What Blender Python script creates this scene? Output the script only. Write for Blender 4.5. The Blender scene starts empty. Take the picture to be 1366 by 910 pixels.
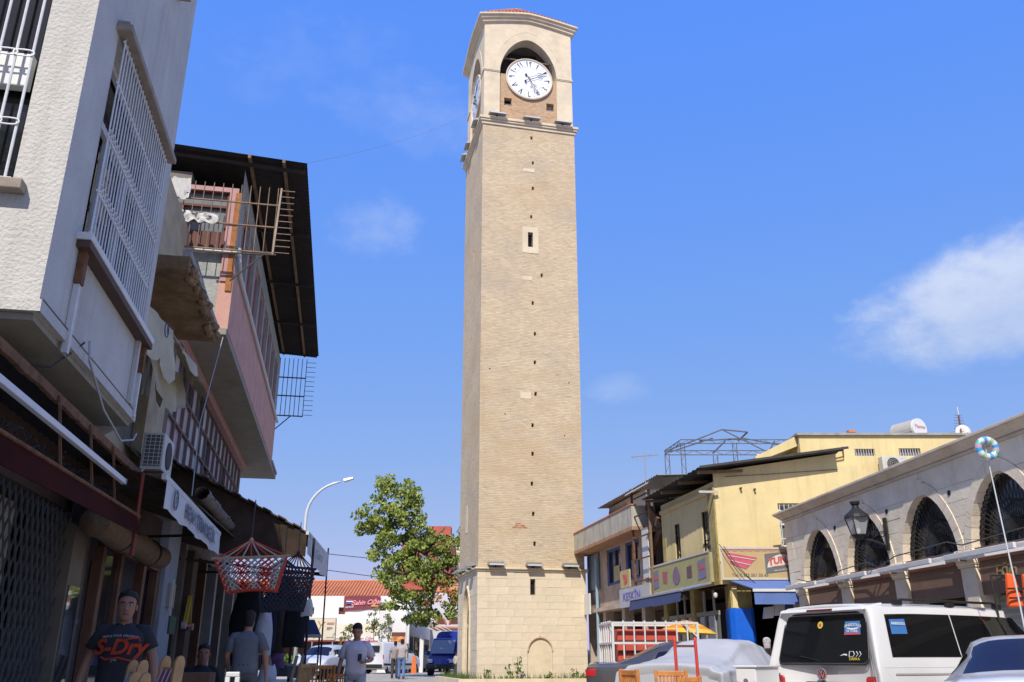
import bpy, bmesh, math, random
from mathutils import Vector, Matrix, Quaternion
from mathutils import noise as mnoise
random.seed(7)
R = math.radians
scene = bpy.context.scene
COL = scene.collection

# ------------------------------------------------------------------ camera
cam_d = bpy.data.cameras.new('camera')
cam_d.sensor_width = 36.0
cam_d.lens = 36.0 * 1163.0 / 1366.0
cam_d.clip_start = 0.05
cam_d.clip_end = 4000
cam = bpy.data.objects.new('camera', cam_d)
cam.location = (0, 0, 1.15)
cam.rotation_euler = (R(110.0), 0, 0)
COL.objects.link(cam)
scene.camera = cam

# ------------------------------------------------------------------ sun + sky
SUN_AZ, SUN_EL = 192.0, 46.0          # clockwise from straight ahead (+Y)
sun_vec = Vector((math.sin(R(SUN_AZ)) * math.cos(R(SUN_EL)), math.cos(R(SUN_AZ)) * math.cos(R(SUN_EL)), math.sin(R(SUN_EL))))
sl = bpy.data.lights.new('sun', 'SUN')
sl.energy = 4.2
sl.angle = R(0.53)
sl.color = (1.0, 0.93, 0.82)
so = bpy.data.objects.new('sun', sl)
so.rotation_euler = (-sun_vec).to_track_quat('-Z', 'Y').to_euler()
so.location = (0, -30, 60)
COL.objects.link(so)

world = bpy.data.worlds.new('World')
scene.world = world
world.use_nodes = True
wn, wl = world.node_tree.nodes, world.node_tree.links
wn.clear()
w_out = wn.new('ShaderNodeOutputWorld')
w_bg = wn.new('ShaderNodeBackground')
w_bg.inputs['Strength'].default_value = 0.11
sky = wn.new('ShaderNodeTexSky')
sky.sky_type = 'NISHITA'
sky.sun_disc = False
sky.sun_elevation = R(SUN_EL)
sky.sun_rotation = R(SUN_AZ)
sky.altitude = 20
sky.air_density = 1.0
sky.dust_density = 0.6
sky.ozone_density = 2.2
tint = wn.new('ShaderNodeMixRGB'); tint.blend_type = 'MULTIPLY'
tint.inputs['Fac'].default_value = 1.0
tint.inputs['Color2'].default_value = (0.95, 1.0, 1.45, 1)
wl.new(sky.outputs['Color'], tint.inputs['Color1'])
# even out the clear-sky ramp to the photograph's deep, flat blue
sepc = wn.new('ShaderNodeSeparateColor'); wl.new(tint.outputs['Color'], sepc.inputs['Color'])
grade = wn.new('ShaderNodeCombineColor')
for ch, (gm_, am_) in {'Red': (.80, .70), 'Green': (.38, .575), 'Blue': (-.12, .87)}.items():
    k0 = wn.new('ShaderNodeMath'); k0.operation = 'MULTIPLY'; k0.inputs[1].default_value = .1308; wl.new(sepc.outputs[ch], k0.inputs[0])
    k1 = wn.new('ShaderNodeMath'); k1.operation = 'POWER'; k1.inputs[1].default_value = gm_; wl.new(k0.outputs[0], k1.inputs[0])
    k2 = wn.new('ShaderNodeMath'); k2.operation = 'MULTIPLY'; k2.inputs[1].default_value = am_ / .1308; wl.new(k1.outputs[0], k2.inputs[0])
    wl.new(k2.outputs[0], grade.inputs[ch])
# clouds: soft cumulus and wisps defined by direction in the sky
tc = wn.new('ShaderNodeTexCoord')
def wmath(op, a, b=None, clamp=False):
    n = wn.new('ShaderNodeMath'); n.operation = op; n.use_clamp = clamp
    for i, q in enumerate((a, b)):
        if q is None: continue
        if isinstance(q, (int, float)): n.inputs[i].default_value = q
        else: wl.new(q, n.inputs[i])
    return n.outputs[0]
def wdot(vec):
    n = wn.new('ShaderNodeVectorMath'); n.operation = 'DOT_PRODUCT'
    wl.new(tc.outputs['Generated'], n.inputs[0]); n.inputs[1].default_value = vec
    return n.outputs['Value']
def wnoise(scale, detail, rough, stretch=(1, 1, 1)):
    mp = wn.new('ShaderNodeMapping'); mp.inputs['Scale'].default_value = stretch
    wl.new(tc.outputs['Generated'], mp.inputs['Vector'])
    n = wn.new('ShaderNodeTexNoise')
    n.inputs['Scale'].default_value = scale; n.inputs['Detail'].default_value = detail; n.inputs['Roughness'].default_value = rough
    wl.new(mp.outputs['Vector'], n.inputs['Vector'])
    return n.outputs['Fac']
cn = wnoise(7, 9, 0.6, (1, 1, 1.3))
fine = wnoise(24, 6, 0.6, (1, 1, 1.6))
def sky_dir(az, el):
    return Vector((math.sin(R(az)) * math.cos(R(el)), math.cos(R(az)) * math.cos(R(el)), math.sin(R(el))))
def blob(az, el, ra, rb, tilt, amp, soft, dens):
    d = sky_dir(az, el)
    right = Vector((math.cos(R(az)), -math.sin(R(az)), 0)); up = right.cross(d)
    e1 = right * math.cos(R(tilt)) + up * math.sin(R(tilt)); e2 = up * math.cos(R(tilt)) - right * math.sin(R(tilt))
    a = wmath('DIVIDE', wdot(e1), math.sin(R(ra))); b = wmath('DIVIDE', wdot(e2), math.sin(R(rb)))
    rr = wmath('ADD', wmath('MULTIPLY', a, a), wmath('MULTIPLY', b, b))
    front = wmath('GREATER_THAN', wdot(d), 0.0)
    f = wmath('SUBTRACT', 1.0, rr)
    nn = wmath('ADD', wmath('MULTIPLY', wmath('SUBTRACT', cn, 0.5), amp), wmath('MULTIPLY', wmath('SUBTRACT', fine, 0.5), amp * 0.75))
    f = wmath('ADD', f, nn)
    m = wn.new('ShaderNodeMapRange'); m.interpolation_type = 'SMOOTHSTEP'
    m.inputs['From Min'].default_value = 0.0; m.inputs['From Max'].default_value = soft
    m.inputs['To Max'].default_value = dens
    wl.new(f, m.inputs['Value'])
    return wmath('MULTIPLY', m.outputs['Result'], front), b
m1, bb = blob(31.6, 20.0, 10.4, 3.9, 8, 1.3, .95, 0.68)
m2, _ = blob(-10.0, 27.2, 3.4, 2.3, 0, 2.6, 2.0, 0.26)
m3, _ = blob(-8.0, 34.5, 8.0, 2.8, -8, 3.2, 2.4, 0.16)
m4, _ = blob(7.3, 16.8, 2.6, 1.2, 0, 2.0, 1.6, 0.22)
m5, _ = blob(-16.5, 37.0, 7.0, 3.0, 20, 3.0, 2.4, 0.12)
m6, _ = blob(62, 30, 12, 4.5, 8, 2.0, 1.2, 0.8)
m7, _ = blob(-70, 26, 14, 4.5, 5, 2.0, 1.2, 0.75)
m8, _ = blob(140, 30, 14, 5, 5, 2.0, 1.2, 0.75)
m9, _ = blob(-130, 24, 14, 5, 5, 2.0, 1.2, 0.75)
mask = m1
for q in (m2, m3, m4, m5, m6, m7, m8, m9):
    mask = wmath('MAXIMUM', mask, q)
mask = wmath('MULTIPLY', mask, 1.0, True)
ccol = wn.new('ShaderNodeMixRGB')
ccol.inputs['Color1'].default_value = (4.4, 5.1, 6.6, 1)      # shaded undersides
ccol.inputs['Color2'].default_value = (6.5, 6.8, 7.4, 1)      # sunlit tops
shade = wn.new('ShaderNodeMapRange'); shade.interpolation_type = 'SMOOTHSTEP'
shade.inputs['From Min'].default_value = -0.7; shade.inputs['From Max'].default_value = 0.8
wl.new(wmath('ADD', bb, wmath('MULTIPLY', wmath('SUBTRACT', fine, 0.5), 1.6)), shade.inputs['Value'])
wl.new(shade.outputs['Result'], ccol.inputs['Fac'])
cm = wn.new('ShaderNodeMixRGB')
wl.new(mask, cm.inputs['Fac']); wl.new(grade.outputs['Color'], cm.inputs['Color1']); wl.new(ccol.outputs['Color'], cm.inputs['Color2'])
wl.new(cm.outputs['Color'], w_bg.inputs['Color'])
wl.new(w_bg.outputs['Background'], w_out.inputs['Surface'])

# ------------------------------------------------------------------ exposure
scene.view_settings.view_transform = 'Standard'
scene.view_settings.look = 'None'
scene.view_settings.exposure = 0.25
scene.view_settings.gamma = 1.0
scene.view_settings.use_curve_mapping = False
scene.render.engine = 'CYCLES'
scene.cycles.max_bounces = 8
scene.cycles.transparent_max_bounces = 12

# ------------------------------------------------------------------ frames
def W(az, o, t, z=0.0):
    """o metres right of the street line through the camera, t metres along it"""
    a = R(az)
    return Vector((o * math.cos(a) + t * math.sin(a), -o * math.sin(a) + t * math.cos(a), z))
AL, AT, AR, AK = -10.7, -13.0, -5.7, -11.0   # left row, tower, arcade, yellow corner house

# ------------------------------------------------------------------ materials
MATS = {}
def M(name, col=(.5, .5, .5), rough=.75, var=.12, scale=2.5, bump=0.0, bscale=30, metal=0.0, spec=.4, objrand=0.0, streak=0.0, island=0.0,
      dirt=None, dirt_amt=0.0, dirt_scale=1.2, coat=0.0, trans=0.0, alpha=1.0, emit=None, sub=0.0):
    if name in MATS: return MATS[name]
    m = bpy.data.materials.new(name); m.use_nodes = True
    nt = m.node_tree; N, L = nt.nodes, nt.links
    b = N['Principled BSDF']
    b.inputs['Roughness'].default_value = rough; b.inputs['Metallic'].default_value = metal
    b.inputs['Specular IOR Level'].default_value = spec
    if coat: b.inputs['Coat Weight'].default_value = coat; b.inputs['Coat Roughness'].default_value = .04
    if trans: b.inputs['Transmission Weight'].default_value = trans
    if alpha < 1: b.inputs['Alpha'].default_value = alpha
    if emit: b.inputs['Emission Color'].default_value = (*emit, 1); b.inputs['Emission Strength'].default_value = 1
    tcn = N.new('ShaderNodeTexCoord')
    cur = None
    base = (*col, 1)
    if var > 0 or dirt_amt > 0 or streak > 0 or bump > 0:
        nz = N.new('ShaderNodeTexNoise'); nz.inputs['Scale'].default_value = scale; nz.inputs['Detail'].default_value = 6; nz.inputs['Roughness'].default_value = .62
        L.new(tcn.outputs['Object'], nz.inputs['Vector'])
        mx = N.new('ShaderNodeMixRGB')
        mr = N.new('ShaderNodeMapRange'); mr.inputs['From Min'].default_value = .3; mr.inputs['From Max'].default_value = .7
        L.new(nz.outputs['Fac'], mr.inputs['Value']); L.new(mr.outputs['Result'], mx.inputs['Fac'])
        mx.inputs['Color1'].default_value = (*[max(0, c * (1 - var)) for c in col], 1)
        mx.inputs['Color2'].default_value = (*[min(1, c * (1 + var)) for c in col], 1)
        cur = mx.outputs['Color']
    if streak > 0 or dirt_amt > 0:
        mp = N.new('ShaderNodeMapping'); mp.inputs['Scale'].default_value = (3.2, 3.2, .35) if streak > 0 else (1, 1, 1)
        L.new(tcn.outputs['Object'], mp.inputs['Vector'])
        n2 = N.new('ShaderNodeTexNoise'); n2.inputs['Scale'].default_value = dirt_scale; n2.inputs['Detail'].default_value = 7; n2.inputs['Roughness'].default_value = .68
        L.new(mp.outputs['Vector'], n2.inputs['Vector'])
        r2 = N.new('ShaderNodeMapRange'); r2.inputs['From Min'].default_value = .5; r2.inputs['From Max'].default_value = .75
        r2.inputs['To Max'].default_value = max(streak, dirt_amt)
        L.new(n2.outputs['Fac'], r2.inputs['Value'])
        m2 = N.new('ShaderNodeMixRGB'); L.new(r2.outputs['Result'], m2.inputs['Fac']); L.new(cur, m2.inputs['Color1'])
        m2.inputs['Color2'].default_value = (*(dirt or [c * .35 for c in col]), 1)
        cur = m2.outputs['Color']
    if objrand > 0 or island > 0:
        hs = N.new('ShaderNodeHueSaturation')
        if objrand > 0:
            oi = N.new('ShaderNodeObjectInfo'); src = oi.outputs['Random']; amt = objrand
        else:
            ge = N.new('ShaderNodeNewGeometry'); src = ge.outputs['Random Per Island']; amt = island
        mv = N.new('ShaderNodeMapRange'); mv.inputs['To Min'].default_value = 1 - amt; mv.inputs['To Max'].default_value = 1 + amt
        L.new(src, mv.inputs['Value']); L.new(mv.outputs['Result'], hs.inputs['Value'])
        mh = N.new('ShaderNodeMapRange'); mh.inputs['To Min'].default_value = .5 + amt * .05; mh.inputs['To Max'].default_value = .5 - amt * .05
        L.new(src, mh.inputs['Value']); L.new(mh.outputs['Result'], hs.inputs['Hue'])
        if cur is not None: L.new(cur, hs.inputs['Color'])
        else: hs.inputs['Color'].default_value = base
        cur = hs.outputs['Color']
    if cur is not None: L.new(cur, b.inputs['Base Color'])
    else: b.inputs['Base Color'].default_value = base
    if bump > 0:
        nb = N.new('ShaderNodeTexNoise'); nb.inputs['Scale'].default_value = bscale; nb.inputs['Detail'].default_value = 4
        L.new(tcn.outputs['Object'], nb.inputs['Vector'])
        bp = N.new('ShaderNodeBump'); bp.inputs['Strength'].default_value = min(1, bump); bp.inputs['Distance'].default_value = .02
        L.new(nb.outputs['Fac'], bp.inputs['Height']); L.new(bp.outputs['Normal'], b.inputs['Normal'])
    if sub:
        b.inputs['Subsurface Weight'].default_value = sub; b.inputs['Subsurface Radius'].default_value = (.02, .008, .004)
    MATS[name] = m
    return m

def glass_dark(name, col=(.012, .014, .016), rough=.06):
    return M(name, col, rough, var=0, spec=.6)

# ------------------------------------------------------------------ mesh builder (local frame -> world)
class MB:
    def __init__(s, az=0.0, org=(0, 0, 0)):
        a = R(az); s.c, s.s = math.cos(a), math.sin(a); s.org = Vector(org)
        s.V, s.F, s.smooth = [], [], []
    def w(s, p):
        return Vector((p[0] * s.c + p[1] * s.s + s.org.x, -p[0] * s.s + p[1] * s.c + s.org.y, p[2] + s.org.z))
    def add(s, pts, faces):
        k = len(s.V); s.V += [s.w(p) for p in pts]; s.F += [tuple(i + k for i in f) for f in faces]
        return s
    def hexa(s, p):      # p: 4 bottom ccw, 4 top ccw
        return s.add(p, [(3, 2, 1, 0), (4, 5, 6, 7), (0, 1, 5, 4), (1, 2, 6, 5), (2, 3, 7, 6), (3, 0, 4, 7)])
    def box(s, x0, x1, y0, y1, z0, z1):
        return s.hexa([(x0, y0, z0), (x1, y0, z0), (x1, y1, z0), (x0, y1, z0), (x0, y0, z1), (x1, y0, z1), (x1, y1, z1), (x0, y1, z1)])
    def poly(s, pts):
        return s.add(pts, [tuple(range(len(pts)))])
    def prism(s, pts, vec):
        n = len(pts); q = [(p[0] + vec[0], p[1] + vec[1], p[2] + vec[2]) for p in pts]
        f = [tuple(range(n - 1, -1, -1)), tuple(range(n, 2 * n))]
        f += [(i, (i + 1) % n, n + (i + 1) % n, n + i) for i in range(n)]
        return s.add(list(pts) + q, f)
    def bar(s, p, q, w=.04, h=None, up=(0, 0, 1)):
        h = h or w
        p, q = Vector(p), Vector(q); d = (q - p).normalized(); u = Vector(up)
        if abs(d.dot(u)) > .98: u = Vector((0, 1, 0)) if abs(d.y) < .9 else Vector((1, 0, 0))
        a = d.cross(u).normalized() * w / 2; b = d.cross(a).normalized() * h / 2
        return s.hexa([p - a - b, p + a - b, p + a + b, p - a + b, q - a - b, q + a - b, q + a + b, q - a + b])
    def cyl(s, p, q, r0, r1=None, n=10, caps=True):
        r1 = r0 if r1 is None else r1
        p, q = Vector(p), Vector(q); d = (q - p).normalized()
        u = Vector((0, 0, 1)) if abs(d.z) < .9 else Vector((1, 0, 0))
        a = d.cross(u).normalized(); b = d.cross(a)
        pts = []
        for c, r in ((p, r0), (q, r1)):
            for i in range(n):
                t = 2 * math.pi * i / n; pts.append(c + a * (r * math.cos(t)) + b * (r * math.sin(t)))
        f = [(i, (i + 1) % n, n + (i + 1) % n, n + i) for i in range(n)]
        if caps: f += [tuple(range(n - 1, -1, -1)), tuple(range(n, 2 * n))]
        return s.add(pts, f)
    def tube(s, pts, r, n=6, r1=None):
        pts = [Vector(p) for p in pts]; m = len(pts); out = []; a = None
        for i, p in enumerate(pts):
            d = (pts[min(i + 1, m - 1)] - pts[max(i - 1, 0)])
            d = d.normalized() if d.length > 1e-9 else Vector((0, 0, 1))
            if a is None:
                u = Vector((0, 0, 1)) if abs(d.z) < .9 else Vector((1, 0, 0)); a = d.cross(u).normalized()
            else:
                a = (a - d * a.dot(d)); a = a.normalized() if a.length > 1e-6 else d.orthogonal().normalized()
            b = d.cross(a); rr = r if r1 is None else r + (r1 - r) * i / max(1, m - 1)
            for k in range(n):
                t = 2 * math.pi * k / n; out.append(p + a * (rr * math.cos(t)) + b * (rr * math.sin(t)))
        f = []
        for i in range(m - 1):
            f += [(i * n + k, i * n + (k + 1) % n, (i + 1) * n + (k + 1) % n, (i + 1) * n + k) for k in range(n)]
        f += [tuple(range(n - 1, -1, -1)), tuple(range((m - 1) * n, m * n))]
        return s.add(out, f)
    def lathe(s, c, prof, n=16, axis='z'):
        pts = []; m = len(prof)
        for r, h in prof:
            for i in range(n):
                t = 2 * math.pi * i / n; x, y = r * math.cos(t), r * math.sin(t)
                q = (x, y, h) if axis == 'z' else ((x, h, y) if axis == 'y' else (h, x, y))
                pts.append((c[0] + q[0], c[1] + q[1], c[2] + q[2]))
        f = []
        for j in range(m - 1):
            f += [(j * n + i, j * n + (i + 1) % n, (j + 1) * n + (i + 1) % n, (j + 1) * n + i) for i in range(n)]
        f += [tuple(range(n - 1, -1, -1)), tuple(range((m - 1) * n, m * n))]
        return s.add(pts, f)
    def ball(s, c, r, nu=12, nv=8):
        r = (r, r, r) if isinstance(r, (int, float)) else r
        prof = [(math.sin(math.pi * j / nv), -math.cos(math.pi * j / nv)) for j in range(nv + 1)]
        prof[0] = (.02, prof[0][1]); prof[-1] = (.02, prof[-1][1])
        pts = []; n = nu
        for q, h in prof:
            for i in range(n):
                t = 2 * math.pi * i / n; pts.append((c[0] + r[0] * q * math.cos(t), c[1] + r[1] * q * math.sin(t), c[2] + r[2] * h))
        f = []
        for j in range(nv):
            f += [(j * n + i, j * n + (i + 1) % n, (j + 1) * n + (i + 1) % n, (j + 1) * n + i) for i in range(n)]
        f += [tuple(range(n - 1, -1, -1)), tuple(range(nv * n, (nv + 1) * n))]
        return s.add(pts, f)
    def grid(s, P):     # P[i][j] points
        n, m = len(P), len(P[0])
        return s.add([p for row in P for p in row], [(i * m + j, (i + 1) * m + j, (i + 1) * m + j + 1, i * m + j + 1) for i in range(n - 1) for j in range(m - 1)])
    def holed(s, x0, x1, z0, z1, holes, fn, depth=.15):
        """flat wall in (x,z) with rectangular holes and reveals; fn(x,z,d) -> local point, d metres behind the face"""
        xs = sorted({x0, x1, *[h[0] for h in holes], *[h[1] for h in holes]}); zs = sorted({z0, z1, *[h[2] for h in holes], *[h[3] for h in holes]})
        xs = [x for x in xs if x0 <= x <= x1]; zs = [z for z in zs if z0 <= z <= z1]
        for i in range(len(xs) - 1):
            for j in range(len(zs) - 1):
                cx, cz = (xs[i] + xs[i + 1]) / 2, (zs[j] + zs[j + 1]) / 2
                if any(h[0] < cx < h[1] and h[2] < cz < h[3] for h in holes): continue
                s.poly([fn(xs[i], zs[j], 0), fn(xs[i + 1], zs[j], 0), fn(xs[i + 1], zs[j + 1], 0), fn(xs[i], zs[j + 1], 0)])
        for h in holes:
            c = [(h[0], h[2]), (h[1], h[2]), (h[1], h[3]), (h[0], h[3])]
            for k in range(4):
                a, b = c[k], c[(k + 1) % 4]
                s.poly([fn(*a, 0), fn(*b, 0), fn(*b, depth), fn(*a, depth)])
        return s

def mesh_from(mb, name, inv=None, smooth=False, fix=True):
    me = bpy.data.meshes.new(name)
    V = [inv @ v for v in mb.V] if inv is not None else mb.V
    me.from_pydata([tuple(v) for v in V], [], mb.F)
    if fix:
        bm = bmesh.new(); bm.from_mesh(me); bmesh.ops.recalc_face_normals(bm, faces=bm.faces); bm.to_mesh(me); bm.free()
    if smooth:
        me.polygons.foreach_set('use_smooth', [True] * len(me.polygons))
    me.update()
    return me

class Thing:
    """an Empty at the base of a thing; parts are given in world coordinates"""
    def __init__(s, name, label, cat, org=(0, 0, 0), az=0.0, group=None):
        s.e = bpy.data.objects.new(name, None); COL.objects.link(s.e)
        s.e.empty_display_size = .3
        s.e.location = org; s.e.rotation_euler = (0, 0, R(-az))
        s.mat4 = Matrix.Translation(Vector(org)) @ Matrix.Rotation(R(-az), 4, 'Z')
        s.inv = s.mat4.inverted()
        s.e['label'] = label; s.e['category'] = cat
        if group: s.e['group'] = group
    def part(s, name, mb, mat, parent=None, smooth=False, bevel=0, label=None, kind=None, fix=True):
        me = mesh_from(mb, name, s.inv, smooth, fix)
        o = bpy.data.objects.new(name, me); COL.objects.link(o)
        o.parent = parent or s.e
        me.materials.append(mat)
        if bevel:
            bv = o.modifiers.new('Bevel', 'BEVEL'); bv.width = bevel; bv.segments = 2; bv.limit_method = 'ANGLE'
        if smooth == 'auto': pass
        if label: o['label'] = label
        if kind: o['kind'] = kind
        return o
    def piece(s, name, me, mat, loc, rot=(0, 0, 0), parent=None):
        o = bpy.data.objects.new(name, me); COL.objects.link(o); o.parent = parent or s.e
        o.location = loc; o.rotation_euler = rot
        if mat and not me.materials: me.materials.append(mat)
        return o

def single(name, mb, mat, label, cat, org=None, group=None, smooth=False, bevel=0, fix=True):
    org = Vector(org) if org is not None else sum(mb.V, Vector()) / len(mb.V)
    me = mesh_from(mb, name, Matrix.Translation(-org), smooth, fix)
    me.materials.append(mat)
    o = bpy.data.objects.new(name, me); COL.objects.link(o); o.location = org
    o['label'] = label; o['category'] = cat
    if group: o['group'] = group
    if bevel:
        bv = o.modifiers.new('Bevel', 'BEVEL'); bv.width = bevel; bv.segments = 2; bv.limit_method = 'ANGLE'
    return o

def structure(name, mb, mat, kind='structure', parent=None, smooth=False):
    me = mesh_from(mb, name, None, smooth); me.materials.append(mat)
    o = bpy.data.objects.new(name, me); COL.objects.link(o)
    if parent: o.parent = parent
    o['kind'] = kind
    return o

def text_mb(body, size, origin, right, up, align='CENTER', shear=0.0, offset=0.0, depth=.004, sx=1.0, arc=0.0):
    """lettering as geometry: origin = centre baseline in world, right/up unit vectors"""
    cu = bpy.data.curves.new('lettering', 'FONT')
    cu.body = body; cu.size = size; cu.align_x = align; cu.shear = shear; cu.offset = offset; cu.extrude = depth / 2; cu.resolution_u = 3
    ob = bpy.data.objects.new('lettering', cu); COL.objects.link(ob)
    dg = bpy.context.evaluated_depsgraph_get()
    me = bpy.data.meshes.new_from_object(ob.evaluated_get(dg))
    mb = MB()
    right, up = Vector(right).normalized(), Vector(up).normalized(); nrm = right.cross(up)
    for v in me.vertices:
        x, y, z = v.co.x * sx, v.co.y, v.co.z
        if arc: y += -arc * x * x
        mb.V.append(Vector(origin) + right * x + up * y + nrm * z)
    mb.F = [tuple(p.vertices) for p in me.polygons]
    bpy.data.objects.remove(ob); bpy.data.meshes.remove(me); bpy.data.curves.remove(cu)
    return mb

def ground_z(y):
    k = min(1, max(0, (y - 20) / 22.0)); return .26 * k * k * (3 - 2 * k)

def sag(p, q, drop, n=10):
    p, q = Vector(p), Vector(q); return [p.lerp(q, i / n) - Vector((0, 0, drop * 4 * (i / n) * (1 - i / n))) for i in range(n + 1)]
# ------------------------------------------------------------------ ground
m_asphalt = M('asphalt', (.35, .32, .275), .9, .25, 3, .5, 60, dirt=(.40, .37, .32), dirt_amt=.5, dirt_scale=.5)
m_pave = M('paving', (.40, .37, .32), .9, .2, 4, .4, 40)
m_grass = M('grass_blades', (.07, .115, .025), .8, .3, 3, island=.35)
m_soil = M('soil', (.11, .085, .055), .95, .3, 5, .8, 30)
g = MB()
ys = [-60, -20, 0, 10, 20, 24, 28, 32, 36, 40, 44, 60, 120, 300, 900]
g.grid([[(x, y, ground_z(y)) for x in (-700, -200, -60, -20, -6, 0, 6, 20, 60, 200, 700)] for y in ys])
structure('ground', g, m_asphalt, smooth=True)
g = MB(AL)
for i in range(24):                                                # left pavement with kerb, in slabs along the street
    t0 = 2 + i * 2.0
    wz = ground_z(W(AL, -2, t0 + 1).y)
    g.box(-3.6, -1.15, t0, t0 + 1.996, wz - .05, wz + .12)
structure('pavement_left', g, m_pave)
g = MB(AR)
for i in range(14):
    t0 = 4 + i * 2.0
    wz = ground_z(W(AR, 8, t0 + 1).y)
    g.box(7.6, 9.3, t0, t0 + 1.996, wz - .05, wz + .12)
structure('pavement_right', g, m_pave)

# ------------------------------------------------------------------ clock tower
def brick_mat(name='tower_brick', c1=(.545, .425, .275, 1), c2=(.675, .56, .385, 1)):
    m = bpy.data.materials.new(name); m.use_nodes = True
    N, L = m.node_tree.nodes, m.node_tree.links; b = N['Principled BSDF']; b.inputs['Roughness'].default_value = .92; b.inputs['Specular IOR Level'].default_value = .2
    t = N.new('ShaderNodeTexCoord'); sp = N.new('ShaderNodeSeparateXYZ'); L.new(t.outputs['Object'], sp.inputs[0])
    ad = N.new('ShaderNodeMath'); ad.operation = 'ADD'; L.new(sp.outputs['X'], ad.inputs[0]); L.new(sp.outputs['Y'], ad.inputs[1])
    wob = N.new('ShaderNodeTexNoise'); wob.inputs['Scale'].default_value = 1.3; wob.inputs['Detail'].default_value = 3; L.new(t.outputs['Object'], wob.inputs['Vector'])
    wz = N.new('ShaderNodeMath'); wz.operation = 'MULTIPLY_ADD'; L.new(wob.outputs['Fac'], wz.inputs[0]); wz.inputs[1].default_value = .10; L.new(sp.outputs['Z'], wz.inputs[2])
    cb = N.new('ShaderNodeCombineXYZ'); L.new(ad.outputs[0], cb.inputs['X']); L.new(wz.outputs[0], cb.inputs['Y'])
    br = N.new('ShaderNodeTexBrick'); L.new(cb.outputs[0], br.inputs['Vector'])
    br.inputs['Scale'].default_value = 1; br.inputs['Brick Width'].default_value = .22; br.inputs['Row Height'].default_value = .07
    br.inputs['Mortar Size'].default_value = .009; br.inputs['Mortar Smooth'].default_value = .35; br.inputs['Bias'].default_value = -.1
    br.inputs['Color1'].default_value = c1; br.inputs['Color2'].default_value = c2; br.inputs['Mortar'].default_value = (.64, .52, .36, 1)
    # weathering: grey runs, pale scrub, dark eroded patches
    n1 = N.new('ShaderNodeTexNoise'); n1.inputs['Scale'].default_value = .55; n1.inputs['Detail'].default_value = 8; n1.inputs['Roughness'].default_value = .66; L.new(t.outputs['Object'], n1.inputs['Vector'])
    r1 = N.new('ShaderNodeMapRange'); r1.inputs['From Min'].default_value = .46; r1.inputs['From Max'].default_value = .68; r1.inputs['To Max'].default_value = .5; L.new(n1.outputs['Fac'], r1.inputs['Value'])
    x1 = N.new('ShaderNodeMixRGB'); L.new(r1.outputs[0], x1.inputs['Fac']); L.new(br.outputs['Color'], x1.inputs['Color1']); x1.inputs['Color2'].default_value = (.42, .36, .28, 1)
    mp = N.new('ShaderNodeMapping'); mp.inputs['Scale'].default_value = (1.4, 1.4, 7.5); L.new(t.outputs['Object'], mp.inputs['Vector'])
    n2 = N.new('ShaderNodeTexNoise'); n2.inputs['Scale'].default_value = 1.5; n2.inputs['Detail'].default_value = 7; n2.inputs['Roughness'].default_value = .75; L.new(mp.outputs[0], n2.inputs['Vector'])
    r2 = N.new('ShaderNodeMapRange'); r2.inputs['From Min'].default_value = .57; r2.inputs['From Max'].default_value = .72; r2.inputs['To Max'].default_value = .75; L.new(n2.outputs['Fac'], r2.inputs['Value'])
    x2 = N.new('ShaderNodeMixRGB'); L.new(r2.outputs[0], x2.inputs['Fac']); L.new(x1.outputs[0], x2.inputs['Color1']); x2.inputs['Color2'].default_value = (.20, .155, .11, 1)
    mp3 = N.new('ShaderNodeMapping'); mp3.inputs['Scale'].default_value = (1.6, 1.6, 5.0); mp3.inputs['Location'].default_value = (9, 4, 2); L.new(t.outputs['Object'], mp3.inputs['Vector'])
    n3 = N.new('ShaderNodeTexNoise'); n3.inputs['Scale'].default_value = 1.8; n3.inputs['Detail'].default_value = 6; n3.inputs['Roughness'].default_value = .7; L.new(mp3.outputs[0], n3.inputs['Vector'])
    r3 = N.new('ShaderNodeMapRange'); r3.inputs['From Min'].default_value = .56; r3.inputs['From Max'].default_value = .74; r3.inputs['To Max'].default_value = .7; L.new(n3.outputs['Fac'], r3.inputs['Value'])
    x3 = N.new('ShaderNodeMixRGB'); L.new(r3.outputs[0], x3.inputs['Fac']); L.new(x2.outputs[0], x3.inputs['Color1']); x3.inputs['Color2'].default_value = (.70, .57, .40, 1)
    mp4 = N.new('ShaderNodeMapping'); mp4.inputs['Scale'].default_value = (.25, .25, .55); L.new(t.outputs['Object'], mp4.inputs['Vector'])
    n4 = N.new('ShaderNodeTexNoise'); n4.inputs['Scale'].default_value = 1.0; n4.inputs['Detail'].default_value = 5; n4.inputs['Roughness'].default_value = .6; L.new(mp4.outputs[0], n4.inputs['Vector'])
    r4 = N.new('ShaderNodeMapRange'); r4.inputs['From Min'].default_value = .47; r4.inputs['From Max'].default_value = .66; r4.inputs['To Max'].default_value = .6; L.new(n4.outputs['Fac'], r4.inputs['Value'])
    x4 = N.new('ShaderNodeMixRGB'); L.new(r4.outputs[0], x4.inputs['Fac']); L.new(x3.outputs[0], x4.inputs['Color1']); x4.inputs['Color2'].default_value = (.54, .40, .235, 1)
    L.new(x4.outputs[0], b.inputs['Base Color'])
    su = N.new('ShaderNodeMath'); su.operation = 'MULTIPLY_ADD'; L.new(n2.outputs['Fac'], su.inputs[0]); su.inputs[1].default_value = -.9; L.new(br.outputs['Fac'], su.inputs[2])
    inv = N.new('ShaderNodeMath'); inv.operation = 'MULTIPLY'; L.new(su.outputs[0], inv.inputs[0]); inv.inputs[1].default_value = -1
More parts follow.
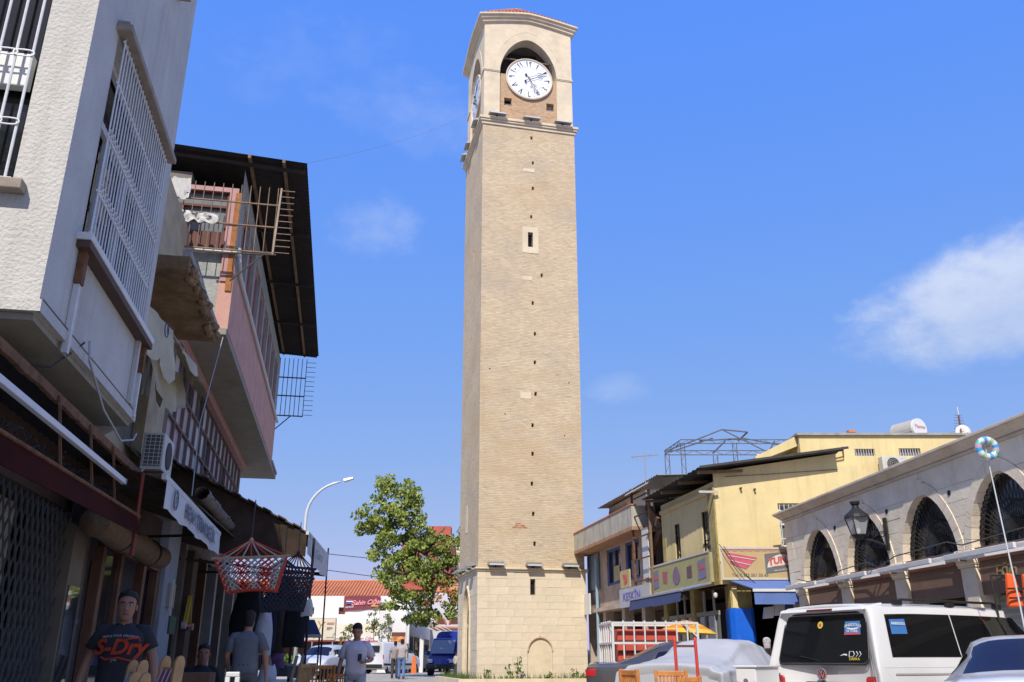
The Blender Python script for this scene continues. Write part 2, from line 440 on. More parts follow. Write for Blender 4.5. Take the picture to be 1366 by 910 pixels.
    bp = N.new('ShaderNodeBump'); bp.inputs['Strength'].default_value = .8; bp.inputs['Distance'].default_value = .022; L.new(inv.outputs[0], bp.inputs['Height']); L.new(bp.outputs[0], b.inputs['Normal'])
    return m
m_brick = brick_mat()
m_brick2 = brick_mat('infill_brick', (.40, .22, .12, 1), (.60, .38, .22, 1))
m_stone = M('tower_limestone', (.66, .57, .425), .9, .14, 2.2, .5, 22, objrand=.045, dirt=(.44, .33, .20), dirt_amt=.5, dirt_scale=1.3)
m_stone2 = M('tower_dressed_stone', (.66, .565, .40), .88, .12, 1.6, .35, 18, dirt=(.42, .33, .22), dirt_amt=.45, dirt_scale=.9)
m_mortar = M('tower_mortar', (.42, .36, .26), .95, .2, 6, .4)
m_black = M('void_dark', (.012, .011, .010), .95, 0)
m_iron = M('wrought_iron', (.018, .017, .016), .6, .2, 8)
m_clockw = M('clock_enamel', (.80, .82, .84), .35, .03, 2)
m_clockb = M('clock_black', (.02, .025, .04), .5, 0)
m_clockring = M('clock_grey_ring', (.50, .54, .60), .4, 0)
m_tile = M('roof_tile_red', (.50, .20, .11), .85, .25, 4, .4, 30, island=.2)
m_flood = M('floodlight_metal', (.40, .41, .40), .45, .1, 5, metal=.6)
m_floodg = M('floodlight_glass', (.55, .6, .62), .1, 0)
m_wood = M('weathered_wood', (.20, .13, .075), .8, .3, 6, .4, 30)

TC = W(AT, 9.03, 37.71, 0)
tw = Thing('clock_tower', 'tall square brick clock tower with stone base in the middle of the street', 'clock tower', TC, AT)
def taper(z): return .968 + .032 * min(1, max(0, z / 25))
class TowerMB(MB):
    def w(s, p): k = taper(p[2]); return MB.w(s, (p[0] * k, p[1] * k, p[2]))
def tb(): return TowerMB(AT, TC)
HB, HS, Z1 = 2.33, 2.30, 4.45
# base: rubble core, each stone block its own piece
tw.part('base_core', tb().box(-HB + .21, HB - .21, -HB + .21, HB - .21, -.1, Z1), m_mortar)
def arch_half(z, spring, half, rise, top=None):
    """half-width of a slightly pointed arch at height z"""
    if z <= spring: return half
    k = (z - spring) / rise
    return half * math.sqrt(max(0, 1 - k ** 1.9)) if k < 1 else 0.0
def stones(thing, side, cut, z0, z1, hmin, hmax, lmin, lmax, hw, depth, mat, name='stone_block', seed=1, gap=.004, parent=None):
    """courses of stone blocks on one face of a square tower; cut(z) gives blocked x intervals"""
    rnd = random.Random(seed); z = z0
    rot = {'front': 0, 'left': -math.pi / 2, 'right': math.pi / 2, 'back': math.pi}[side]
    while z < z1 - .05:
        h = min(rnd.uniform(hmin, hmax), z1 - z)
        if z1 - z - h < hmin * .6: h = z1 - z
        zz = [z + gap / 2 + (h - gap) * k / 5 for k in range(6)]
        iv = cut(z, z + h)                     # list of (left(z), right(z)) curves of blocked ranges
        spans = []; le = lambda q: -hw
        for (lf_, rf_) in iv:
            spans.append((le, lf_)); le = rf_
        spans.append((le, lambda q: hw))
        for (fa, fb) in spans:
            x0, x1 = max(fa(q) for q in zz), min(fb(q) for q in zz)
            if (fa(zz[2]) + .03) > fb(zz[2]) and (fa(zz[5]) + .03) > fb(zz[5]): continue
            cuts = []; x = x0 + rnd.uniform(lmin, lmax) * rnd.choice((.5, 1))
            while x < x1 - lmin * .45:
                cuts.append(x); x += rnd.uniform(lmin, lmax)
            E = [fa] + [(lambda q, c=c: c) for c in cuts] + [fb]
            for k in range(len(E) - 1):
                straight = 0 < k < len(E) - 2 or (len(iv) == 0)
                zs = (zz[0], zz[-1]) if straight else zz
                pr = rnd.uniform(-.005, .005)
                L_ = [(E[k](q) + gap / 2, q) for q in zs]; R_ = [(E[k + 1](q) - gap / 2, q) for q in zs]
                poly = [(p[0], -hw - pr, p[1]) for p in R_] + [(p[0], -hw - pr, p[1]) for p in reversed(L_)]
                mb = MB(); mb.prism(poly, (0, depth + pr, 0))
                c = sum(mb.V, Vector()) / len(mb.V)
                me = mesh_from(mb, name, Matrix.Translation(-c))
                rm = Matrix.Rotation(rot, 4, 'Z')
                k_ = taper(z); c2 = rm @ c; ob_ = thing.piece(name, me, mat, (c2.x * k_, c2.y * k_, c2.z), (0, 0, rot), parent); ob_.scale = (k_, k_, 1)
        z += h
NX, NH, NS, NR = .31, .53, 1.42, .52
def cut_front(z0, z1):
    if z0 < NS + NR:
        return [(lambda q: NX - niche_half(q), lambda q: NX + niche_half(q))]
    if z1 > 3.65 and z0 < 4.1: return [(lambda q: -.09, lambda q: .13)]
    return []
def niche_half(q): return NH if q <= NS else NH * math.sqrt(max(0, 1 - ((q - NS) / NR) ** 2)) if q < NS + NR else 0.0
def cut_left(z0, z1):
    if z0 < 3.95: return [(lambda q: -arch_half(q, 2.7, .72, 1.25), lambda q: arch_half(q, 2.7, .72, 1.25))]
    return []
stones(tw, 'front', cut_front, 0.0, Z1, .26, .33, .45, .95, HB, .2, m_stone, seed=3)
stones(tw, 'left', cut_left, 0.0, Z1, .26, .33, .45, .95, HB - .002, .2, m_stone, seed=5)
for sd in ('right', 'back'):
    stones(tw, sd, lambda a, b: [], 0.0, Z1, .40, .46, .9, 1.5, HB - .002, .2, m_stone, seed=9)
# niche infill, its thin arch ring
nf = tb(); pts = []
for i in range(17):
    th = math.pi * i / 16; x = NX - NH * .99 * math.cos(th); k = abs(math.cos(th))
    pts.append((x, -HB + .05, NS + NR * math.sqrt(1 - k ** 2)))
nf.prism([(NX - NH, -HB + .05, 0), *pts, (NX + NH, -HB + .05, 0)], (0, .1, 0))
tw.part('niche_infill', nf, m_stone2)
ring = tb()
for i in range(16):
    a, b = pts[i], pts[i + 1]
    ring.bar((a[0], -HB - .004, a[2]), (b[0], -HB - .004, b[2]), .05, .05, up=(0, 1, 0))
tw.part('niche_ring', ring, M('niche_ring_stone', (.58, .42, .28), .9, .15))
tw.part('slit_window', tb().box(-.09, .13, -HB + .18, -HB + .205, 3.6, 4.12), m_black)
gr = tb()
for k in range(5): gr.bar((-.09, -HB + .10, 3.66 + k * .1), (.13, -HB + .10, 3.66 + k * .1), .018)
tw.part('slit_grille', gr, m_iron)
# doorway on the shaded left face
dr = tb(); xl = -HB
dpts = [(0, 0)]
def door_out(half, spring, rise, n=14):
    o = []
    for i in range(n + 1):
        th = math.pi * i / n; c = math.cos(th); o.append((-half * c, spring + rise * (1 - abs(c) ** 2) ** (1 / 1.9)))
    return o
do = door_out(.72, 2.7, 1.25)
dr.prism([(xl + .17, .72, 0), *[(xl + .17, -x, z) for x, z in do], (xl + .17, -.72, 0)], (.05, 0, 0))
tw.part('door_recess', dr, m_stone2)
d2 = tb().box(xl + .10, xl + .16, -.45, .45, .2, 2.35); tw.part('door_leaf', d2, m_wood)
d3 = tb(); do2 = door_out(.42, 2.75, .75)
d3.prism([(xl + .10, .42, 2.5), *[(xl + .10, -x, z) for x, z in do2], (xl + .10, -.42, 2.5)], (.06, 0, 0)); tw.part('fanlight', d3, m_black)
d4 = tb()
for ring_o, wdt in ((door_out(.78, 2.7, 1.3), .10), (door_out(.58, 2.7, 1.0), .07)):
    rr = [(-ring_o[0][0], 0)] + [(-x, z) for x, z in ring_o] + [(-ring_o[-1][0], 0)]
    for i in range(len(rr) - 1):
        d4.bar((xl - .01 if wdt > .08 else xl + .1, rr[i][0], rr[i][1]), (xl - .01 if wdt > .08 else xl + .1, rr[i + 1][0], rr[i + 1][1]), wdt, wdt, up=(1, 0, 0))
tw.part('door_moulding', d4, m_stone2)
# string course
sc = tb().box(-2.44, 2.44, -2.44, 2.44, 4.53, 4.60); tw.part('string_course', sc, m_stone2, bevel=.012)
tw.part('string_course', tb().box(-2.38, 2.38, -2.38, 2.38, 4.45, 4.527), m_stone2, bevel=.02)
# brick shaft with putlog holes and slit windows
ZS0, ZS1 = 4.603, 25.45
ph = [(.12, 24.99), (.18, 23.61), (.17, 22.21), (.08, 20.68), (.56, 17.72), (.12, 16.3), (.21, 14.82), (.20, 13.47), (.22, 12.02), (.07, 10.6), (.06, 9.35), (.02, 8.07), (.07, 6.81), (.12, 5.59)]
holes = [(x - .055, x + .055, z - .09, z + .09) for x, z in ph] + [(-.09, .15, 19.1, 19.85), (-1.9, -1.84, 13.0, 13.06), (1.5, 1.56, 10.2, 10.26), (-1.2, -1.14, 11.0, 11.06), (1.75, 1.81, 12.6, 12.66)]
sh = tb()
sh.holed(-HS, HS, ZS0, ZS1, holes, lambda x, z, d: (x, -HS + d, z), .3)
sh.holed(-HS, HS, ZS0, ZS1, [(-.75, -.55, 6.6, 7.2), (.2, .4, 19.0, 19.6)], lambda x, z, d: (-HS + d, -x, z), .3)
sh.poly([(HS, -HS, ZS0), (HS, HS, ZS0), (HS, HS, ZS1), (HS, -HS, ZS1)])
sh.poly([(HS, HS, ZS0), (-HS, HS, ZS0), (-HS, HS, ZS1), (HS, HS, ZS1)])
tw.part('brick_shaft', sh, m_brick, fix=False)
tw.part('shaft_core', tb().box(-HS + .3, HS - .3, -HS + .3, HS - .3, ZS0, ZS1), m_black)
wf = tb()
fx0, fx1, fz0, fz1 = -.36, .42, 18.78, 20.12
wf.box(fx0, -.09, -HS - .02, -HS + .05, fz0, fz1); wf.box(.15, fx1, -HS - .02, -HS + .05, fz0, fz1)
wf.box(-.088, .148, -HS - .02, -HS + .05, fz0, 19.1); wf.box(-.088, .148, -HS - .02, -HS + .05, 19.85, fz1)
tw.part('window_surround', wf, m_stone2, bevel=.006)
gr = tb()
for k in range(6): gr.bar((-.09, -HS + .12, 19.16 + k * .12), (.15, -HS + .12, 19.16 + k * .12), .02)
tw.part('slit_grille', gr, m_iron)
for (x, z, w_, h_) in ((-.03, 23.17, .55, .18), (-.14, 17.5, .46, .2), (-.24, 11.92, .48, .3)):
    tw.part('stone_plaque', tb().box(x - w_ / 2, x + w_ / 2, -HS - .012, -HS + .05, z - h_ / 2, z + h_ / 2), m_stone2)
tw.part('stone_plaque', tb().box(-HS - .015, -HS + .05, .35, .75, 6.3, 7.5), m_stone2)
m_redbrick = M('tower_red_repair', (.40, .18, .10), .9, .3, 8, .4)
rp = tb()
for k, (x, z) in enumerate(((-.75, 6.28), (-.5, 6.28), (-.62, 6.19), (-.85, 6.19), (-.4, 6.2), (-.7, 6.36))): rp.box(x, x + .2, -HS - .004, -HS + .03, z, z + .06)
tw.part('red_brick_repair', rp, m_redbrick)
# upper cornice
tw.part('cornice', tb().box(-2.36, 2.36, -2.36, 2.36, 25.453, 25.60), m_stone2, bevel=.02)
tw.part('cornice', tb().box(-2.43, 2.43, -2.43, 2.43, 25.603, 25.70), m_stone2, bevel=.02)
tw.part('cornice', tb().box(-2.48, 2.48, -2.48, 2.48, 25.703, 25.84), m_stone2, bevel=.02)
# clock chamber: four arched stone sides
ZC0, ZC1, HC = 25.843, 31.2, 2.26
ASP, AH, ARISE = 28.70, 1.46, 2.08
def rot_side(k):
    c, s_ = (1, 0, -1, 0)[k], (0, 1, 0, -1)[k]
    return lambda x, y, z: (x * c - y * s_, x * s_ + y * c, z)
ao = []
for i in range(25):
    th = math.pi * i / 24; c = math.cos(th); ao.append((-AH * c, ASP + ARISE * (1 - abs(c) ** 1.75) ** (1 / 1.75)))
for k in range(4):
    f = rot_side(k); D = .55
    ch = tb()
    top = lambda x: ZC1 + .32 + .42 * max(0, 1 - (abs(x) / 2.26) ** 1.3)
    def fp(x, z, d): return f(x, -HC + d, z)
    e = HC if k % 2 == 0 else HC
    for sgn in (-1, 1):
        xs = (-e, -AH) if sgn < 0 else (AH, e)
        ch.poly([fp(xs[0], ZC0, 0), fp(xs[1], ZC0, 0), fp(xs[1], ASP, 0), fp(xs[0], ASP, 0)])
        ch.poly([fp(xs[0], ASP, 0), fp(xs[1], ASP, 0), fp(xs[1], top(xs[1]), 0), fp(xs[0], top(xs[0]), 0)])
    path = [(-AH, ZC0)] + ao + [(AH, ZC0)]
    for i in range(len(ao) - 1):
        a, b = ao[i], ao[i + 1]
        ch.poly([fp(a[0], a[1], 0), fp(b[0], b[1], 0), fp(b[0], top(b[0]), 0), fp(a[0], top(a[0]), 0)])
    for i in range(len(path) - 1):
        a, b = path[i], path[i + 1]
        ch.poly([fp(a[0], a[1], 0), fp(b[0], b[1], 0), fp(b[0], b[1], D), fp(a[0], a[1], D)])
        # inner skin
    tw.part('chamber_wall', ch, m_stone2)
    # arch moulding and impost band
    am = tb()
    for i in range(len(ao) - 1):
        a, b = ao[i], ao[i + 1]; sc_ = 1.235
        A = (a[0] * sc_, ASP + (a[1] - ASP) * sc_); B = (b[0] * sc_, ASP + (b[1] - ASP) * sc_)
        am.bar(f(A[0], -HC - .004, A[1]), f(B[0], -HC - .004, B[1]), .035, .035)
    tw.part('arch_moulding', am, m_stone2)
    vs = tb()                                                       # arch ring, its stones proud of the wall
    for i in range(len(ao) - 1):
        a, b = ao[i], ao[i + 1]; s1, s2 = 1.0, 1.22
        q = [(a[0] * s1, ASP + (a[1] - ASP) * s1), (b[0] * s1, ASP + (b[1] - ASP) * s1), (b[0] * s2, ASP + (b[1] - ASP) * s2), (a[0] * s2, ASP + (a[1] - ASP) * s2)]
        vs.prism([f(x, -HC - .022, z) for x, z in q], tuple(Vector(f(0, .05, 0)) - Vector(f(0, 0, 0))))
    tw.part('arch_ring', vs, m_stone2)
    ib = tb()
    for xs in ((-HC - .02, -AH), (AH, HC + .02)):
        for (z0, z1, pj) in ((28.60, 28.65, .03), (28.652, 28.74, .05)):
            p = [f(xs[0], -HC - pj, z0), f(xs[1], -HC - pj, z0), f(xs[1], -HC + .05, z0), f(xs[0], -HC + .05, z0)]
            ib.hexa(p + [(q[0], q[1], z1) for q in p])
    tw.part('impost_band', ib, m_stone2)
    # brick infill with two openings below the open arch
    bi = tb()
    hl = [(-1.22, -.84, 26.78, 27.22), (.94, 1.32, 26.78, 27.22)]
    bi.holed(-AH, AH, ZC0, 28.62, hl, lambda x, z, d: f(x, -HC + .10 + d, z), .28)
    bi.poly([f(-AH, -HC + .10, 28.62), f(AH, -HC + .10, 28.62), f(AH, -HC + .38, 28.62), f(-AH, -HC + .38, 28.62)])
    bi.poly([f(-AH, -HC + .38, ZC0), f(AH, -HC + .38, ZC0), f(AH, -HC + .38, 28.62), f(-AH, -HC + .38, 28.62)]) if False else None
    tw.part('brick_infill', bi, m_brick2, fix=False)
    sh_ = tb()
    for h in hl:
        p = [f(h[0], -HC + .30, h[2]), f(h[1], -HC + .30, h[2]), f(h[1], -HC + .32, h[2]), f(h[0], -HC + .32, h[2])]
        sh_.hexa(p + [(q[0], q[1], h[2] + .24) for q in p])
    tw.part('opening_shutter', sh_, M('slate_shutter', (.16, .16, .18), .6, .1))
    # clock
    cx, cz, cr = .05, 28.45, 1.17
    def cp(x, z, d): return f(cx + x, -HC + .02 - d, cz + z)
    cl = tb(); n = 48
    pts = [cp(cr * math.cos(2 * math.pi * i / n), cr * math.sin(2 * math.pi * i / n), 0) for i in range(n)]
    vec = Vector(f(0, .10, 0)) - Vector(f(0, 0, 0))
    cl.prism(pts, tuple(vec))
    cf = tw.part('clock_face', cl, m_clockw)
    rm = tb(); rm.tube([cp(cr * math.cos(2 * math.pi * i / n), cr * math.sin(2 * math.pi * i / n), .0) for i in range(n + 1)], .045, 6)
    tw.part('clock_rim', rm, m_stone2, parent=cf)
    rg = tb()
    for r_, wd in ((.70, .014), (1.09, .012)):
        for i in range(n):
            a, b = 2 * math.pi * i / n, 2 * math.pi * (i + 1) / n
            rg.poly([cp((r_) * math.cos(a), r_ * math.sin(a), .006), cp(r_ * math.cos(b), r_ * math.sin(b), .006), cp((r_ + wd) * math.cos(b), (r_ + wd) * math.sin(b), .006), cp((r_ + wd) * math.cos(a), (r_ + wd) * math.sin(a), .006)])
    tw.part('chapter_ring', rg, m_clockring, parent=cf)
    # eastern numerals as tapered strokes, heads outwards
    G = {'0': [[(0, .42), (.06, .55), (.12, .42), (.06, .3), (0, .42)]], '1': [[(0, 1), (.08, 0)]], '2': [[(.0, 1), (.1, 0)], [(.0, 1), (.12, .78), (.22, .98)]], '3': [[(0, 1), (.1, 0)], [(0, 1), (.08, .8), (.16, .98), (.24, .8), (.32, .98)]],
         '4': [[(.22, 1), (.02, .8), (.2, .56), (.0, .3), (.24, .06)]], '5': [[(.12, .9), (-.04, .35), (.1, .1), (.26, .32), (.12, .9)]], '6': [[(0, .95), (.22, 1), (.2, 0)]], '7': [[(-.06, 1), (.1, 0), (.28, 1)]],
         '8': [[(-.06, 0), (.1, 1), (.28, 0)]], '9': [[(.22, .66), (.04, .62), (.06, .95), (.22, .92), (.24, 0)]]}
    for hnum in range(1, 13):
        nm = tb(); sdig = str(hnum); wtot = .34 * len(sdig)
        th = R(90 - 30 * hnum)
        er = (math.cos(th), math.sin(th)); et = (math.sin(th), -math.cos(th))
        for di, dg in enumerate(sdig):
            off = -wtot / 2 + di * .34 + .06
            for st in G[dg]:
                for i in range(len(st) - 1):
                    def q(p): 
                        rr = .75 + .29 * p[1]; tt = (off + p[0]) * .46
                        return (er[0] * rr + et[0] * tt, er[1] * rr + et[1] * tt)
                    A, B = q(st[i]), q(st[i + 1]); d = Vector((B[0] - A[0], B[1] - A[1])); 
                    if d.length < 1e-4: continue
                    nn = Vector((-d.y, d.x)).normalized(); wa, wb = (.032, .014) if i == 0 else (.02, .016)
                    nm.poly([cp(A[0] - nn.x * wa, A[1] - nn.y * wa, .008), cp(B[0] - nn.x * wb, B[1] - nn.y * wb, .008), cp(B[0] + nn.x * wb, B[1] + nn.y * wb, .008), cp(A[0] + nn.x * wa, A[1] + nn.y * wa, .008)])
        tw.part('numeral', nm, m_clockb, parent=cf)
    mk = tb()
    for i in range(12):
        th = R(15 + 30 * i); er = (math.cos(th), math.sin(th))
        mk.poly([cp(er[0] * 1.02 + .02 * math.cos(a), er[1] * 1.02 + .02 * math.sin(a), .008) for a in [2 * math.pi * j / 6 for j in range(6)]])
    tw.part('half_hour_mark', mk, m_clockb, parent=cf)
    for (ang, ln, wd, nmn) in ((150 + 5, .95, .05, 'hour_hand'), (64, 1.02, .035, 'minute_hand')):
        th = R(90 - ang); er = (math.cos(th), math.sin(th)); et = (math.sin(th), -math.cos(th)); hd = tb()
        def hp(r_, t_, d_): return cp(er[0] * r_ + et[0] * t_, er[1] * r_ + et[1] * t_, d_)
        dd = .05 if nmn == 'hour_hand' else .07
        for sg in (-1, 1):
            if nmn == 'hour_hand':
                for (a, b) in (((-.15, 0), (.3, .03)), ((.3, .03), (.5, .06)), ((.5, .06), (.62, .02)), ((.62, .02), (.76, .10)), ((.76, .10), (.95, 0)), ((.38, .05), (.44, .16)), ((.44, .16), (.52, .13))):
                    hd.bar(hp(a[0], a[1] * sg, dd), hp(b[0], b[1] * sg, dd), .019, .012)
            else:
                for (a, b) in (((0, .05), (.45, .06)), ((.45, .06), (.55, .15)), ((.55, .15), (.66, .10)), ((.66, .1), (.75, .03)), ((.75, .03), (1.02, 0)), ((.5, .02), (.7, .05))):
                    hd.bar(hp(a[0], a[1] * sg, dd), hp(b[0], b[1] * sg, dd), .019, .012)
        hd.bar(hp(-.25, .05, dd), hp(0, 0, dd), .03, .012); hd.ball(hp(-.27, .07, dd), .06, 8, 6)
        tw.part(nmn, hd, m_clockb, parent=cf)
    # tie beam across the open arch
    tw.part('tie_beam', tb().cyl(f(-AH, -HC + .32, 29.72), f(AH, -HC + .32, 29.72), .05), m_wood)
    # eave, rising to the middle
    ev = tb(); NE = 12
    for (pj, zo, th_) in ((.12, .0, .14), (.22, .142, .12), (.32, .264, .09)):
        for i in range(NE):
            x0, x1 = -1 + 2 * i / NE, -1 + 2 * (i + 1) / NE; e = HC + pj
            r0 = ZC1 + .30 + .42 * max(0, 1 - abs(x0) ** 1.3) - .02; r1 = ZC1 + .30 + .42 * max(0, 1 - abs(x1) ** 1.3) - .02
            ev.hexa([f(x0 * e, -HC - pj, r0 + zo), f(x1 * e, -HC - pj, r1 + zo), f(x1 * (HC - .5), -HC + .5, r1 + zo), f(x0 * (HC - .5), -HC + .5, r0 + zo),
                     f(x0 * e, -HC - pj, r0 + zo + th_), f(x1 * e, -HC - pj, r1 + zo + th_), f(x1 * (HC - .5), -HC + .5, r1 + zo + th_), f(x0 * (HC - .5), -HC + .5, r0 + zo + th_)])
    tw.part('eave', ev, m_stone2)
    # roof slope with barrel tiles
    rf = tb(); APX = 34.65
    def rp_(x, v):      # x along the eave -1..1, v 0 eave .. 1 apex
        e = (HC + .18) * (1 - v); zz = ZC1 + .72 + .42 * max(0, 1 - abs(x) ** 1.3) * (1 - v) ** 1.5
        return f(x * e, -e, zz + (APX - ZC1 - .72) * v)
    rf.grid([[rp_(-1 + 2 * i / 16, j / 8) for j in range(9)] for i in range(17)])
    rs = tw.part('roof_slope', rf, m_tile)
    tl = tb()
    for i in range(26):
        x = (-1 + 2 * (i + .5) / 26) * (HC + .15)
        vmax = 1 - abs(x) / (HC + .2)
        if vmax < .06: continue
        prev = None; nseg = max(1, int(vmax * 7))
        for j in range(nseg):
            def q(v): 
                e = (HC + .18) * (1 - v); xx = max(-1, min(1, x / e)); p = rp_(xx, v); return (p[0], p[1], p[2] + .02)
            tl.cyl(q(vmax * j / nseg), q(vmax * (j + 1.06) / nseg * .98), .085, .07, 6)
    tw.part('barrel_tiles', tl, m_tile, parent=rs, kind='stuff')
cr_ = tb()
for s1, s2 in ((-1, -1), (1, -1), (1, 1), (-1, 1)): cr_.box(min(s1 * 1.62, s1 * 2.24), max(s1 * 1.62, s1 * 2.24), min(s2 * 1.62, s2 * 2.24), max(s2 * 1.62, s2 * 2.24), ZC0, ZC1 + .2)
tw.part('corner_pier', cr_, m_stone2)
tw.part('chamber_ceiling', tb().box(-2.2, 2.2, -2.2, 2.2, 31.0, 31.05), M('chamber_ceiling', (.22, .2, .17), .9))
tw.part('chamber_floor', tb().box(-2.2, 2.2, -2.2, 2.2, 25.85, 25.9), m_mortar)
tw.part('movement_housing', tb().box(-.8, .8, -.8, .8, 25.9, 31.0), M('chamber_core', (.07, .065, .06), .9))
# floodlights on both ledges
def floodlight(f, x, z, big=1.0, lift=.0):
    hb = tb(); y = -2.42
    w_, d_, h_ = .34 * big, .26, .07
    p = [f(x - w_, y - d_, z + .06 + lift), f(x + w_, y - d_, z + .06 + lift), f(x + w_, y + .1, z + .12 + lift), f(x - w_, y + .1, z + .12 + lift)]
    hb.hexa(p + [(q[0], q[1], q[2] + h_) for q in p])
    for k in range(7):
        xx = x - w_ + 2 * w_ * (k + .5) / 7; pp = [f(xx - .015, y - d_ * .6, z + .16), f(xx + .015, y - d_ * .6, z + .16), f(xx + .015, y + .08, z + .19), f(xx - .015, y + .08, z + .19)]
        hb.hexa(pp + [(q[0], q[1], q[2] + .05) for q in pp])
    o = tw.part('floodlight', hb, m_flood)
    bb_ = tb(); bb_.bar(f(x, y + .1, z), f(x, y, z + .12), .08, .04)
    tw.part('floodlight_bracket', bb_, m_iron, parent=o)
    ln = tb(); p = [f(x - w_ * .9, y - d_ - .006, z + .065), f(x + w_ * .9, y - d_ - .006, z + .065), f(x + w_ * .9, y - d_ - .006, z + .125), f(x - w_ * .9, y - d_ - .006, z + .125)]
    ln.poly(p); tw.part('floodlight_lens', ln, m_floodg, parent=o)
fr, lf = rot_side(0), rot_side(3)
for x in (-1.58, .05, 1.62): floodlight(fr, x, 4.6)
for x in (-1.7, -.9, .4, 1.5): floodlight(lf, x, 4.6, .9)
for x in (-1.62, .08, 1.68): floodlight(fr, x, 25.84, 1.25)
for x in (-1.75, -.6, 1.5): floodlight(lf, x, 25.84, 1.1)
single('overhead_cable', MB().tube(sag(W(AT, 6.75, 36.6, 27.2), W(AL, -1.45, 17.0, 11.2), .35), .004, 5), M('cable_pale', (.2, .22, .26), .7, 0), 'thin dark cable from the tower top to the black roof on the left', 'cable')
# raised bed round the tower
bd = tb(); bw = 3.2
for (x0, x1, y0, y1) in ((-bw, bw, -bw, -bw + .18), (-bw, bw, bw - .18, bw), (-bw, -bw + .18, -bw + .184, bw - .184), (bw - .18, bw, -bw + .184, bw - .184)):
    bd.box(x0, x1, y0, y1, .0, .42)
single('bed_kerb', bd, m_stone2, 'low stone kerb of the planting bed around the tower foot', 'kerb')
structure('bed_soil', tb().box(-bw + .18, bw - .18, -bw + .18, bw - .18, .1, .36), m_soil, 'structure')
gm = MB(AT, TC); rnd = random.Random(4)
for i in range(5200):
    x, y = rnd.uniform(-3, 3), rnd.uniform(-3, 3)
    if abs(x) < 2.36 and abs(y) < 2.36: continue
    h = rnd.uniform(.12, .34) * (1 + .6 * mnoise.noise((x * 1.3, y * 1.3, 0))); a = rnd.uniform(0, 6.28); w_ = rnd.uniform(.008, .018); lean = rnd.uniform(-.1, .1)
    gm.add([(x - w_ * math.cos(a), y - w_ * math.sin(a), .34), (x + w_ * math.cos(a), y + w_ * math.sin(a), .34), (x + lean, y + lean * .5, .36 + h)], [(0, 1, 2)])
structure('grass', gm, m_grass, 'stuff')['label'] = 'rough green grass growing in the bed at the tower foot'
# ------------------------------------------------------------------ left row: white stucco house
m_stucco = M('white_stucco', (.53, .515, .47), .95, .09, 1.4, .8, 30, dirt=(.36, .33, .28), streak=.6, dirt_scale=1.0)
m_concrete = M('raw_concrete', (.34, .33, .30), .95, .22, 3, .8, 22, dirt=(.12, .10, .075), dirt_amt=.6)
m_sill = M('sill_stone', (.30, .25, .20), .8, .2, 6, .2)
m_whitemet = M('white_painted_iron', (.66, .68, .68), .45, .08, 8, dirt=(.30, .16, .08), dirt_amt=.25, dirt_scale=9)
m_rust = M('rusty_iron', (.16, .075, .035), .9, .4, 9, .5, 50)
m_glass = glass_dark('window_glass')
m_glassg = M('dusty_glass', (.16, .17, .17), .22, .2, 3, spec=.5)
m_curtain = M('curtain_cloth', (.46, .41, .32), .95, .15, 5)
m_frame = M('white_pvc', (.62, .62, .60), .5, .05)
m_pipe = M('white_plastic_pipe', (.58, .58, .56), .5, .1, 6)
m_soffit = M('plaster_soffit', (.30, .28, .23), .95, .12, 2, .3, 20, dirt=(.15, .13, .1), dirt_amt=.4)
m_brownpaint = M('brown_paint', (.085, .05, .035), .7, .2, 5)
m_cable = M('cable_rubber', (.05, .05, .05), .6, 0)
m_cableg = M('cable_grey', (.38, .38, .37), .6, 0)

OW, T0, T1, ZB, ZT = -2.53, 7.06, 10.58, 3.75, 11.6
def lb(): return MB(AL)
wh = Thing('stucco_house', 'white rough stucco house overhanging the shop, at the left edge', 'house', W(AL, OW, T0), AL)
fw = (-4.35, -2.92, 4.88, 7.3)                     # front window
sw = (7.74, 10.08, 4.76, 6.98)                     # side window
wm = lb()
wm.holed(-9, OW, ZB, ZT, [fw], lambda x, z, d: (x, T0 + d, z), .22)
wm.holed(T0, T1, ZB, ZT, [sw], lambda x, z, d: (OW - d, x, z), .22)
wm.poly([(-9, T1, 0), (OW, T1, ZB), (OW, T1, ZT), (-9, T1, ZT)])
wm.poly([(-9, T0, ZB), (OW, T0, ZB), (OW, T1, ZB), (-9, T1, ZB)])
wm.poly([(-9, T0, ZT), (OW, T0, ZT), (OW, T1, ZT), (-9, T1, ZT)])
wh.part('wall', wm, m_stucco, fix=False)
wh.part('ground_floor_wall', lb().box(-9, -8.7, T0, T1, 0, ZB - .01), m_concrete)
wh.part('floor_band', lb().box(-9, OW + .03, T0 - .03, T0 - .003, ZB + .0, ZB + .10), m_stucco)
wh.part('floor_band', lb().box(OW + .003, OW + .03, T0 - .028, T1, ZB + .0, ZB + .10), m_stucco)
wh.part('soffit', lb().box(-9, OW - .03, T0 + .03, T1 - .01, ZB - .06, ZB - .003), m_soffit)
dg = lb().box(OW + .031, OW + .034, T0 - .02, T1, ZB + .10, ZB + .112); wh.part('drip_edge', dg, m_brownpaint)
wh.part('roof_slab', lb().box(-9.3, OW + .35, T0 - .35, T1 + .2, ZT + .003, ZT + .2), m_concrete)
sg = lb().box(OW + .004, OW + .16, 9.35, 9.62, 9.05, 9.2); wh.part('eave_bracket', sg, m_sill)
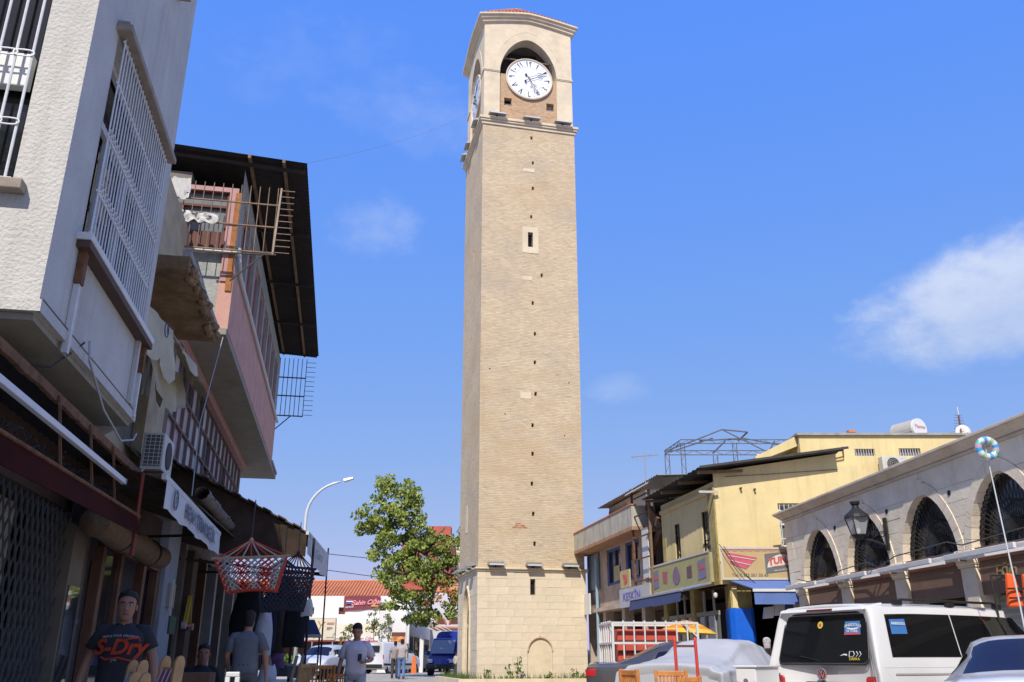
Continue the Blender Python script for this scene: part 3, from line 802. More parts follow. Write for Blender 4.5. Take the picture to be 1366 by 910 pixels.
# front window
f = wh.part('window', lb().holed(fw[0], fw[1], fw[2], fw[3], [(fw[0] + .07, (fw[0] + fw[1]) / 2 - .04, fw[2] + .07, fw[3] - .07), ((fw[0] + fw[1]) / 2 + .04, fw[1] - .07, fw[2] + .07, fw[3] - .07)], lambda x, z, d: (x, T0 + .17 + d, z), .05), m_frame, fix=False)
wh.part('pane', lb().box(fw[0], fw[1], T0 + .215, T0 + .225, fw[2], fw[3]), m_glass, f)
wh.part('sill', lb().box(fw[0] - .1, fw[1] + .12, T0 - .12, T0 + .17, fw[2] - .1, fw[2] - .003), m_sill, f, bevel=.01)
b = lb(); xs = [fw[1] - .05 - .135 * k for k in range(11)]
for x in xs: b.cyl((x, T0 - .03, fw[2]), (x, T0 - .03, fw[3]), .012, n=6)
b.bar((fw[0], T0 - .03, fw[2] + .03), (fw[1], T0 - .03, fw[2] + .03), .02); b.bar((fw[0], T0 - .03, fw[3] - .03), (fw[1], T0 - .03, fw[3] - .03), .02)
gq = wh.part('window_grille', b, m_whitemet)
b = lb()
for x in [xs[i] - .0675 for i in range(0, 9)]:
    for zc in (5.45, 6.15):
        pts = [(x + .085 * math.copysign(abs(math.cos(a)) ** .6, math.cos(a)), T0 - .045, zc + .032 * math.sin(a)) for a in [2 * math.pi * i / 16 for i in range(17)]]
        b.tube(pts, .008, 5)
wh.part('oval_link', b, m_whitemet, gq, kind='stuff')
ac0 = Thing('window_cooler', 'white window air conditioner behind the bars of the upper left window', 'air conditioner', W(AL, -3.35, T0 + .12, 5.95), AL)
b = lb().box(-3.75, -3.0, T0 + .06, T0 + .16, 5.88, 6.22); ac0.part('casing', b, m_frame, bevel=.01)
b = lb()
for k in range(8): b.box(-3.72, -3.3, T0 + .052, T0 + .058, 5.91 + k * .035, 5.925 + k * .035)
ac0.part('louvre', b, M('grey_plastic', (.2, .2, .2), .5, 0), kind='stuff')
# side window with box grille
f = wh.part('window', lb().holed(sw[0], sw[1], sw[2], sw[3], [(sw[0] + .07, 8.45, sw[2] + .07, 6.2), (8.53, 9.25, sw[2] + .07, 6.2), (9.33, sw[1] - .07, sw[2] + .07, 6.2), (sw[0] + .07, sw[1] - .07, 6.28, sw[3] - .07)], lambda x, z, d: (OW - .15 - d, x, z), .05), m_frame, fix=False)
wh.part('pane', lb().box(OW - .23, OW - .22, sw[0], sw[1], sw[2], sw[3]), m_glass, f)
cu = lb(); cu.grid([[(OW - .30 - .03 * math.sin(i * 1.3), 8.5 + i * .055, z) for z in (sw[2] + .05, 6.2)] for i in range(14)]); wh.part('curtain', cu, m_curtain, f)
wh.part('sill', lb().box(OW - .15, OW + .13, sw[0] - .12, sw[1] + .42, sw[2] - .075, sw[2] - .003), m_frame, f, bevel=.008)
wh.part('sill_underside', lb().box(OW + .0, OW + .12, sw[0] - .1, sw[1] + .4, sw[2] - .14, sw[2] - .078), m_brownpaint, f)
wh.part('lintel', lb().box(OW - .1, OW + .15, sw[0] - .12, sw[1] + .08, sw[3] + .003, sw[3] + .075), m_sill, f, bevel=.008)
wh.part('lintel', lb().box(OW - .1, OW + .11, sw[0] - .1, sw[1] + .06, sw[3] + .078, sw[3] + .12), m_sill, f)
b = lb(); nb = 25
for k in range(nb):
    y = sw[0] + .04 + (sw[1] - sw[0] - .08) * k / (nb - 1); b.cyl((OW + .06, y, sw[2]), (OW + .06, y, sw[3]), .0085, n=6)
for z in (sw[2] + .05, 5.25, 5.85, 6.45, sw[3] - .05): b.bar((OW + .06, sw[0], z), (OW + .06, sw[1], z), .018, .018)
gq = wh.part('window_grille', b, m_whitemet)
b = lb()
for k in range(nb - 1):
    y = sw[0] + .04 + (sw[1] - sw[0] - .08) * (k + .5) / (nb - 1)
    for zc in (5.25, 5.32, 5.85, 5.92):
        b.tube([(OW + .07, y + .04 * math.cos(a), zc + .03 * math.sin(a)) for a in [2 * math.pi * i / 8 for i in range(9)]], .006, 4)
wh.part('ring_link', b, m_whitemet, gq, kind='stuff')
for y in (7.78, 10.42):
    pp = wh.part('drain_pipe', lb().box(OW + .004, OW + .055, y - .03, y + .03, ZB - .1 if y < 9 else ZB + .02, 4.3), m_pipe)
    wh.part('pipe_cap', lb().box(OW + .004, OW + .07, y - .045, y + .045, 4.303, 4.62), m_rust, pp)
wh.part('vertical_trim', lb().box(OW + .004, OW + .05, 10.16, 10.24, ZB + .12, 6.1), m_stucco)
single('wall_cable', lb().tube([(OW + .06, 8.3, 3.95), (OW + .1, 8.25, 3.75), (OW + .12, 8.9, 3.45), (OW + .1, 9.8, 3.35), (OW + .08, 10.4, 3.5), (OW + .06, 10.6, 3.62)], .011, 6), m_cableg, 'grey cable drooping along the underside of the white stucco house', 'cable')
single('wall_cable', lb().tube([(OW + .05, 8.2, 3.9), (OW - .1, 7.9, 3.55), (OW - .5, 7.6, 3.5), (OW - .9, 7.7, 3.62)], .010, 6), m_cable, 'dark cable running back under the white stucco house overhang', 'cable')

nh = Thing('unseen_shade_house', 'plain two storey plastered house added out of view on the left to cast shade', 'house', W(AL, OW, 1), AL)  # added out of view; placed and sized to shade the near shop and man
nh.part('wall', lb().box(-9, -3.4, -6, 3.0, 0, 8.0), m_stucco)
nh.part('roof_slab', lb().box(-9, -3.35, -6, 3.02, 8.003, 8.06), m_concrete)
nh.part('door', lb().box(-3.397, -3.38, 0.5, 1.5, 0, 2.2), m_brownpaint)
for y_ in (-4.5, -2.2, 0.6): nh.part('window', lb().box(-3.397, -3.375, y_, y_ + 1.2, 4.6, 6.0), m_glassg)

# ------------------------------------------------------------------ shop under the white house
m_redband = M('dark_red_valance', (.045, .008, .005), .95, .25, 2, spec=.08)
m_shopwood = M('shop_brown_wood', (.15, .07, .042), .6, .25, 4, .2, 30)
m_tubewhite = M('lamp_tube_casing', (.62, .64, .66), .4, .05)
m_blind = M('straw_blind', (.18, .115, .062), .9, .25, 12, .6, 90)
m_mesh = M('galvanised_mesh', (.11, .107, .10), .7, .1)
m_inter = M('dim_plaster', (.20, .18, .15), .95, .15)
m_corr = M('black_corrugated', (.030, .026, .024), .85, .25, 4, dirt=(.10, .05, .03), dirt_amt=.4)

cn_ = Thing('shop_canopy', 'rust edged dark sheet canopy with red valance under the white stucco house', 'canopy', W(AL, -2.45, 8.5, 3.2), AL)
b = lb(); n = 60
b.grid([[(x, 5.6 + 6.3 * i / n, z + .012 * (1 if i % 2 else -1)) for (x, z) in ((-3.9, 3.5), (-2.46, 3.24))] for i in range(n + 1)])
cn_.part('sheet', b, m_corr)
b = lb(); rnd = random.Random(2)
for i in range(42):
    y = 5.6 + i * .15; r0, r1 = .02 + .018 * rnd.random(), .02 + .018 * rnd.random()
    b.hexa([(-2.47, y, 3.2 - r0), (-2.43, y, 3.2 - r0), (-2.43, y + .151, 3.2 - r1), (-2.47, y + .151, 3.2 - r1), (-2.47, y, 3.25), (-2.43, y, 3.25), (-2.43, y + .151, 3.25), (-2.47, y + .151, 3.25)])
cn_.part('rusty_edge', b, m_rust)
b = lb(); b.hexa([(-2.34, 5.6, 2.37), (-2.33, 5.6, 2.37), (-2.20, 10.3, 2.42), (-2.21, 10.3, 2.42), (-2.40, 5.6, 2.60), (-2.39, 5.6, 2.60), (-2.26, 10.3, 2.62), (-2.27, 10.3, 2.62)])
va = cn_.part('valance', b, m_redband)
cn_.part('valance_pole', lb().cyl((-2.39, 5.6, 2.615), (-2.26, 10.4, 2.635), .018), m_rust, va)
for y in (7.6, 8.6, 9.5):
    cn_.part('hanger', lb().bar((-2.42, y, 3.22), (-2.33, y + .05, 2.62), .02), m_rust)
cn_.part('post', lb().cyl((-2.27, 10.32, 3.1), (-2.27, 10.34, 2.2), .022), M('red_post', (.22, .035, .025), .6, .1))
b = lb(); rnd = random.Random(14)
for i in range(50):                                    # tangle of dark wire lying above the valance
    y = 5.8 + i * .085; b.tube([(-2.5 + .02 * k, y + rnd.uniform(-.08, .08), 2.68 + .1 * rnd.random()) for k in range(6)], .004, 4)
cn_.part('wire_tangle', b, m_iron, kind='stuff')
tl_ = Thing('tube_light', 'long white fluorescent tube fitting above the red valance', 'lamp', W(AL, -2.33, 9.7, 2.9), AL)
tl_.part('casing', lb().bar((-2.34, 5.8, 2.905), (-2.33, 9.76, 2.905), .05, .055), m_tubewhite, bevel=.006)
tl_.part('end_cap', lb().bar((-2.33, 9.762, 2.905), (-2.33, 9.80, 2.905), .055, .06), M('grey_plastic', (.2, .2, .2), .5, 0))

sf = Thing('corner_shop', 'dim brown shop with expanded mesh shutter under the white stucco house', 'shop', W(AL, -3.2, 11), AL)
sf.part('floor_slab', lb().box(-8.5, -3.1, 5.5, 18.0, 0, .16), m_inter)
sf.part('back_wall', lb().box(-8.5, -8.4, 5.5, 18.0, .163, 3.45), m_inter)
sf.part('end_wall', lb().box(-8.39, -3.25, 5.5, 5.6, .163, 3.45), m_inter)
sf.part('party_wall', lb().box(-8.39, -3.05, 16.6, 17.75, .163, 3.6), M('grey_plaster', (.36, .37, .38), .9, .12, 3, .2))
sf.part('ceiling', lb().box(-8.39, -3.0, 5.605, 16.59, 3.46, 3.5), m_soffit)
sf.part('bulkhead', lb().box(-3.3, -3.2, 5.605, 16.59, 2.78, 3.45), m_brownpaint)
sf.part('display_panel', lb().box(-3.6, -3.55, 5.7, 10.4, .17, 2.75), M('display_panel', (.42, .37, .27), .8, .45, 1.4))
# expanded mesh shutter
b = lb(); ny, nz = 30, 16; y0, y1 = 6.0, 11.15
P = lambda i, j: (-3.2, y0 + (y1 - y0) * i / ny, .2 + 2.55 * j / nz)
for j in range(nz):
    for i in range(ny):
        s_ = .5 if j % 2 else 0
        yy = y0 + (y1 - y0) * (i + s_) / ny; dy = (y1 - y0) / ny; za, zb = .2 + 2.55 * j / nz, .2 + 2.55 * (j + 1) / nz
        b.bar((-3.2, yy, za), (-3.2, yy + dy * .15, za + (zb - za) * .5), .02, .006); b.bar((-3.2, yy + dy * .15, za + (zb - za) * .5), (-3.2, yy + dy / 2, zb), .02, .006)
        b.bar((-3.2, yy, za), (-3.2, yy - dy * .15, za + (zb - za) * .5), .02, .006); b.bar((-3.2, yy - dy * .15, za + (zb - za) * .5), (-3.2, yy - dy / 2, zb), .02, .006)
sf.part('mesh_shutter', b, m_mesh)
m_post = M('shop_post_tile', (.19, .155, .11), .6, .15, 3)
sf.part('pillar', lb().box(-3.35, -3.12, 11.2, 11.75, .163, 2.95), m_post)
gd = sf.part('glass_panel', lb().box(-3.12, -3.10, 11.25, 11.7, .4, 1.95), M('mirror_glass', (.30, .31, .30), .03, 0, metal=.9))
sf.part('doorway_lining', lb().box(-3.45, -3.3, 12.25, 12.6, .163, 2.95), m_post)
sf.part('dark_door', lb().box(-4.2, -4.15, 11.75, 12.6, .163, 2.95), m_black)
sf.part('door_rail', lb().box(-3.24, -3.2, 11.76, 12.24, 1.55, 1.60), m_mesh)
for (a, c) in ((12.6, 12.78), (13.65, 13.8), (15.2, 15.4), (16.3, 16.58)):
    sf.part('door_post', lb().box(-3.25, -3.12, a, c, .163, 2.55), m_shopwood)
sf.part('door_head', lb().box(-3.25, -3.11, 12.785, 16.58, 2.555, 2.78), m_shopwood)
sf.part('shop_pane', lb().box(-3.2, -3.18, 12.79, 13.64, .45, 2.5), glass_dark('shop_glass', (.03, .03, .028)))
sf.part('stall_riser', lb().box(-3.24, -3.14, 12.79, 13.64, .163, .44), m_shopwood)
for i, y in enumerate((14.0, 14.28, 14.75)):
    single('hanging_strap', lb().tube([(-3.6, y, 2.5), (-3.6, y + .02, 1.6), (-3.6, y, .7)], .03, 6), M('yellow_strap', (.36, .24, .05), .7, .15),
           ['leftmost yellow strap hanging in the doorway behind the man in the printed t-shirt', 'middle yellow strap hanging in the doorway behind the man in the printed t-shirt', 'rightmost yellow strap hanging in the doorway behind the man in the printed t-shirt'][i], 'strap', group='straps in the shop doorway')
bl = Thing('rolled_blind', 'rolled brown straw sun blind hung above the shop door', 'blind', W(AL, -2.75, 12, 2.6), AL)
b = lb(); nseg = 40
for (r0, ph) in ((.17, 0),):
    pts = []
    for i in range(nseg + 1):
        y = 10.4 + 3.9 * i / nseg; pts.append((-2.72, y, 2.56 + .02 * math.sin(i * .35)))
    b.tube(pts, .16, 14)
bl.part('roll', b, m_blind, smooth=True)
for y in (11.6, 13.4):
    bl.part('tie_cord', lb().tube([(-2.72 + .175 * math.cos(a), y, 2.56 + .175 * math.sin(a)) for a in [2 * math.pi * i / 14 for i in range(15)]], .014, 5), m_iron)
b = lb().box(-3.06, -2.98, 17.0, 17.45, 2.0, 2.42); single('wall_box', b, M('cream_box', (.42, .33, .22), .6, .1), 'small cream box fixed to the grey shop pillar', 'box', bevel=.01)

# ------------------------------------------------------------------ derelict cream house behind
m_cream = M('peeling_cream', (.46, .38, .25), .95, .15, 2.5, .5, 24, dirt=(.22, .19, .15), dirt_amt=.6, dirt_scale=1.6)
m_rotten = M('rotten_concrete', (.24, .155, .08), .95, .35, 2.2, .9, 14, dirt=(.06, .045, .03), dirt_amt=.7, dirt_scale=1.8)
m_tornc = M('torn_cream_canvas', (.50, .44, .30), .9, .15, 3, .2, 20)
dh = Thing('derelict_house', 'narrow peeling cream house with crumbling concrete canopy beside the stucco house', 'house', W(AL, -3.45, 13.5), AL)
dw = (11.2, 12.6, 3.9, 5.6)
b = lb(); b.holed(10.59, 16.69, 3.52, 9.2, [dw, (13.6, 15.3, 4.3, 6.1)], lambda x, z, d: (-3.45 - d, x, z), .18); dh.part('wall', b, m_cream, fix=False)
b = lb().box(-9, -3.64, 10.6, 16.68, 3.52, 9.2); dh.part('house_core', b, m_inter)
f = dh.part('window', lb().box(-3.6, -3.5, dw[0], dw[1], dw[2], dw[3]), m_glassg)
dh.part('window_frame', lb().bar((-3.47, 11.9, dw[2]), (-3.47, 11.9, dw[3]), .06), m_sill, f)
dh.part('window_frame', lb().bar((-3.47, dw[0], 4.7), (-3.47, dw[1], 4.7), .05), m_sill, f)
sl_ = lb(); rnd = random.Random(8); nn = 26
for i in range(nn):
    ya, yb = 11.9 + 3.0 * i / nn, 11.9 + 3.0 * (i + 1) / nn
    oa, ob = -2.42 + .05 * mnoise.noise((ya * 3, 0, 0)), -2.42 + .05 * mnoise.noise((yb * 3, 0, 0)); za, zb_ = 6.30 + .05 * mnoise.noise((ya * 4, 5, 0)), 6.30 + .05 * mnoise.noise((yb * 4, 5, 0))
    sl_.hexa([(-3.45, ya, 6.3), (oa, ya, za), (ob, yb, zb_), (-3.45, yb, 6.3), (-3.45, ya, 6.52), (oa, ya, 6.52), (ob, yb, 6.52), (-3.45, yb, 6.52)])
cs = dh.part('canopy_slab', sl_, m_rotten)
b = lb()
for i in range(70):
    y = rnd.uniform(12.0, 14.9); o_ = -2.42 + rnd.uniform(-.06, .05); r_ = rnd.uniform(.03, .08)
    b.ball((o_, y, 6.30 + rnd.uniform(-.03, .18)), (r_, r_ * 1.6, r_ * .8), 6, 4)
dh.part('crumbled_edge', b, m_rotten, cs, kind='stuff')
dh.part('slab_parapet', lb().box(-2.52, -2.40, 11.9, 14.9, 6.523, 6.62), m_concrete, cs)
# torn awning: a ragged draped canvas
ta = Thing('torn_awning', 'ragged cream canvas awning hanging torn beside the stucco house corner', 'awning', W(AL, -3.0, 13.2, 5.2), AL)
def drape(a, b_, c, d, n, m_, amp, seed, tear=.0):
    G_ = []
    a, b_, c, d = map(Vector, (a, b_, c, d))
    for i in range(n + 1):
        row = []
        for j in range(m_ + 1):
            u, v = i / n, j / m_
            p = a.lerp(b_, u).lerp(d.lerp(c, u), v)
            k = mnoise.noise((u * 4 + seed, v * 2, seed)); p.x += amp * math.sin(u * 13 + seed) * (.3 + v) + amp * k
            if j == m_: p.z += tear * mnoise.noise((u * 6, seed * 3.1, 0))
            row.append(tuple(p))
        G_.append(row)
    return G_
b = lb(); b.grid(drape((-2.95, 11.3, 5.75), (-2.72, 12.9, 5.75), (-2.62, 12.8, 4.95), (-2.85, 11.3, 5.05), 14, 8, .04, 1, .25)); ta.part('canvas', b, m_tornc, smooth=True)
b = lb(); b.grid(drape((-2.72, 12.9, 5.75), (-2.9, 15.6, 5.8), (-2.5, 15.2, 5.35), (-2.55, 13.3, 5.55), 16, 7, .06, 4, .3)); ta.part('canvas', b, m_tornc, smooth=True)
b = lb(); b.grid(drape((-3.1, 13.3, 5.6), (-2.9, 15.0, 5.7), (-2.75, 14.7, 4.95), (-3.0, 13.5, 4.9), 12, 8, .07, 7, .3)); ta.part('canvas', b, m_tornc, smooth=True)
lg = lb(); lg.lathe((0, 0, 0), [(.0, 0), (.001, 0)], 3)
ta.part('printed_mark', lb().tube([(-2.68, 12.35 + .13 * math.cos(a), 5.55 + .1 * math.sin(a)) for a in [2 * math.pi * i / 16 for i in range(17)]], .008, 4), M('blue_ink', (.05, .07, .22), .8, 0))
ta.part('printed_letter', text_mb('B', .15, W(AL, -2.67, 12.35, 5.50), W(AL, 0, 1, 0), (0, 0, 1)), MATS['blue_ink'])
ta.part('frame_bar', lb().cyl((-3.4, 11.3, 5.8), (-2.7, 12.9, 5.78), .02), m_rust)
b = lb()
for k in range(5): b.bar((-3.3 + .05 * k, 13.2 + .1 * k, 5.5), (-3.25 + .05 * k, 13.0 + .1 * k, 4.85), .03)
ta.part('slat_bundle', b, m_sill, kind='stuff')
# split air conditioner
def outdoor_unit(thing, mbf, x0, x1, y0, y1, z0, z1, fan='x'):
    """cabinet plus fan grille on the -y or +x face"""
    cb_ = thing.part('cabinet', mbf().box(x0, x1, y0, y1, z0, z1), M('ac_enamel', (.55, .54, .48), .5, .08, 3, dirt=(.3, .26, .2), dirt_amt=.3), bevel=.012)
    g_ = mbf()
    if fan == 'y':
        cx, cz, r_ = x0 + (x1 - x0) * .42, (z0 + z1) / 2, (z1 - z0) * .40
        g_.lathe((cx, y0 - .012, cz), [(r_, 0), (r_, .02)], 20, 'y')
        thing.part('fan_recess', g_, M('ac_dark', (.03, .03, .03), .7, 0), cb_)
        g2 = mbf()
        for k in range(4): g2.tube([(cx + r_ * (k + 1) / 4 * math.cos(a), y0 - .02, cz + r_ * (k + 1) / 4 * math.sin(a)) for a in [2 * math.pi * i / 20 for i in range(21)]], .006, 4)
        thing.part('fan_guard', g2, MATS['ac_enamel'], cb_, kind='stuff')
    return cb_
ac = Thing('wall_air_conditioner', 'white split air conditioner unit bracketed to the cream wall above the lettered awning', 'air conditioner', W(AL, -3.0, 14.4, 3.9), AL)
outdoor_unit(ac, lb, -3.18, -2.86, 14.15, 14.95, 3.90, 4.48)
b = lb().box(-3.15, -2.89, 14.14, 14.146, 3.95, 4.44); ac.part('coil_panel', b, M('ac_coil', (.10, .10, .10), .6, .2))
b = lb()
for k in range(8): b.box(-3.15, -2.89, 14.130, 14.138, 3.97 + k * .06, 3.978 + k * .06)
for k in range(4): b.box(-3.14 + .07 * k, -3.132 + .07 * k, 14.120, 14.128, 3.95, 4.44)
ac.part('coil_guard', b, MATS['ac_enamel'], kind='stuff')
b = lb().lathe((-2.856, 14.55, 4.19), [(.22, 0), (.22, .012)], 20, 'x'); ac.part('fan_recess', b, M('ac_dark', (.03, .03, .03), .7, 0))
for y in (14.3, 14.8): ac.part('bracket', lb().bar((-3.45, y, 3.88), (-2.85, y, 3.88), .03), m_rust)
ac.part('refrigerant_pipe', lb().tube([(-3.1, 14.2, 3.95), (-3.2, 14.0, 3.7), (-3.35, 13.8, 3.55)], .02, 6), m_cableg)

# ------------------------------------------------------------------ pink house with black roof
m_pink = M('faded_pink_plaster', (.56, .32, .26), .95, .12, 2.2, .35, 24, dirt=(.30, .18, .15), streak=.45, dirt_scale=1.1)
m_pinktrim = M('pink_trim', (.44, .24, .225), .7, .1)
m_greypaint = M('grey_stucco', (.34, .35, .33), .95, .15, 3, .9, 20, dirt=(.16, .15, .13), dirt_amt=.5)
m_brownpanel = M('dark_red_panel', (.12, .045, .032), .7, .2)
pk = Thing('pink_house', 'two storey faded pink house with jutting upper floor and black corrugated roof', 'house', W(AL, OW, 16.7), AL)
PT0, PT1, PZ, PZT = 16.7, 29.3, 7.2, 10.75
wins = []
x = PT0 + .6
while x + 1.25 < PT1 - .3: wins.append((x, x + 1.15, 8.75, 10.25)); x += 1.42
b = lb(); b.holed(PT0, PT1, 8.56, PZT, wins, lambda x, z, d: (OW - d, x, z), .14); pk.part('upper_wall', b, m_greypaint, fix=False)
pk.part('pink_band', lb().box(OW - .25, OW + .02, PT0, PT1, PZ, 8.555), m_pink)
for (y0, y1, z0, z1) in wins:
    f = pk.part('window', lb().holed(y0, y1, z0, z1, [(y0 + .06, (y0 + y1) / 2 - .03, z0 + .06, z1 - .06), ((y0 + y1) / 2 + .03, y1 - .06, z0 + .06, z1 - .06)], lambda x, z, d: (OW - .06 - d, x, z), .05), m_pinktrim, fix=False)
    pk.part('pane', lb().box(OW - .14, OW - .125, y0, y1, z0, z1), m_glassg, f)
pk.part('gutter_pipe', lb().tube([(OW + .05, PT0 + .1, 9.0), (OW + .08, PT0 + .15, 8.7), (OW + .07, PT0 + .5, 8.56), (OW + .07, PT1, 8.58)], .045, 8), m_pipe)
pk.part('end_wall', lb().box(-9, OW - .003, PT0 + .05, PT0 + .25, PZ, 8.8), m_greypaint)
pk.part('end_ledge', lb().box(-5, OW + .05, PT0 - .12, PT0 + .3, 8.803, 8.86), m_frame)
# glazed balcony on the end
bx0, bx1 = -4.6, OW - .15
fr_ = lb().holed(bx0, bx1, 8.863, 10.25, [(bx0 + .1, -3.75, 9.3, 9.85), (-3.65, bx1 - .14, 9.3, 9.85), (bx0 + .1, bx1 - .14, 9.9, 10.18)], lambda x, z, d: (x, PT0 + .04 + d, z), .08)
f = pk.part('balcony_glazing', fr_, m_brownpanel, fix=False)
pk.part('pane', lb().box(bx0, bx1, PT0 + .11, PT0 + .125, 9.3, 10.18), m_glassg, f)
pk.part('top_rail', lb().box(bx0, bx1 + .08, PT0 - .02, PT0 + .035, 10.20, 10.30), m_pinktrim, f)
pk.part('corner_post', lb().box(bx1 - .09, bx1 + .03, PT0 - .03, PT0 + .03, 8.2, 10.195), m_pinktrim, f)
pk.part('corner_post', lb().box(bx1 + .032, bx1 + .15, PT0 - .03, PT0 + .06, 8.0, 10.195), M('rusty_orange', (.36, .15, .05), .9, .3, 6), f)
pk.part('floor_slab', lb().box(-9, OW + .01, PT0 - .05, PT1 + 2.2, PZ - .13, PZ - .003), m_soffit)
pk.part('slab_end', lb().box(-3.4, OW + .05, PT1 + .01, PT1 + 2.1, PZ + .0, PZ + .09), m_concrete)
# lower storey with its grid of panes
lw = []
b = lb(); y0_, y1_, z0_, z1_ = 17.0, 29.0, 4.95, 6.85; ncol = 15
for k in range(ncol):
    ya = y0_ + (y1_ - y0_) * k / ncol; yb = y0_ + (y1_ - y0_) * (k + 1) / ncol
    for (za, zb_) in ((4.95, 5.55), (5.6, 6.2), (6.25, 6.85)): lw.append((ya + .035, yb - .035, za, zb_))
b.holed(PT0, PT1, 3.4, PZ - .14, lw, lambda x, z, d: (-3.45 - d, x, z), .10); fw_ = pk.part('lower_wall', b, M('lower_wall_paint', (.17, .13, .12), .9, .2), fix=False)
m_pa = [M('pane_grey', (.40, .40, .40), .5, .15), M('pane_pinkish', (.46, .33, .34), .5, .15), M('pane_dark', (.05, .05, .05), .2, 0), M('pane_pale', (.58, .57, .55), .5, .12)]
rnd = random.Random(11)
for (a, c, za, zb_) in lw:
    mm = rnd.choices(m_pa, (5, 2, 2, 3))[0]
    me = bpy.data.meshes.get('window_pane_shared_' + mm.name)
    if me is None:
        mb = MB(); mb.box(-.006, .006, -(c - a) / 2, (c - a) / 2, -.3, .3); me = mesh_from(mb, 'window_pane_shared_' + mm.name); me.materials.append(mm)
    pk.piece('pane', me, mm, Vector((-3.52 - OW, (a + c) / 2 - PT0, (za + zb_) / 2)), parent=fw_)
pk.part('soffit_beam', lb().box(-3.44, -3.3, PT0, PT1, PZ - .35, PZ - .14), m_pinktrim)
pk.part('house_core', lb().box(-9, -3.62, PT0 + .26, PT1 - .01, 3.4, PZT - .01), m_inter)
pk.part('far_wall', lb().box(-9, OW - .15, PT1 - .008, PT1 + .12, PZ + .1, PZT), m_greypaint)
pk.part('far_wall', lb().box(-9, -3.47, PT1 - .008, PT1 + .12, 0, PZ - .14), m_greypaint)
# black corrugated roof and its timbers
b = lb(); n = 150
def rz(o_): return 11.0 + (-1.28 - o_) * .06
b.grid([[(o_, 16.55 + 12.75 * i / n, rz(o_) + .022 * (1 if i % 2 else -1)) for o_ in (-9.2, -5, -1.28)] for i in range(n + 1)])
rf_ = pk.part('corrugated_roof', b, m_corr)
for o_ in (-1.75, -2.45): pk.part('purlin', lb().bar((o_, 16.5, rz(o_) - .08), (o_, 29.3, rz(o_) - .08), .06, .08), m_wood, rf_)
for y in (16.75, 19.8, 22.9, 26.0, 29.0): pk.part('rafter', lb().bar((-6, y, rz(-6) - .16), (-1.32, y, rz(-1.32) - .14), .05, .07), m_corr, rf_)
pk.part('prop', lb().bar((-1.62, 17.1, 8.95), (-1.66, 29.2, 10.88), .05), m_wood, rf_) if False else None
# balcony cage
m_cage = M('cage_iron', (.22, .15, .10), .8, .3, 6)
cg = Thing('balcony_grille', 'bent iron cage of bars in front of the pink house balcony', 'grille', W(AL, -2.7, 16.2, 9), AL)
for z in (8.74, 9.31, 9.81): cg.part('rail', lb().bar((-4.4, 16.35, z), (-1.75, 16.35, z), .035, .025), m_cage)
for k in range(15):
    x = -4.3 + k * .18; cg.part('bar', lb().cyl((x, 16.35, 8.74), (x, 16.35, 10.21), .010, n=5), m_cage)
cg.part('end_bar', lb().bar((-1.77, 16.35, 8.71), (-1.72, 16.35, 10.21), .035), M('cage_pale', (.34, .27, .2), .7, .2))
for k in range(11): cg.part('spike', lb().bar((-1.74, 16.35, 8.76 + k * .14), (-1.45, 16.35, 8.76 + k * .14), .014), m_cage)
cg.part('brace', lb().bar((OW, 16.4, 8.1), (-1.9, 16.35, 8.74), .025), m_iron)
cg.part('top_rail', lb().bar((-3.0, 16.35, 8.66), (-1.7, 16.35, 8.71), .03), m_iron)
for i, (x, z, w_, h_) in enumerate(((-3.75, 9.98, .55, .45), (-3.25, 9.38, .75, .22))):
    b = lb(); b.grid([[(x + w_ * (u / 12 - .5), 16.28 - .05 * math.sin(u * 1.7 + v) - .03 * mnoise.noise((u, v, i)), z + h_ * (v / 6 - .5) + .09 * mnoise.noise((u * .5, v * .6, i * 7))) for v in range(7)] for u in range(13)])
    single('hung_cloth', b, M('white_laundry', (.55, .54, .52), .9, .08), ['crumpled white cloth draped over the top of the balcony bars', 'white cloth tucked along the lower rail of the balcony bars'][i], 'cloth', smooth=True)
fg = Thing('far_grille', 'open iron bar panel hanging past the far end of the pink house', 'grille', W(AL, -2.2, 29.4, 8.9), AL)
for z in (8.85, 9.55, 10.2): fg.part('rail', lb().bar((-2.75, 29.45, z), (-1.65, 29.45, z), .035), m_iron)
for k in range(8): fg.part('bar', lb().cyl((-2.7 + k * .148, 29.45, 8.85), (-2.7 + k * .148, 29.45, 10.9), .012, n=5), m_iron)
for k in range(12): fg.part('spike', lb().bar((-1.66, 29.45, 8.9 + k * .17), (-1.35, 29.45, 8.9 + k * .17), .014), m_iron)
fg.part('brace', lb().bar((-2.7, 29.45, 8.2), (-2.05, 29.45, 8.85), .03), m_iron)
single('thin_wire', lb().tube([(-2.45, 15.9, 6.75), (-2.35, 14.0, 4.6), (-2.2, 13.2, 3.35)], .008, 4), m_cableg, 'thin pale wire hanging from the crumbling slab to the lettered awning', 'wire')
# ------------------------------------------------------------------ second and third shop, awnings
m_canv = M('white_canvas', (.58, .58, .57), .85, .06, 3, .15, 30, dirt=(.4, .38, .34), dirt_amt=.3)
m_canvgrey = M('awning_print', (.14, .16, .20), .8, 0)
m_brawn = M('brown_awning', (.12, .082, .058), .95, .3, 3, .2, 40, spec=.1)
m_shelf = M('shelf_wood', (.15, .075, .042), .8, .2, 5)
m_palewood = M('pale_new_wood', (.50, .29, .12), .6, .2, 9, .1, 40)
m_orangewood = M('orange_varnished_wood', (.50, .20, .055), .45, .25, 10)

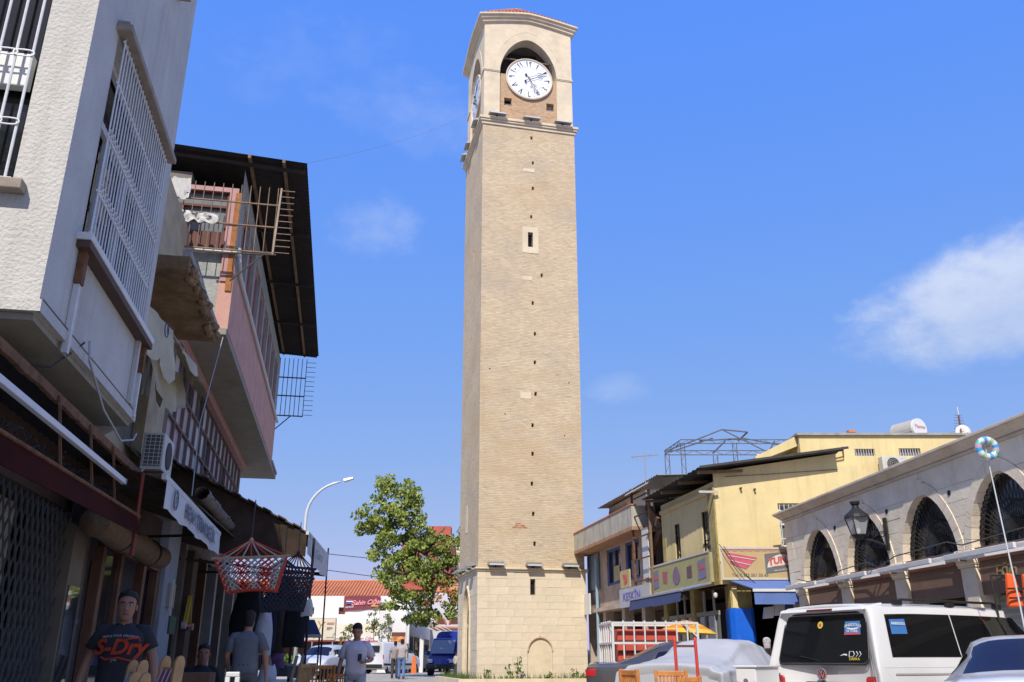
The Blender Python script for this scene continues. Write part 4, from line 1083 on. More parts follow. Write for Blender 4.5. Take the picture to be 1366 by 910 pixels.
aw = Thing('lettered_awning', 'white awning lettered BEKA over the second shop on the left', 'awning', W(AL, -2.0, 12.7, 2.9), AL)
aw.part('cloth', lb().hexa([(-3.42, 10.6, 3.47), (-2.03, 10.3, 3.03), (-2.03, 15.1, 3.03), (-3.42, 15.1, 3.47), (-3.42, 10.6, 3.48), (-2.03, 10.3, 3.04), (-2.03, 15.1, 3.04), (-3.42, 15.1, 3.48)]), m_brawn)
b = lb(); G_ = []
for i in range(25):
    y = 10.3 + 4.8 * i / 24; wv = .012 * math.sin(i * 1.9)
    G_.append([(-2.0 + wv * k / 4, y, 3.06 - (.34 - .018 * math.sin(i * .9)) * k / 4) for k in range(5)])
b.grid(G_); vl = aw.part('valance', b, m_canv, smooth=True)
aw.part('front_rail', lb().bar((-2.02, 10.2, 3.06), (-2.02, 15.15, 3.06), .05, .06), m_canv)
aw.part('lettering', text_mb('BEKA TERMOSELİK', .24, W(AL, -1.975, 13.0, 2.82), W(AL, 0, 1, 0), (0, 0, 1), sx=1.36, offset=.006, depth=.003), m_canvgrey, vl)
b = lb()
for r_ in (.115, .09): b.tube([(-1.976, 10.85 + r_ * 1.2 * math.cos(a), 2.90 + r_ * math.sin(a)) for a in [2 * math.pi * i / 20 for i in range(21)]], .007, 4)
aw.part('round_emblem', b, m_canvgrey, vl, kind='stuff')
aw.part('emblem_letter', text_mb('B', .13, W(AL, -1.975, 10.85, 2.855), W(AL, 0, 1, 0), (0, 0, 1)), m_canvgrey, vl)
for y in (10.6, 14.9): aw.part('arm', lb().bar((-3.4, y, 2.95), (-2.05, y, 3.02), .04), m_iron)
aw.part('winch_box', lb().box(-3.1, -2.7, 10.9, 11.4, 2.62, 2.95), m_iron)
b = lb(); b.hexa([(-3.44, 10.6, 3.50), (-2.5, 10.6, 3.22), (-2.5, 13.6, 3.28), (-3.44, 13.6, 3.56), (-3.44, 10.6, 3.53), (-2.5, 10.6, 3.25), (-2.5, 13.6, 3.31), (-3.44, 13.6, 3.59)])
single('sheet_canopy', b, m_concrete, 'weathered grey sheet ledge above the lettered awning', 'canopy')

s2 = Thing('goods_shop', 'dark open shop with wooden shelves behind the hammocks', 'shop', W(AL, -3.2, 20), AL)
s2.part('floor_slab', lb().box(-8.5, -3.0, 18.003, 31, 0, .16), m_inter)
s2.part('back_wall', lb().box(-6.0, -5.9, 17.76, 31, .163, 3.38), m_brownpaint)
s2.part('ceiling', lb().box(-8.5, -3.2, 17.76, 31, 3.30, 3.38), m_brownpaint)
s2.part('far_wall', lb().box(-5.89, -3.0, 29.3, 29.5, .163, 3.29), m_inter)
for (a, c, m_) in ((18.6, 18.85, m_post), (20.0, 20.2, MATS['grey_plaster']), (21.6, 21.8, m_shopwood), (23.4, 23.7, MATS['grey_plaster']), (25.2, 25.45, m_post), (27.4, 27.7, m_post)):
    s2.part('post', lb().box(-3.3, -3.08, a, c, .163, 3.29), m_)
s2.part('dark_pillar', lb().box(-3.2, -2.95, 18.9, 19.5, .163, 3.2), m_brownpaint)
# two shelf units with packed boxes
for (ya, yb, nm) in ((20.25, 21.55, 'rack near the yellow toy'), (21.85, 23.35, 'rack beside the man in the grey polo')):
    sh_ = Thing('shelf_rack', 'tall wooden shelf rack stacked with pale boxes, ' + nm, 'shelf', W(AL, -3.6, ya, .16), AL)
    for y in (ya + .02, yb - .06): sh_.part('upright', lb().box(-3.9, -3.45, y, y + .04, .165, 2.9), m_shelf)
    sh_.part('back_panel', lb().box(-3.94, -3.905, ya, yb, .165, 2.9), m_shelf)
    for k in range(7): sh_.part('shelf_board', lb().box(-3.9, -3.45, ya + .062, yb - .062, .35 + k * .38, .37 + k * .38), m_shelf)
    rnd = random.Random(int(ya))
    for k in range(7):
        y = ya + .1
        while y < yb - .35:
            w_ = rnd.uniform(.15, .3); h_ = rnd.uniform(.1, .2)
            if rnd.random() < .6: sh_.part('packed_box', lb().box(-3.75, -3.43, y, y + w_, .372 + k * .38, .372 + k * .38 + h_), M('carton_%d' % rnd.randint(0, 2), rnd.choice(((.45, .33, .24), (.5, .42, .36), (.35, .25, .18))), .8, .1))
            y += w_ + .03
b = lb()
ty = Thing('yellow_toy', 'yellow A-shaped toy with a red base hung in front of the shelves', 'toy', W(AL, -2.9, 18.9, 1.75), AL)
for (y0, y1) in ((18.4, 18.62), (18.62, 18.92), (18.5, 18.66)): ty.part('leg', lb().bar((-2.9, y0 if y0 != 18.62 else 18.92, 1.78), (-2.9, 18.62, 2.3), .07, .04), M('yellow_plastic', (.5, .33, .03), .5, .05))
ty.part('base', lb().bar((-2.9, 18.3, 1.74), (-2.9, 19.2, 1.76), .06, .05), M('red_plastic', (.35, .02, .02), .5, .05))
for y in (18.3, 19.2): ty.part('wheel', lb().cyl((-2.94, y, 1.74), (-2.86, y, 1.74), .07, n=12), M('pale_plastic', (.4, .36, .32), .5, .05))
gs = Thing('green_box', 'small dull green board standing on the shop counter', 'board', W(AL, -2.7, 15.8, 1.55), AL)
gs.part('panel', lb().box(-2.72, -2.69, 15.6, 16.15, 1.52, 1.8), M('green_board', (.05, .095, .05), .7, .1)); gs.part('stand', lb().bar((-2.7, 15.9, .3), (-2.7, 15.9, 1.52), .05), m_iron)
single('shop_tube', lb().bar((-2.9, 16.6, 2.45), (-2.9, 16.62, 1.75), .035), m_tubewhite, 'slim white upright tube beside the grey shop pillar', 'lamp')

a3 = Thing('brown_awning', 'long dark brown awning with pale valance reaching over the pavement', 'awning', W(AL, -1.0, 20.5, 3.5), AL)
b = lb(); n = 18
for i in range(n):
    u0, u1 = i / n, (i + 1.02) / n
    def q(u, v, dz): 
        a = Vector((-3.45, 17.6, 4.78)).lerp(Vector((-.75, 18.6, 3.56)), u); c = Vector((-3.45, 26.5, 5.0)).lerp(Vector((-.39, 22.8, 3.56)), u); p = a.lerp(c, v); return (p.x, p.y, p.z + dz)
    z_ = .0 if i % 2 else .03
    b.hexa([q(u0, 0, z_), q(u1, 0, z_), q(u1, 1, z_), q(u0, 1, z_), q(u0, 0, z_ + .03), q(u1, 0, z_ + .03), q(u1, 1, z_ + .03), q(u0, 1, z_ + .03)])
a3.part('cloth', b, m_brawn)
a3.part('front_rail', lb().bar((-.75, 18.55, 3.56), (-.39, 22.85, 3.56), .06, .07), m_canv)
b = lb(); G_ = []
for i in range(21):
    u = i / 20; p = Vector((-.73, 18.6, 3.55)).lerp(Vector((-.37, 22.8, 3.55)), u)
    dr = .40 + .10 * u + .10 * math.sin(u * 3.1); G_.append([(p.x + .03 * math.sin(i * .8) * k / 5, p.y, p.z - dr * k / 5) for k in range(6)])
b.grid(G_); vl = a3.part('valance', b, m_canv, smooth=True)
a3.part('faded_print', text_mb('Çarşı', .26, W(AL, -.52, 20.6, 3.24), W(AL, .085, 1, 0), (0, 0, 1), shear=.3, sx=2.2), M('faded_print', (.36, .35, .32), .9, 0), vl)
a3.part('side_flap', lb().prism([(-3.44, 18.0, 4.72), (-.76, 18.62, 3.55), (-.76, 18.62, 3.10), (-2.0, 18.4, 3.0), (-3.44, 18.0, 3.35)], (0, .02, 0)), M('dark_flap', (.055, .038, .028), .95, .3, 4, spec=.1))
a3.part('arm', lb().bar((-3.4, 18.3, 3.0), (-.42, 22.4, 3.05), .05), m_iron)
a3.part('arm', lb().bar((-3.4, 21.5, 3.0), (-.42, 22.6, 3.12), .05), m_iron)
a3.part('post', lb().cyl((-.62, 18.9, .12), (-.62, 18.9, 3.5), .028), m_iron)
a3.part('post', lb().cyl((-.38, 22.8, .12), (-.38, 22.8, 3.75), .02), m_iron)
b = lb(); b.hexa([(-3.44, 14.0, 4.3), (-2.2, 15.2, 3.35), (-2.1, 21.5, 3.45), (-3.44, 21.5, 4.4), (-3.44, 14.0, 4.33), (-2.2, 15.2, 3.38), (-2.1, 21.5, 3.48), (-3.44, 21.5, 4.43)])
single('lower_awning', b, m_brawn, 'shabby dark brown lower awning beneath the pink house windows', 'awning')
b = lb(); rnd = random.Random(5); G_ = [[(-2.3 + .12 * math.cos(a) + .03 * rnd.random(), 14.6 + i * .16, 3.62 + .10 * math.sin(a) + .02 * rnd.random()) for a in [2 * math.pi * k / 8 for k in range(9)]] for i in range(26)]
b.grid(G_); single('rolled_tarp', b, M('tarp_grey', (.22, .19, .17), .9, .3, 4), 'crumpled grey tarpaulin rolled along the lower brown awning', 'tarpaulin', smooth=True)

# ------------------------------------------------------------------ hammocks for sale
m_redrope = M('red_rope', (.50, .055, .025), .85, .15, 10); m_whiterope = M('white_rope', (.42, .40, .37), .9, .1, 10); m_darkrope = M('dark_rope', (.035, .04, .06), .9, .1)
def hammock(name, label, tt, l, r, knot, bl_, br_, cols, pole_m, sag_=.1, dth=.3):
    h = Thing(name, label, 'hammock', W(AL, (l[0] + r[0]) / 2, tt, bl_[1]), AL)
    h.part('spreader_bar', lb().cyl((l[0] - .04, tt, l[1]), (r[0] + .04, tt, r[1]), .02, n=8), pole_m)
    n = 9
    for i in range(n):
        u = i / (n - 1); x, z = l[0] + (r[0] - l[0]) * u, l[1] + (r[1] - l[1]) * u
        h.part('rope', lb().tube([(knot[0], tt, knot[1]), (knot[0] * .45 + x * .55, tt - .01, (knot[1] * .42 + z * .58)), (x, tt, z)], .011, 5), cols[i % len(cols)])
    h.part('knot', lb().ball((knot[0], tt, knot[1]), (.03, .03, .035), 8, 6), pole_m)
    h.part('hanging_cord', lb().tube([(knot[0], tt, knot[1]), (knot[0], tt + .05, knot[1] + .55)], .008, 5), m_cable)
    # net: diamonds between bar and foot, folded back up behind
    nc, nr = 10, 6
    def P(i, j, back=0):
        u, v = i / nc, j / nr
        x = (l[0] + (r[0] - l[0]) * u) * (1 - v) + (bl_[0] + (br_[0] - bl_[0]) * u) * v
        z = (l[1] + (r[1] - l[1]) * u) * (1 - v) + (bl_[1] + (br_[1] - bl_[1]) * u + sag_ * .3 * (4 * u * (1 - u))) * v
        return (x + .008 * mnoise.noise((i, j, back)), tt + (dth * v * (1 - .3 * v) if back else -.12 * math.sin(v * 2.5)) , z)
    for c_i, mm in enumerate(dict.fromkeys(cols)):
        b = lb()
        for back in (0, 1):
            for j in range(nr):
                for i in range(nc + 1):
                    cidx = ((i + 1) // 2) % len(cols)
                    if cols[cidx] is not mm: continue
                    for d in (-1, 1):
                        k = i + (d if j % 2 else -d)
                        mid = lambda p, q: ((p[0] + q[0]) / 2, (p[1] + q[1]) / 2, (p[2] + q[2]) / 2)
                        if 0 <= k <= nc: b.cyl(P(i, j, back), mid(P(i, j, back), P(k, j + 1, back)) if False else P(k, j + 1, back), .0095, n=5, caps=False)
                for i in (0, nc):
                    if cols[0] is mm: b.cyl(P(i, j, back), P(i, j + 1, back), .014, n=5, caps=False)
            if cols[0] is mm:
                for i in range(nc): b.cyl(P(i, nr, back), P(i + 1, nr, back), .012, n=5, caps=False)
        h.part('net', b, mm, kind='stuff')
    return h
hammock('net_hammock', 'red and white rope hammock hanging from its wooden spreader bar', 12.5, (-1.69, 2.40), (-.75, 2.46), (-1.24, 2.66), (-1.48, 1.97), (-.86, 2.0), (m_redrope, m_whiterope), M('hammock_bar', (.42, .31, .18), .6, .15))
hammock('net_hammock', 'dark blue rope hammock hanging behind the red and white one', 15.2, (-1.35, 2.45), (-.48, 2.38), (-.95, 2.7), (-1.25, 1.86), (-.6, 1.88), (m_darkrope,), m_darkrope, dth=.5)
hammock('net_hammock', 'dark red rope hammock hanging nearest the awning post', 16.6, (-1.1, 2.72), (-.5, 2.66), (-.8, 2.95), (-1.0, 2.2), (-.55, 2.2), (M('maroon_rope', (.16, .03, .03), .9, .1), m_darkrope), m_darkrope)

# ------------------------------------------------------------------ hanging clothes, sacks, grills, chairs
def cloth_hang(name, label, cat, o0, o1, tt, z1, z0, mat, seed, thick=.12):
    b = lb(); n, m_ = 16, 10; rows = []
    for j in range(m_ + 1):
        v = j / m_; row = []
        for i in range(n + 1):
            a = 2 * math.pi * i / n; w_ = (o1 - o0) / 2 * (.55 + .45 * math.sin(min(1, v * 1.6 + .15) * 1.57)); cx = (o0 + o1) / 2
            row.append((cx + w_ * math.cos(a) * (1 + .12 * mnoise.noise((math.cos(a) * 2, v * 3, seed))), tt + thick * math.sin(a) * (1 + .5 * mnoise.noise((a, v * 4, seed))), z1 - (z1 - z0) * v + .04 * mnoise.noise((a, seed, v)) ))
        rows.append(row)
    b.grid(rows); return single(name, b, mat, label, cat, smooth=True)
cloth_hang('hanging_garment', 'black coat hanging under the brown awning beside the grill', 'garment', -1.05, -.62, 18.2, 2.35, 1.35, M('black_cloth', (.012, .012, .014), .95, .2), 1)
cloth_hang('hanging_garment', 'dark navy garment hanging deep under the brown awning', 'garment', -1.55, -1.2, 18.6, 2.3, 1.3, M('navy_cloth', (.018, .022, .05), .95, .2), 2)
cloth_hang('hanging_garment', 'olive brown garment hanging between the two dark coats', 'garment', -1.3, -1.02, 18.9, 2.25, 1.25, M('olive_cloth', (.07, .055, .035), .95, .2), 3)
cloth_hang('hanging_garment', 'small white cloth bundle hanging by the awning post', 'garment', -.72, -.5, 17.6, 2.2, 1.9, M('white_laundry', (.55, .54, .52), .9, .08), 4, .06)
cloth_hang('hanging_garment', 'long charcoal garment hanging beside the far end of the pink house wall', 'garment', -2.3, -1.6, 20.5, 2.7, 1.0, M('charcoal_cloth', (.022, .022, .024), .95, .2), 11, .2)
cloth_hang('hanging_garment', 'broad dark brown cloth hanging behind the dark blue hammock', 'garment', -1.75, -.95, 21.5, 2.9, 1.5, M('darkbrown_cloth', (.03, .022, .016), .95, .2), 12, .15)
cloth_hang('tall_sack', 'tall stuffed white sack standing beside the man in the grey polo', 'sack', -1.52, -1.2, 17.6, 1.95, 1.2, M('sack_white', (.50, .50, .52), .85, .1, 4), 5, .15)
cloth_hang('round_bundle', 'purple and white bundle low behind the tall white sack', 'bundle', -1.45, -1.05, 19.5, 1.32, .95, M('purple_cloth', (.14, .07, .15), .9, .3, 6), 6, .15)
cloth_hang('plastic_bag', 'white plastic bag standing on a low table by the shop', 'bag', -1.3, -.98, 16.4, 1.05, .55, M('bag_white', (.52, .53, .55), .5, .1, 5), 7, .14)

gl = Thing('barbecue_grill', 'charcoal barbecue with a sloping dark blue sheet hood', 'grill', W(AL, -.82, 24, .12), AL)
m_hood = M('blue_enamel_hood', (.045, .06, .14), .5, .1, 3)
def frus(b, x0, x1, y0, y1, z0, X0, X1, Y0, Y1, z1): return b.hexa([(x0, y0, z0), (x1, y0, z0), (x1, y1, z0), (x0, y1, z0), (X0, Y0, z1), (X1, Y0, z1), (X1, Y1, z1), (X0, Y1, z1)])
gl.part('hood', frus(lb(), -1.19, -.44, 23.7, 24.4, 1.72, -1.0, -.62, 23.9, 24.2, 2.08), m_hood)
gl.part('hood_rim', lb().box(-1.2, -.43, 23.69, 24.41, 1.65, 1.718), m_flood)
for x in (-1.16, -.47):
    for y in (23.73, 24.37): gl.part('leg', lb().bar((x, y, .15), (x, y, 1.65), .03), m_iron)
gl.part('fire_box', frus(lb(), -1.1, -.53, 23.8, 24.3, .75, -1.15, -.48, 23.75, 24.35, .98), M('sheet_steel', (.16, .165, .17), .5, .15, metal=.5))
b = lb()
for k in range(12): b.bar((-1.13 + k * .058, 23.76, 1.0), (-1.13 + k * .058, 24.34, 1.0), .012)
gl.part('grid_bars', b, m_iron, kind='stuff')
def metal_bin(name, label, o, t, w_, z1, mat):
    th_ = Thing(name, label, 'grill', W(AL, o, t, .12), AL)
    th_.part('tray', frus(lb(), o - w_ * .42, o + w_ * .42, t - .25, t + .25, z1 - .25, o - w_ * .5, o + w_ * .5, t - .3, t + .3, z1), mat)
    for sx in (-1, 1):
        for sy in (-1, 1): th_.part('leg', lb().bar((o + sx * w_ * .4, t + sy * .24, .12), (o + sx * w_ * .36, t + sy * .2, z1 - .25), .03), m_iron)
    th_.part('rim', lb().tube([(o - w_ * .5, t - .3, z1), (o + w_ * .5, t - .3, z1), (o + w_ * .5, t + .3, z1), (o - w_ * .5, t + .3, z1), (o - w_ * .5, t - .3, z1)], .015, 5), m_flood)
metal_bin('tray_grill', 'grey sheet metal tray grill in front of the blue hooded barbecue', -.75, 20.6, .55, 1.0, MATS['sheet_steel'])
metal_bin('tray_grill', 'dark metal tray grill nearest the street beside the blue hooded barbecue', -.1, 22.4, .6, .98, M('dark_steel', (.06, .06, .065), .5, .2, metal=.4))
metal_bin('tray_grill', 'low metal tray grill behind the striped deck chair', -1.15, 21.5, .5, 1.02, MATS['sheet_steel'])

def deck_chair(name, label, c, az, hgt, wdt, lean, stripes, rail_m, grp=None):
    """folded sling chair standing on end: two rounded rails, cross bars, striped sling"""
    d = Thing(name, label, 'deck chair', c, az, grp)
    def mbx(): return MB(az, c)
    def P(x, z, y=0): return (x, y + lean * z, z)
    for sx in (-1, 1):
        x = sx * wdt / 2; b = mbx()
        prof = [(-.04, 0), (.04, 0), (.04, hgt - .05), (.025, hgt - .012), (0, hgt), (-.025, hgt - .012), (-.04, hgt - .05)]
        b.prism([(x - .016, lean * z + y, z) for y, z in prof], (.032, 0, 0)); d.part('rail', b, rail_m, bevel=.004)
        b = mbx(); b.prism([(x * .8 - .014, -lean * z * .5 + y + .12, z) for y, z in [(-.03, 0), (.03, 0), (.03, hgt * .8), (-.03, hgt * .8)]], (.028, 0, 0)); d.part('leg', b, rail_m)
    for z in (hgt - .1, .25): d.part('cross_bar', mbx().bar(P(-wdt / 2, z), P(wdt / 2, z), .035, .03), rail_m)
    ns = 8
    for k in range(ns):
        x0, x1 = -wdt * .42 + wdt * .84 * k / ns, -wdt * .42 + wdt * .84 * (k + 1) / ns
        b = mbx(); b.grid([[P(x, hgt - .1 - (hgt - .38) * j / 8, -.03 - .07 * math.sin(math.pi * j / 8)) for j in range(9)] for x in (x0, x1)])
        d.part('sling_stripe', b, stripes[k % len(stripes)], smooth=True)
    return d
m_sb, m_sw, m_sr, m_sv = M('stripe_blue', (.05, .09, .35), .9, .05), M('stripe_white', (.60, .60, .60), .9, .05), M('stripe_red', (.42, .03, .03), .9, .05), M('stripe_violet', (.22, .12, .28), .9, .05)
deck_chair('deck_chair', 'folded wooden deck chair with blue striped sling, the front one by the t-shirt man', W(AL, -1.44, 6.9, .0), 48, 1.06, .2, .10, (m_sw, m_sb), m_palewood, 'folded deck chairs for sale')
deck_chair('deck_chair', 'folded wooden deck chair with blue striped sling standing just behind another', W(AL, -1.56, 7.35, .0), 48, 1.14, .2, .10, (m_sw, m_sb), m_palewood, 'folded deck chairs for sale')
deck_chair('deck_chair', 'folded wooden deck chair with red and white striped sling beside the t-shirt man', W(AL, -1.30, 7.4, .0), 40, 1.17, .2, .08, (m_sw, m_sv, m_sr), m_palewood, 'folded deck chairs for sale')
deck_chair('deck_chair', 'leaning deck chair with pink striped sling in front of the metal grills', W(AL, -.98, 18.0, .12), 60, 1.35, .5, -.35, (m_sw, m_sr, m_sv), M('grey_wood', (.32, .24, .16), .8, .2), 'folded deck chairs for sale')
def slat_chair(name, label, c, az, hgt=.9, wdt=.42, mat=None, grp='wooden slat chairs on the pavement'):
    mat = mat or m_orangewood
    d = Thing(name, label, 'chair', c, az, grp)
    def mbx(): return MB(az, c)
    for sx in (-1, 1):
        x = sx * wdt / 2
        d.part('rear_leg', mbx().bar((x, .18, 0), (x, .26, hgt), .035, .045), mat, bevel=.004); d.part('front_leg', mbx().bar((x, -.22, 0), (x, -.16, .44), .035, .045), mat, bevel=.004)
        d.part('arm', mbx().bar((x, -.2, .62), (x, .24, .66), .05, .025), mat)
    for k in range(5): d.part('seat_slat', mbx().box(-wdt / 2, wdt / 2, -.2 + k * .078, -.2 + k * .078 + .06, .43, .45), mat)
    d.part('top_rail', mbx().box(-wdt / 2 + .02, wdt / 2 - .02, .235, .265, hgt - .07, hgt - .012), mat, bevel=.005)
    d.part('low_rail', mbx().box(-wdt / 2 + .02, wdt / 2 - .02, .215, .24, .55, .59), mat)
    for k in range(7):
        x = -wdt / 2 + .05 + (wdt - .1) * k / 6; d.part('back_slat', mbx().bar((x, .225, .58), (x, .25, hgt - .07), .026, .014), mat)
    return d
slat_chair('slat_chair', 'wooden chair frame low between the grills and the street', W(AL, -.35, 17.2, .12), 150, .92, .5)
slat_chair('slat_chair', 'wooden slat chair beside the leaning deck chair', W(AL, -.75, 16.2, .12), 100, .95, .45, m_palewood)
slat_chair('slat_chair', 'bright orange chair at the kerb before the parked silver hatchback', W(AL, .05, 20.6, .0), 170, .85, .42, M('bright_orange', (.72, .25, .02), .5, .1))
b = MB(AL); b.box(-2.0, -1.55, 12.2, 12.8, .12, .98)
single('crate_table', b, m_shelf, 'dark wooden crate table beside the shop pillar', 'table', bevel=.01)
cfr = Thing('white_chair_frame', 'white folded chair frame end in front of the man in the grey polo', 'chair', W(AL, -1.15, 10.2, 0), AL)
for x in (-1.12, -1.02): cfr.part('rail', lb().bar((x, 10.2, 0), (x, 10.28, .97), .05, .05), m_frame, bevel=.01)
cfr.part('top_rail', lb().bar((-1.14, 10.28, .99), (-1.0, 10.28, .99), .06, .05), m_frame, bevel=.01)
cfr.part('seat', lb().box(-1.18, -.96, 10.1, 10.35, .45, .48), m_sr)
# ------------------------------------------------------------------ background across the square
m_whitewash = M('whitewash', (.68, .68, .66), .9, .04, 1, .1, 10)
m_tilefar = M('far_roof_tile', (.52, .19, .09), .9, .2, 1.2, .3, 6, dirt=(.35, .14, .08), dirt_amt=.4)
m_beige = M('beige_canvas', (.55, .48, .36), .9, .08)
FG = .26
fb = Thing('bazaar_building', 'long white bazaar building with orange tiled roof behind the parked cars', 'building', (-14, 75, FG))
X0, X1, ZW = -26, -8.3, 6.0
fh = [(x - .32, x + .22, 4.55, 5.1) for x in (-16.5, -13.95, -10.6)]
b = MB(); b.holed(X0, X1, FG, ZW, fh + [(-25, -9.2, FG, 2.6)], lambda x, z, d: (x, 75 + d, z), .4); fb.part('wall', b, m_whitewash, fix=False)
fb.part('side_wall', MB().box(X1 - .2, X1, 75.01, 84, FG, ZW), m_whitewash)
for h in fh: fb.part('window', MB().box(h[0], h[1], 75.3, 75.35, h[2], h[3]), m_brownpanel)
fb.part('shop_void', MB().box(-25, -9.2, 76.2, 76.3, FG, 2.6), m_brownpaint)
b = MB(); b.poly([(X0, 75.1, ZW), (-9.4, 75.1, ZW), (-11.1, 79, 7.45), (X0, 79, 7.45)]); b.poly([(-9.4, 75.1, ZW), (-9.4, 83, ZW), (-11.1, 79, 7.45)]); b.poly([(X0, 83, ZW), (-9.4, 83, ZW), (-11.1, 79, 7.45), (X0, 79, 7.45)])
rf = fb.part('roof', b, m_tilefar)
b = MB()
for k in range(64):
    x = X0 + k * .26; xe = x
    if xe > -9.6: break
    top = min(1, max(0, (-9.4 - x) / 1.7)); b.cyl((x, 75.0, ZW + .03), (x, 75.0 + 3.95 * top, ZW + .03 + 1.45 * top), .075, n=5)
fb.part('tile_rows', b, m_tilefar, rf, kind='stuff')
fb.part('ridge', MB().cyl((X0, 79, 7.5), (-11.1, 79, 7.5), .12, n=6), m_tilefar, rf)
fb.part('hip_ridge', MB().cyl((-11.1, 79, 7.5), (-9.4, 75.1, 6.05), .12, n=6), m_tilefar, rf)
aw_ = Thing('cafe_awning', 'wide cream awning with red edged lettering on the white bazaar building', 'awning', (-12, 74.5, 2.6))
aw_.part('cloth', MB().hexa([(-24, 74.9, 3.75), (-24, 72.6, 2.75), (-10.5, 72.6, 2.75), (-9.0, 74.9, 3.75), (-24, 74.9, 3.79), (-24, 72.6, 2.79), (-10.5, 72.6, 2.79), (-9.0, 74.9, 3.79)]), m_beige)
vl = aw_.part('valance', MB().box(-24, -10.5, 72.58, 72.6, 2.45, 2.78), m_whitewash)
aw_.part('valance_edge', MB().box(-24, -10.5, 72.55, 72.575, 2.40, 2.47), M('red_edge', (.42, .05, .04), .8, 0), vl)
for x in (-13.7, -11.7): aw_.part('lettering', text_mb('Şırdan Ciğer', .3, (x, 72.56, 2.54), (1, 0, 0), (0, 0, 1), shear=.3), MATS['red_edge'], vl)
fb2 = Thing('banner', 'dark red banner with pale script lettering on the white bazaar wall', 'banner', (-12.3, 74.9, 5))
b = MB(); b.grid([[(-13.85 + 3.0 * i / 12, 74.9 + .03 * math.sin(i), z0 + (z1 - z0) * j / 4) for j, z0, z1 in [(j, 4.78 + .23 * i / 12, 5.98 + .03 * math.sin(i * .26)) for j in range(5)]] for i in range(13)])
bn = fb2.part('sheet', b, M('banner_maroon', (.17, .035, .055), .7, .1), smooth=True)
fb2.part('lettering', text_mb('Şahin Ciğer', .50, (-12.0, 74.82, 5.33), (1, 0, .06), (0, 0, 1), shear=.35, offset=.012), M('banner_pink', (.75, .30, .30), .7, 0), bn)
fb2.part('small_lettering', text_mb('ADANA', .2, (-13.35, 74.82, 5.05), (1, 0, .06), (0, 0, 1)), m_whitewash, bn)
for k in range(3): fb2.part('emblem_bar', MB().box(-13.65 + .0, -13.1, 74.82, 74.83, 5.35 + k * .16, 5.45 + k * .16), [M('banner_blue', (.06, .1, .4), .7, 0), m_whitewash, MATS['red_edge']][k], bn)
fb2.part('yellow_strip', MB().box(-11.6, -11.0, 74.82, 74.83, 5.16, 5.24), M('banner_yellow', (.6, .42, .05), .7, 0), bn)
# billboard
bb_ = Thing('billboard', 'pale billboard with a brown branch motif on two posts', 'billboard', (-10.7, 52, FG))
pn = bb_.part('panel', MB().box(-11.5, -10.02, 52, 52.08, 2.13, 3.28), M('poster_cream', (.62, .55, .42), .6, .05))
bb_.part('frame', MB().box(-11.54, -9.98, 52.085, 52.12, 2.09, 3.32), m_flood)
for x in (-11.3, -10.15): bb_.part('post', MB().cyl((x, 52.15, FG), (x, 52.15, 3.0), .04), m_flood)
for j, pts in enumerate((((-11.2, 2.2), (-10.95, 2.6), (-10.85, 2.9), (-10.6, 3.1)), ((-10.98, 2.55), (-11.2, 2.85), (-11.35, 3.0)), ((-10.85, 2.9), (-11.0, 3.15)))):
    bb_.part('branch_print', MB().tube([(x, 51.99, z) for x, z in pts], .025, 4), M('poster_ochre', (.40, .24, .07), .8, 0), pn)
for k, (w_, z) in enumerate(((.42, 3.02), (.4, 2.95), (.3, 2.78), (.33, 2.72), (.2, 2.66), (.44, 2.24))): bb_.part('text_line', MB().box(-10.5, -10.5 + w_, 51.985, 51.992, z, z + .035), M('poster_red', (.4, .08, .1), .8, 0) if k < 2 else M('poster_grey', (.2, .2, .22), .8, 0), pn)
# side street awnings and arched wall
m_grey2 = M('lilac_grey_wall', (.52, .52, .55), .9, .06)
sd = Thing('arched_hall', 'pale grey hall with small red brick arched windows beyond the awnings', 'building', (-4, 82, FG))
b = MB(); b.box(-8.28, 1.5, 80, 90, FG, 6.6); sd.part('wall', b, m_grey2)
for x in (-6.2, -5.05, -3.9, -2.75):
    b = MB(); pts = [(x + .42 * math.cos(a), 79.98, 4.0 + .5 * math.sin(a)) for a in [math.pi * i / 10 for i in range(11)]]; b.prism(pts, (0, -.05, 0)); w_ = sd.part('arched_window', b, m_brownpanel)
    b = MB()
    for i in range(10): b.bar((pts[i][0], 79.95, pts[i][2]), (pts[i + 1][0], 79.95, pts[i + 1][2]), .14, .12, up=(0, 1, 0))
    sd.part('brick_arch', b, m_tilefar, w_)
sd.part('eave_strip', MB().box(-8.2, 1.5, 79.8, 79.98, 3.6, 3.75), m_tilefar)
ar = Thing('row_awning', 'row of beige shop awnings left of the tower foot', 'awning', (-5, 66, 2.5))
for k in range(4):
    y0, y1 = 61 + k * 4.2, 65 + k * 4.2; xs0, xs1 = -6.8 + k * .35, -5.3 + k * .35
    c_ = ar.part('cloth', MB().hexa([(xs0, y0, 3.65), (xs1 + .8, y0, 2.5), (xs1 + .8, y1, 2.5), (xs0, y1, 3.65), (xs0, y0, 3.69), (xs1 + .8, y0, 2.54), (xs1 + .8, y1, 2.54), (xs0, y1, 3.69)]), m_beige)
    ar.part('valance', MB().box(xs1 + .8, xs1 + .83, y0, y1, 2.25, 2.52), m_beige, c_)
rs_ = Thing('row_shop', 'shadowy row of shops under the beige awnings', 'shop', (-7, 66, FG))
rs_.part('wall', MB().box(-9, -7.1, 62, 79.9, FG, 4.2), m_whitewash)
rs_.part('corner_column', MB().box(-7.09, -6.8, 60.7, 61.2, FG, 3.6), m_whitewash)
rs_.part('front_column', MB().box(-6.2, -5.95, 62.0, 62.3, FG, 2.6), m_whitewash)
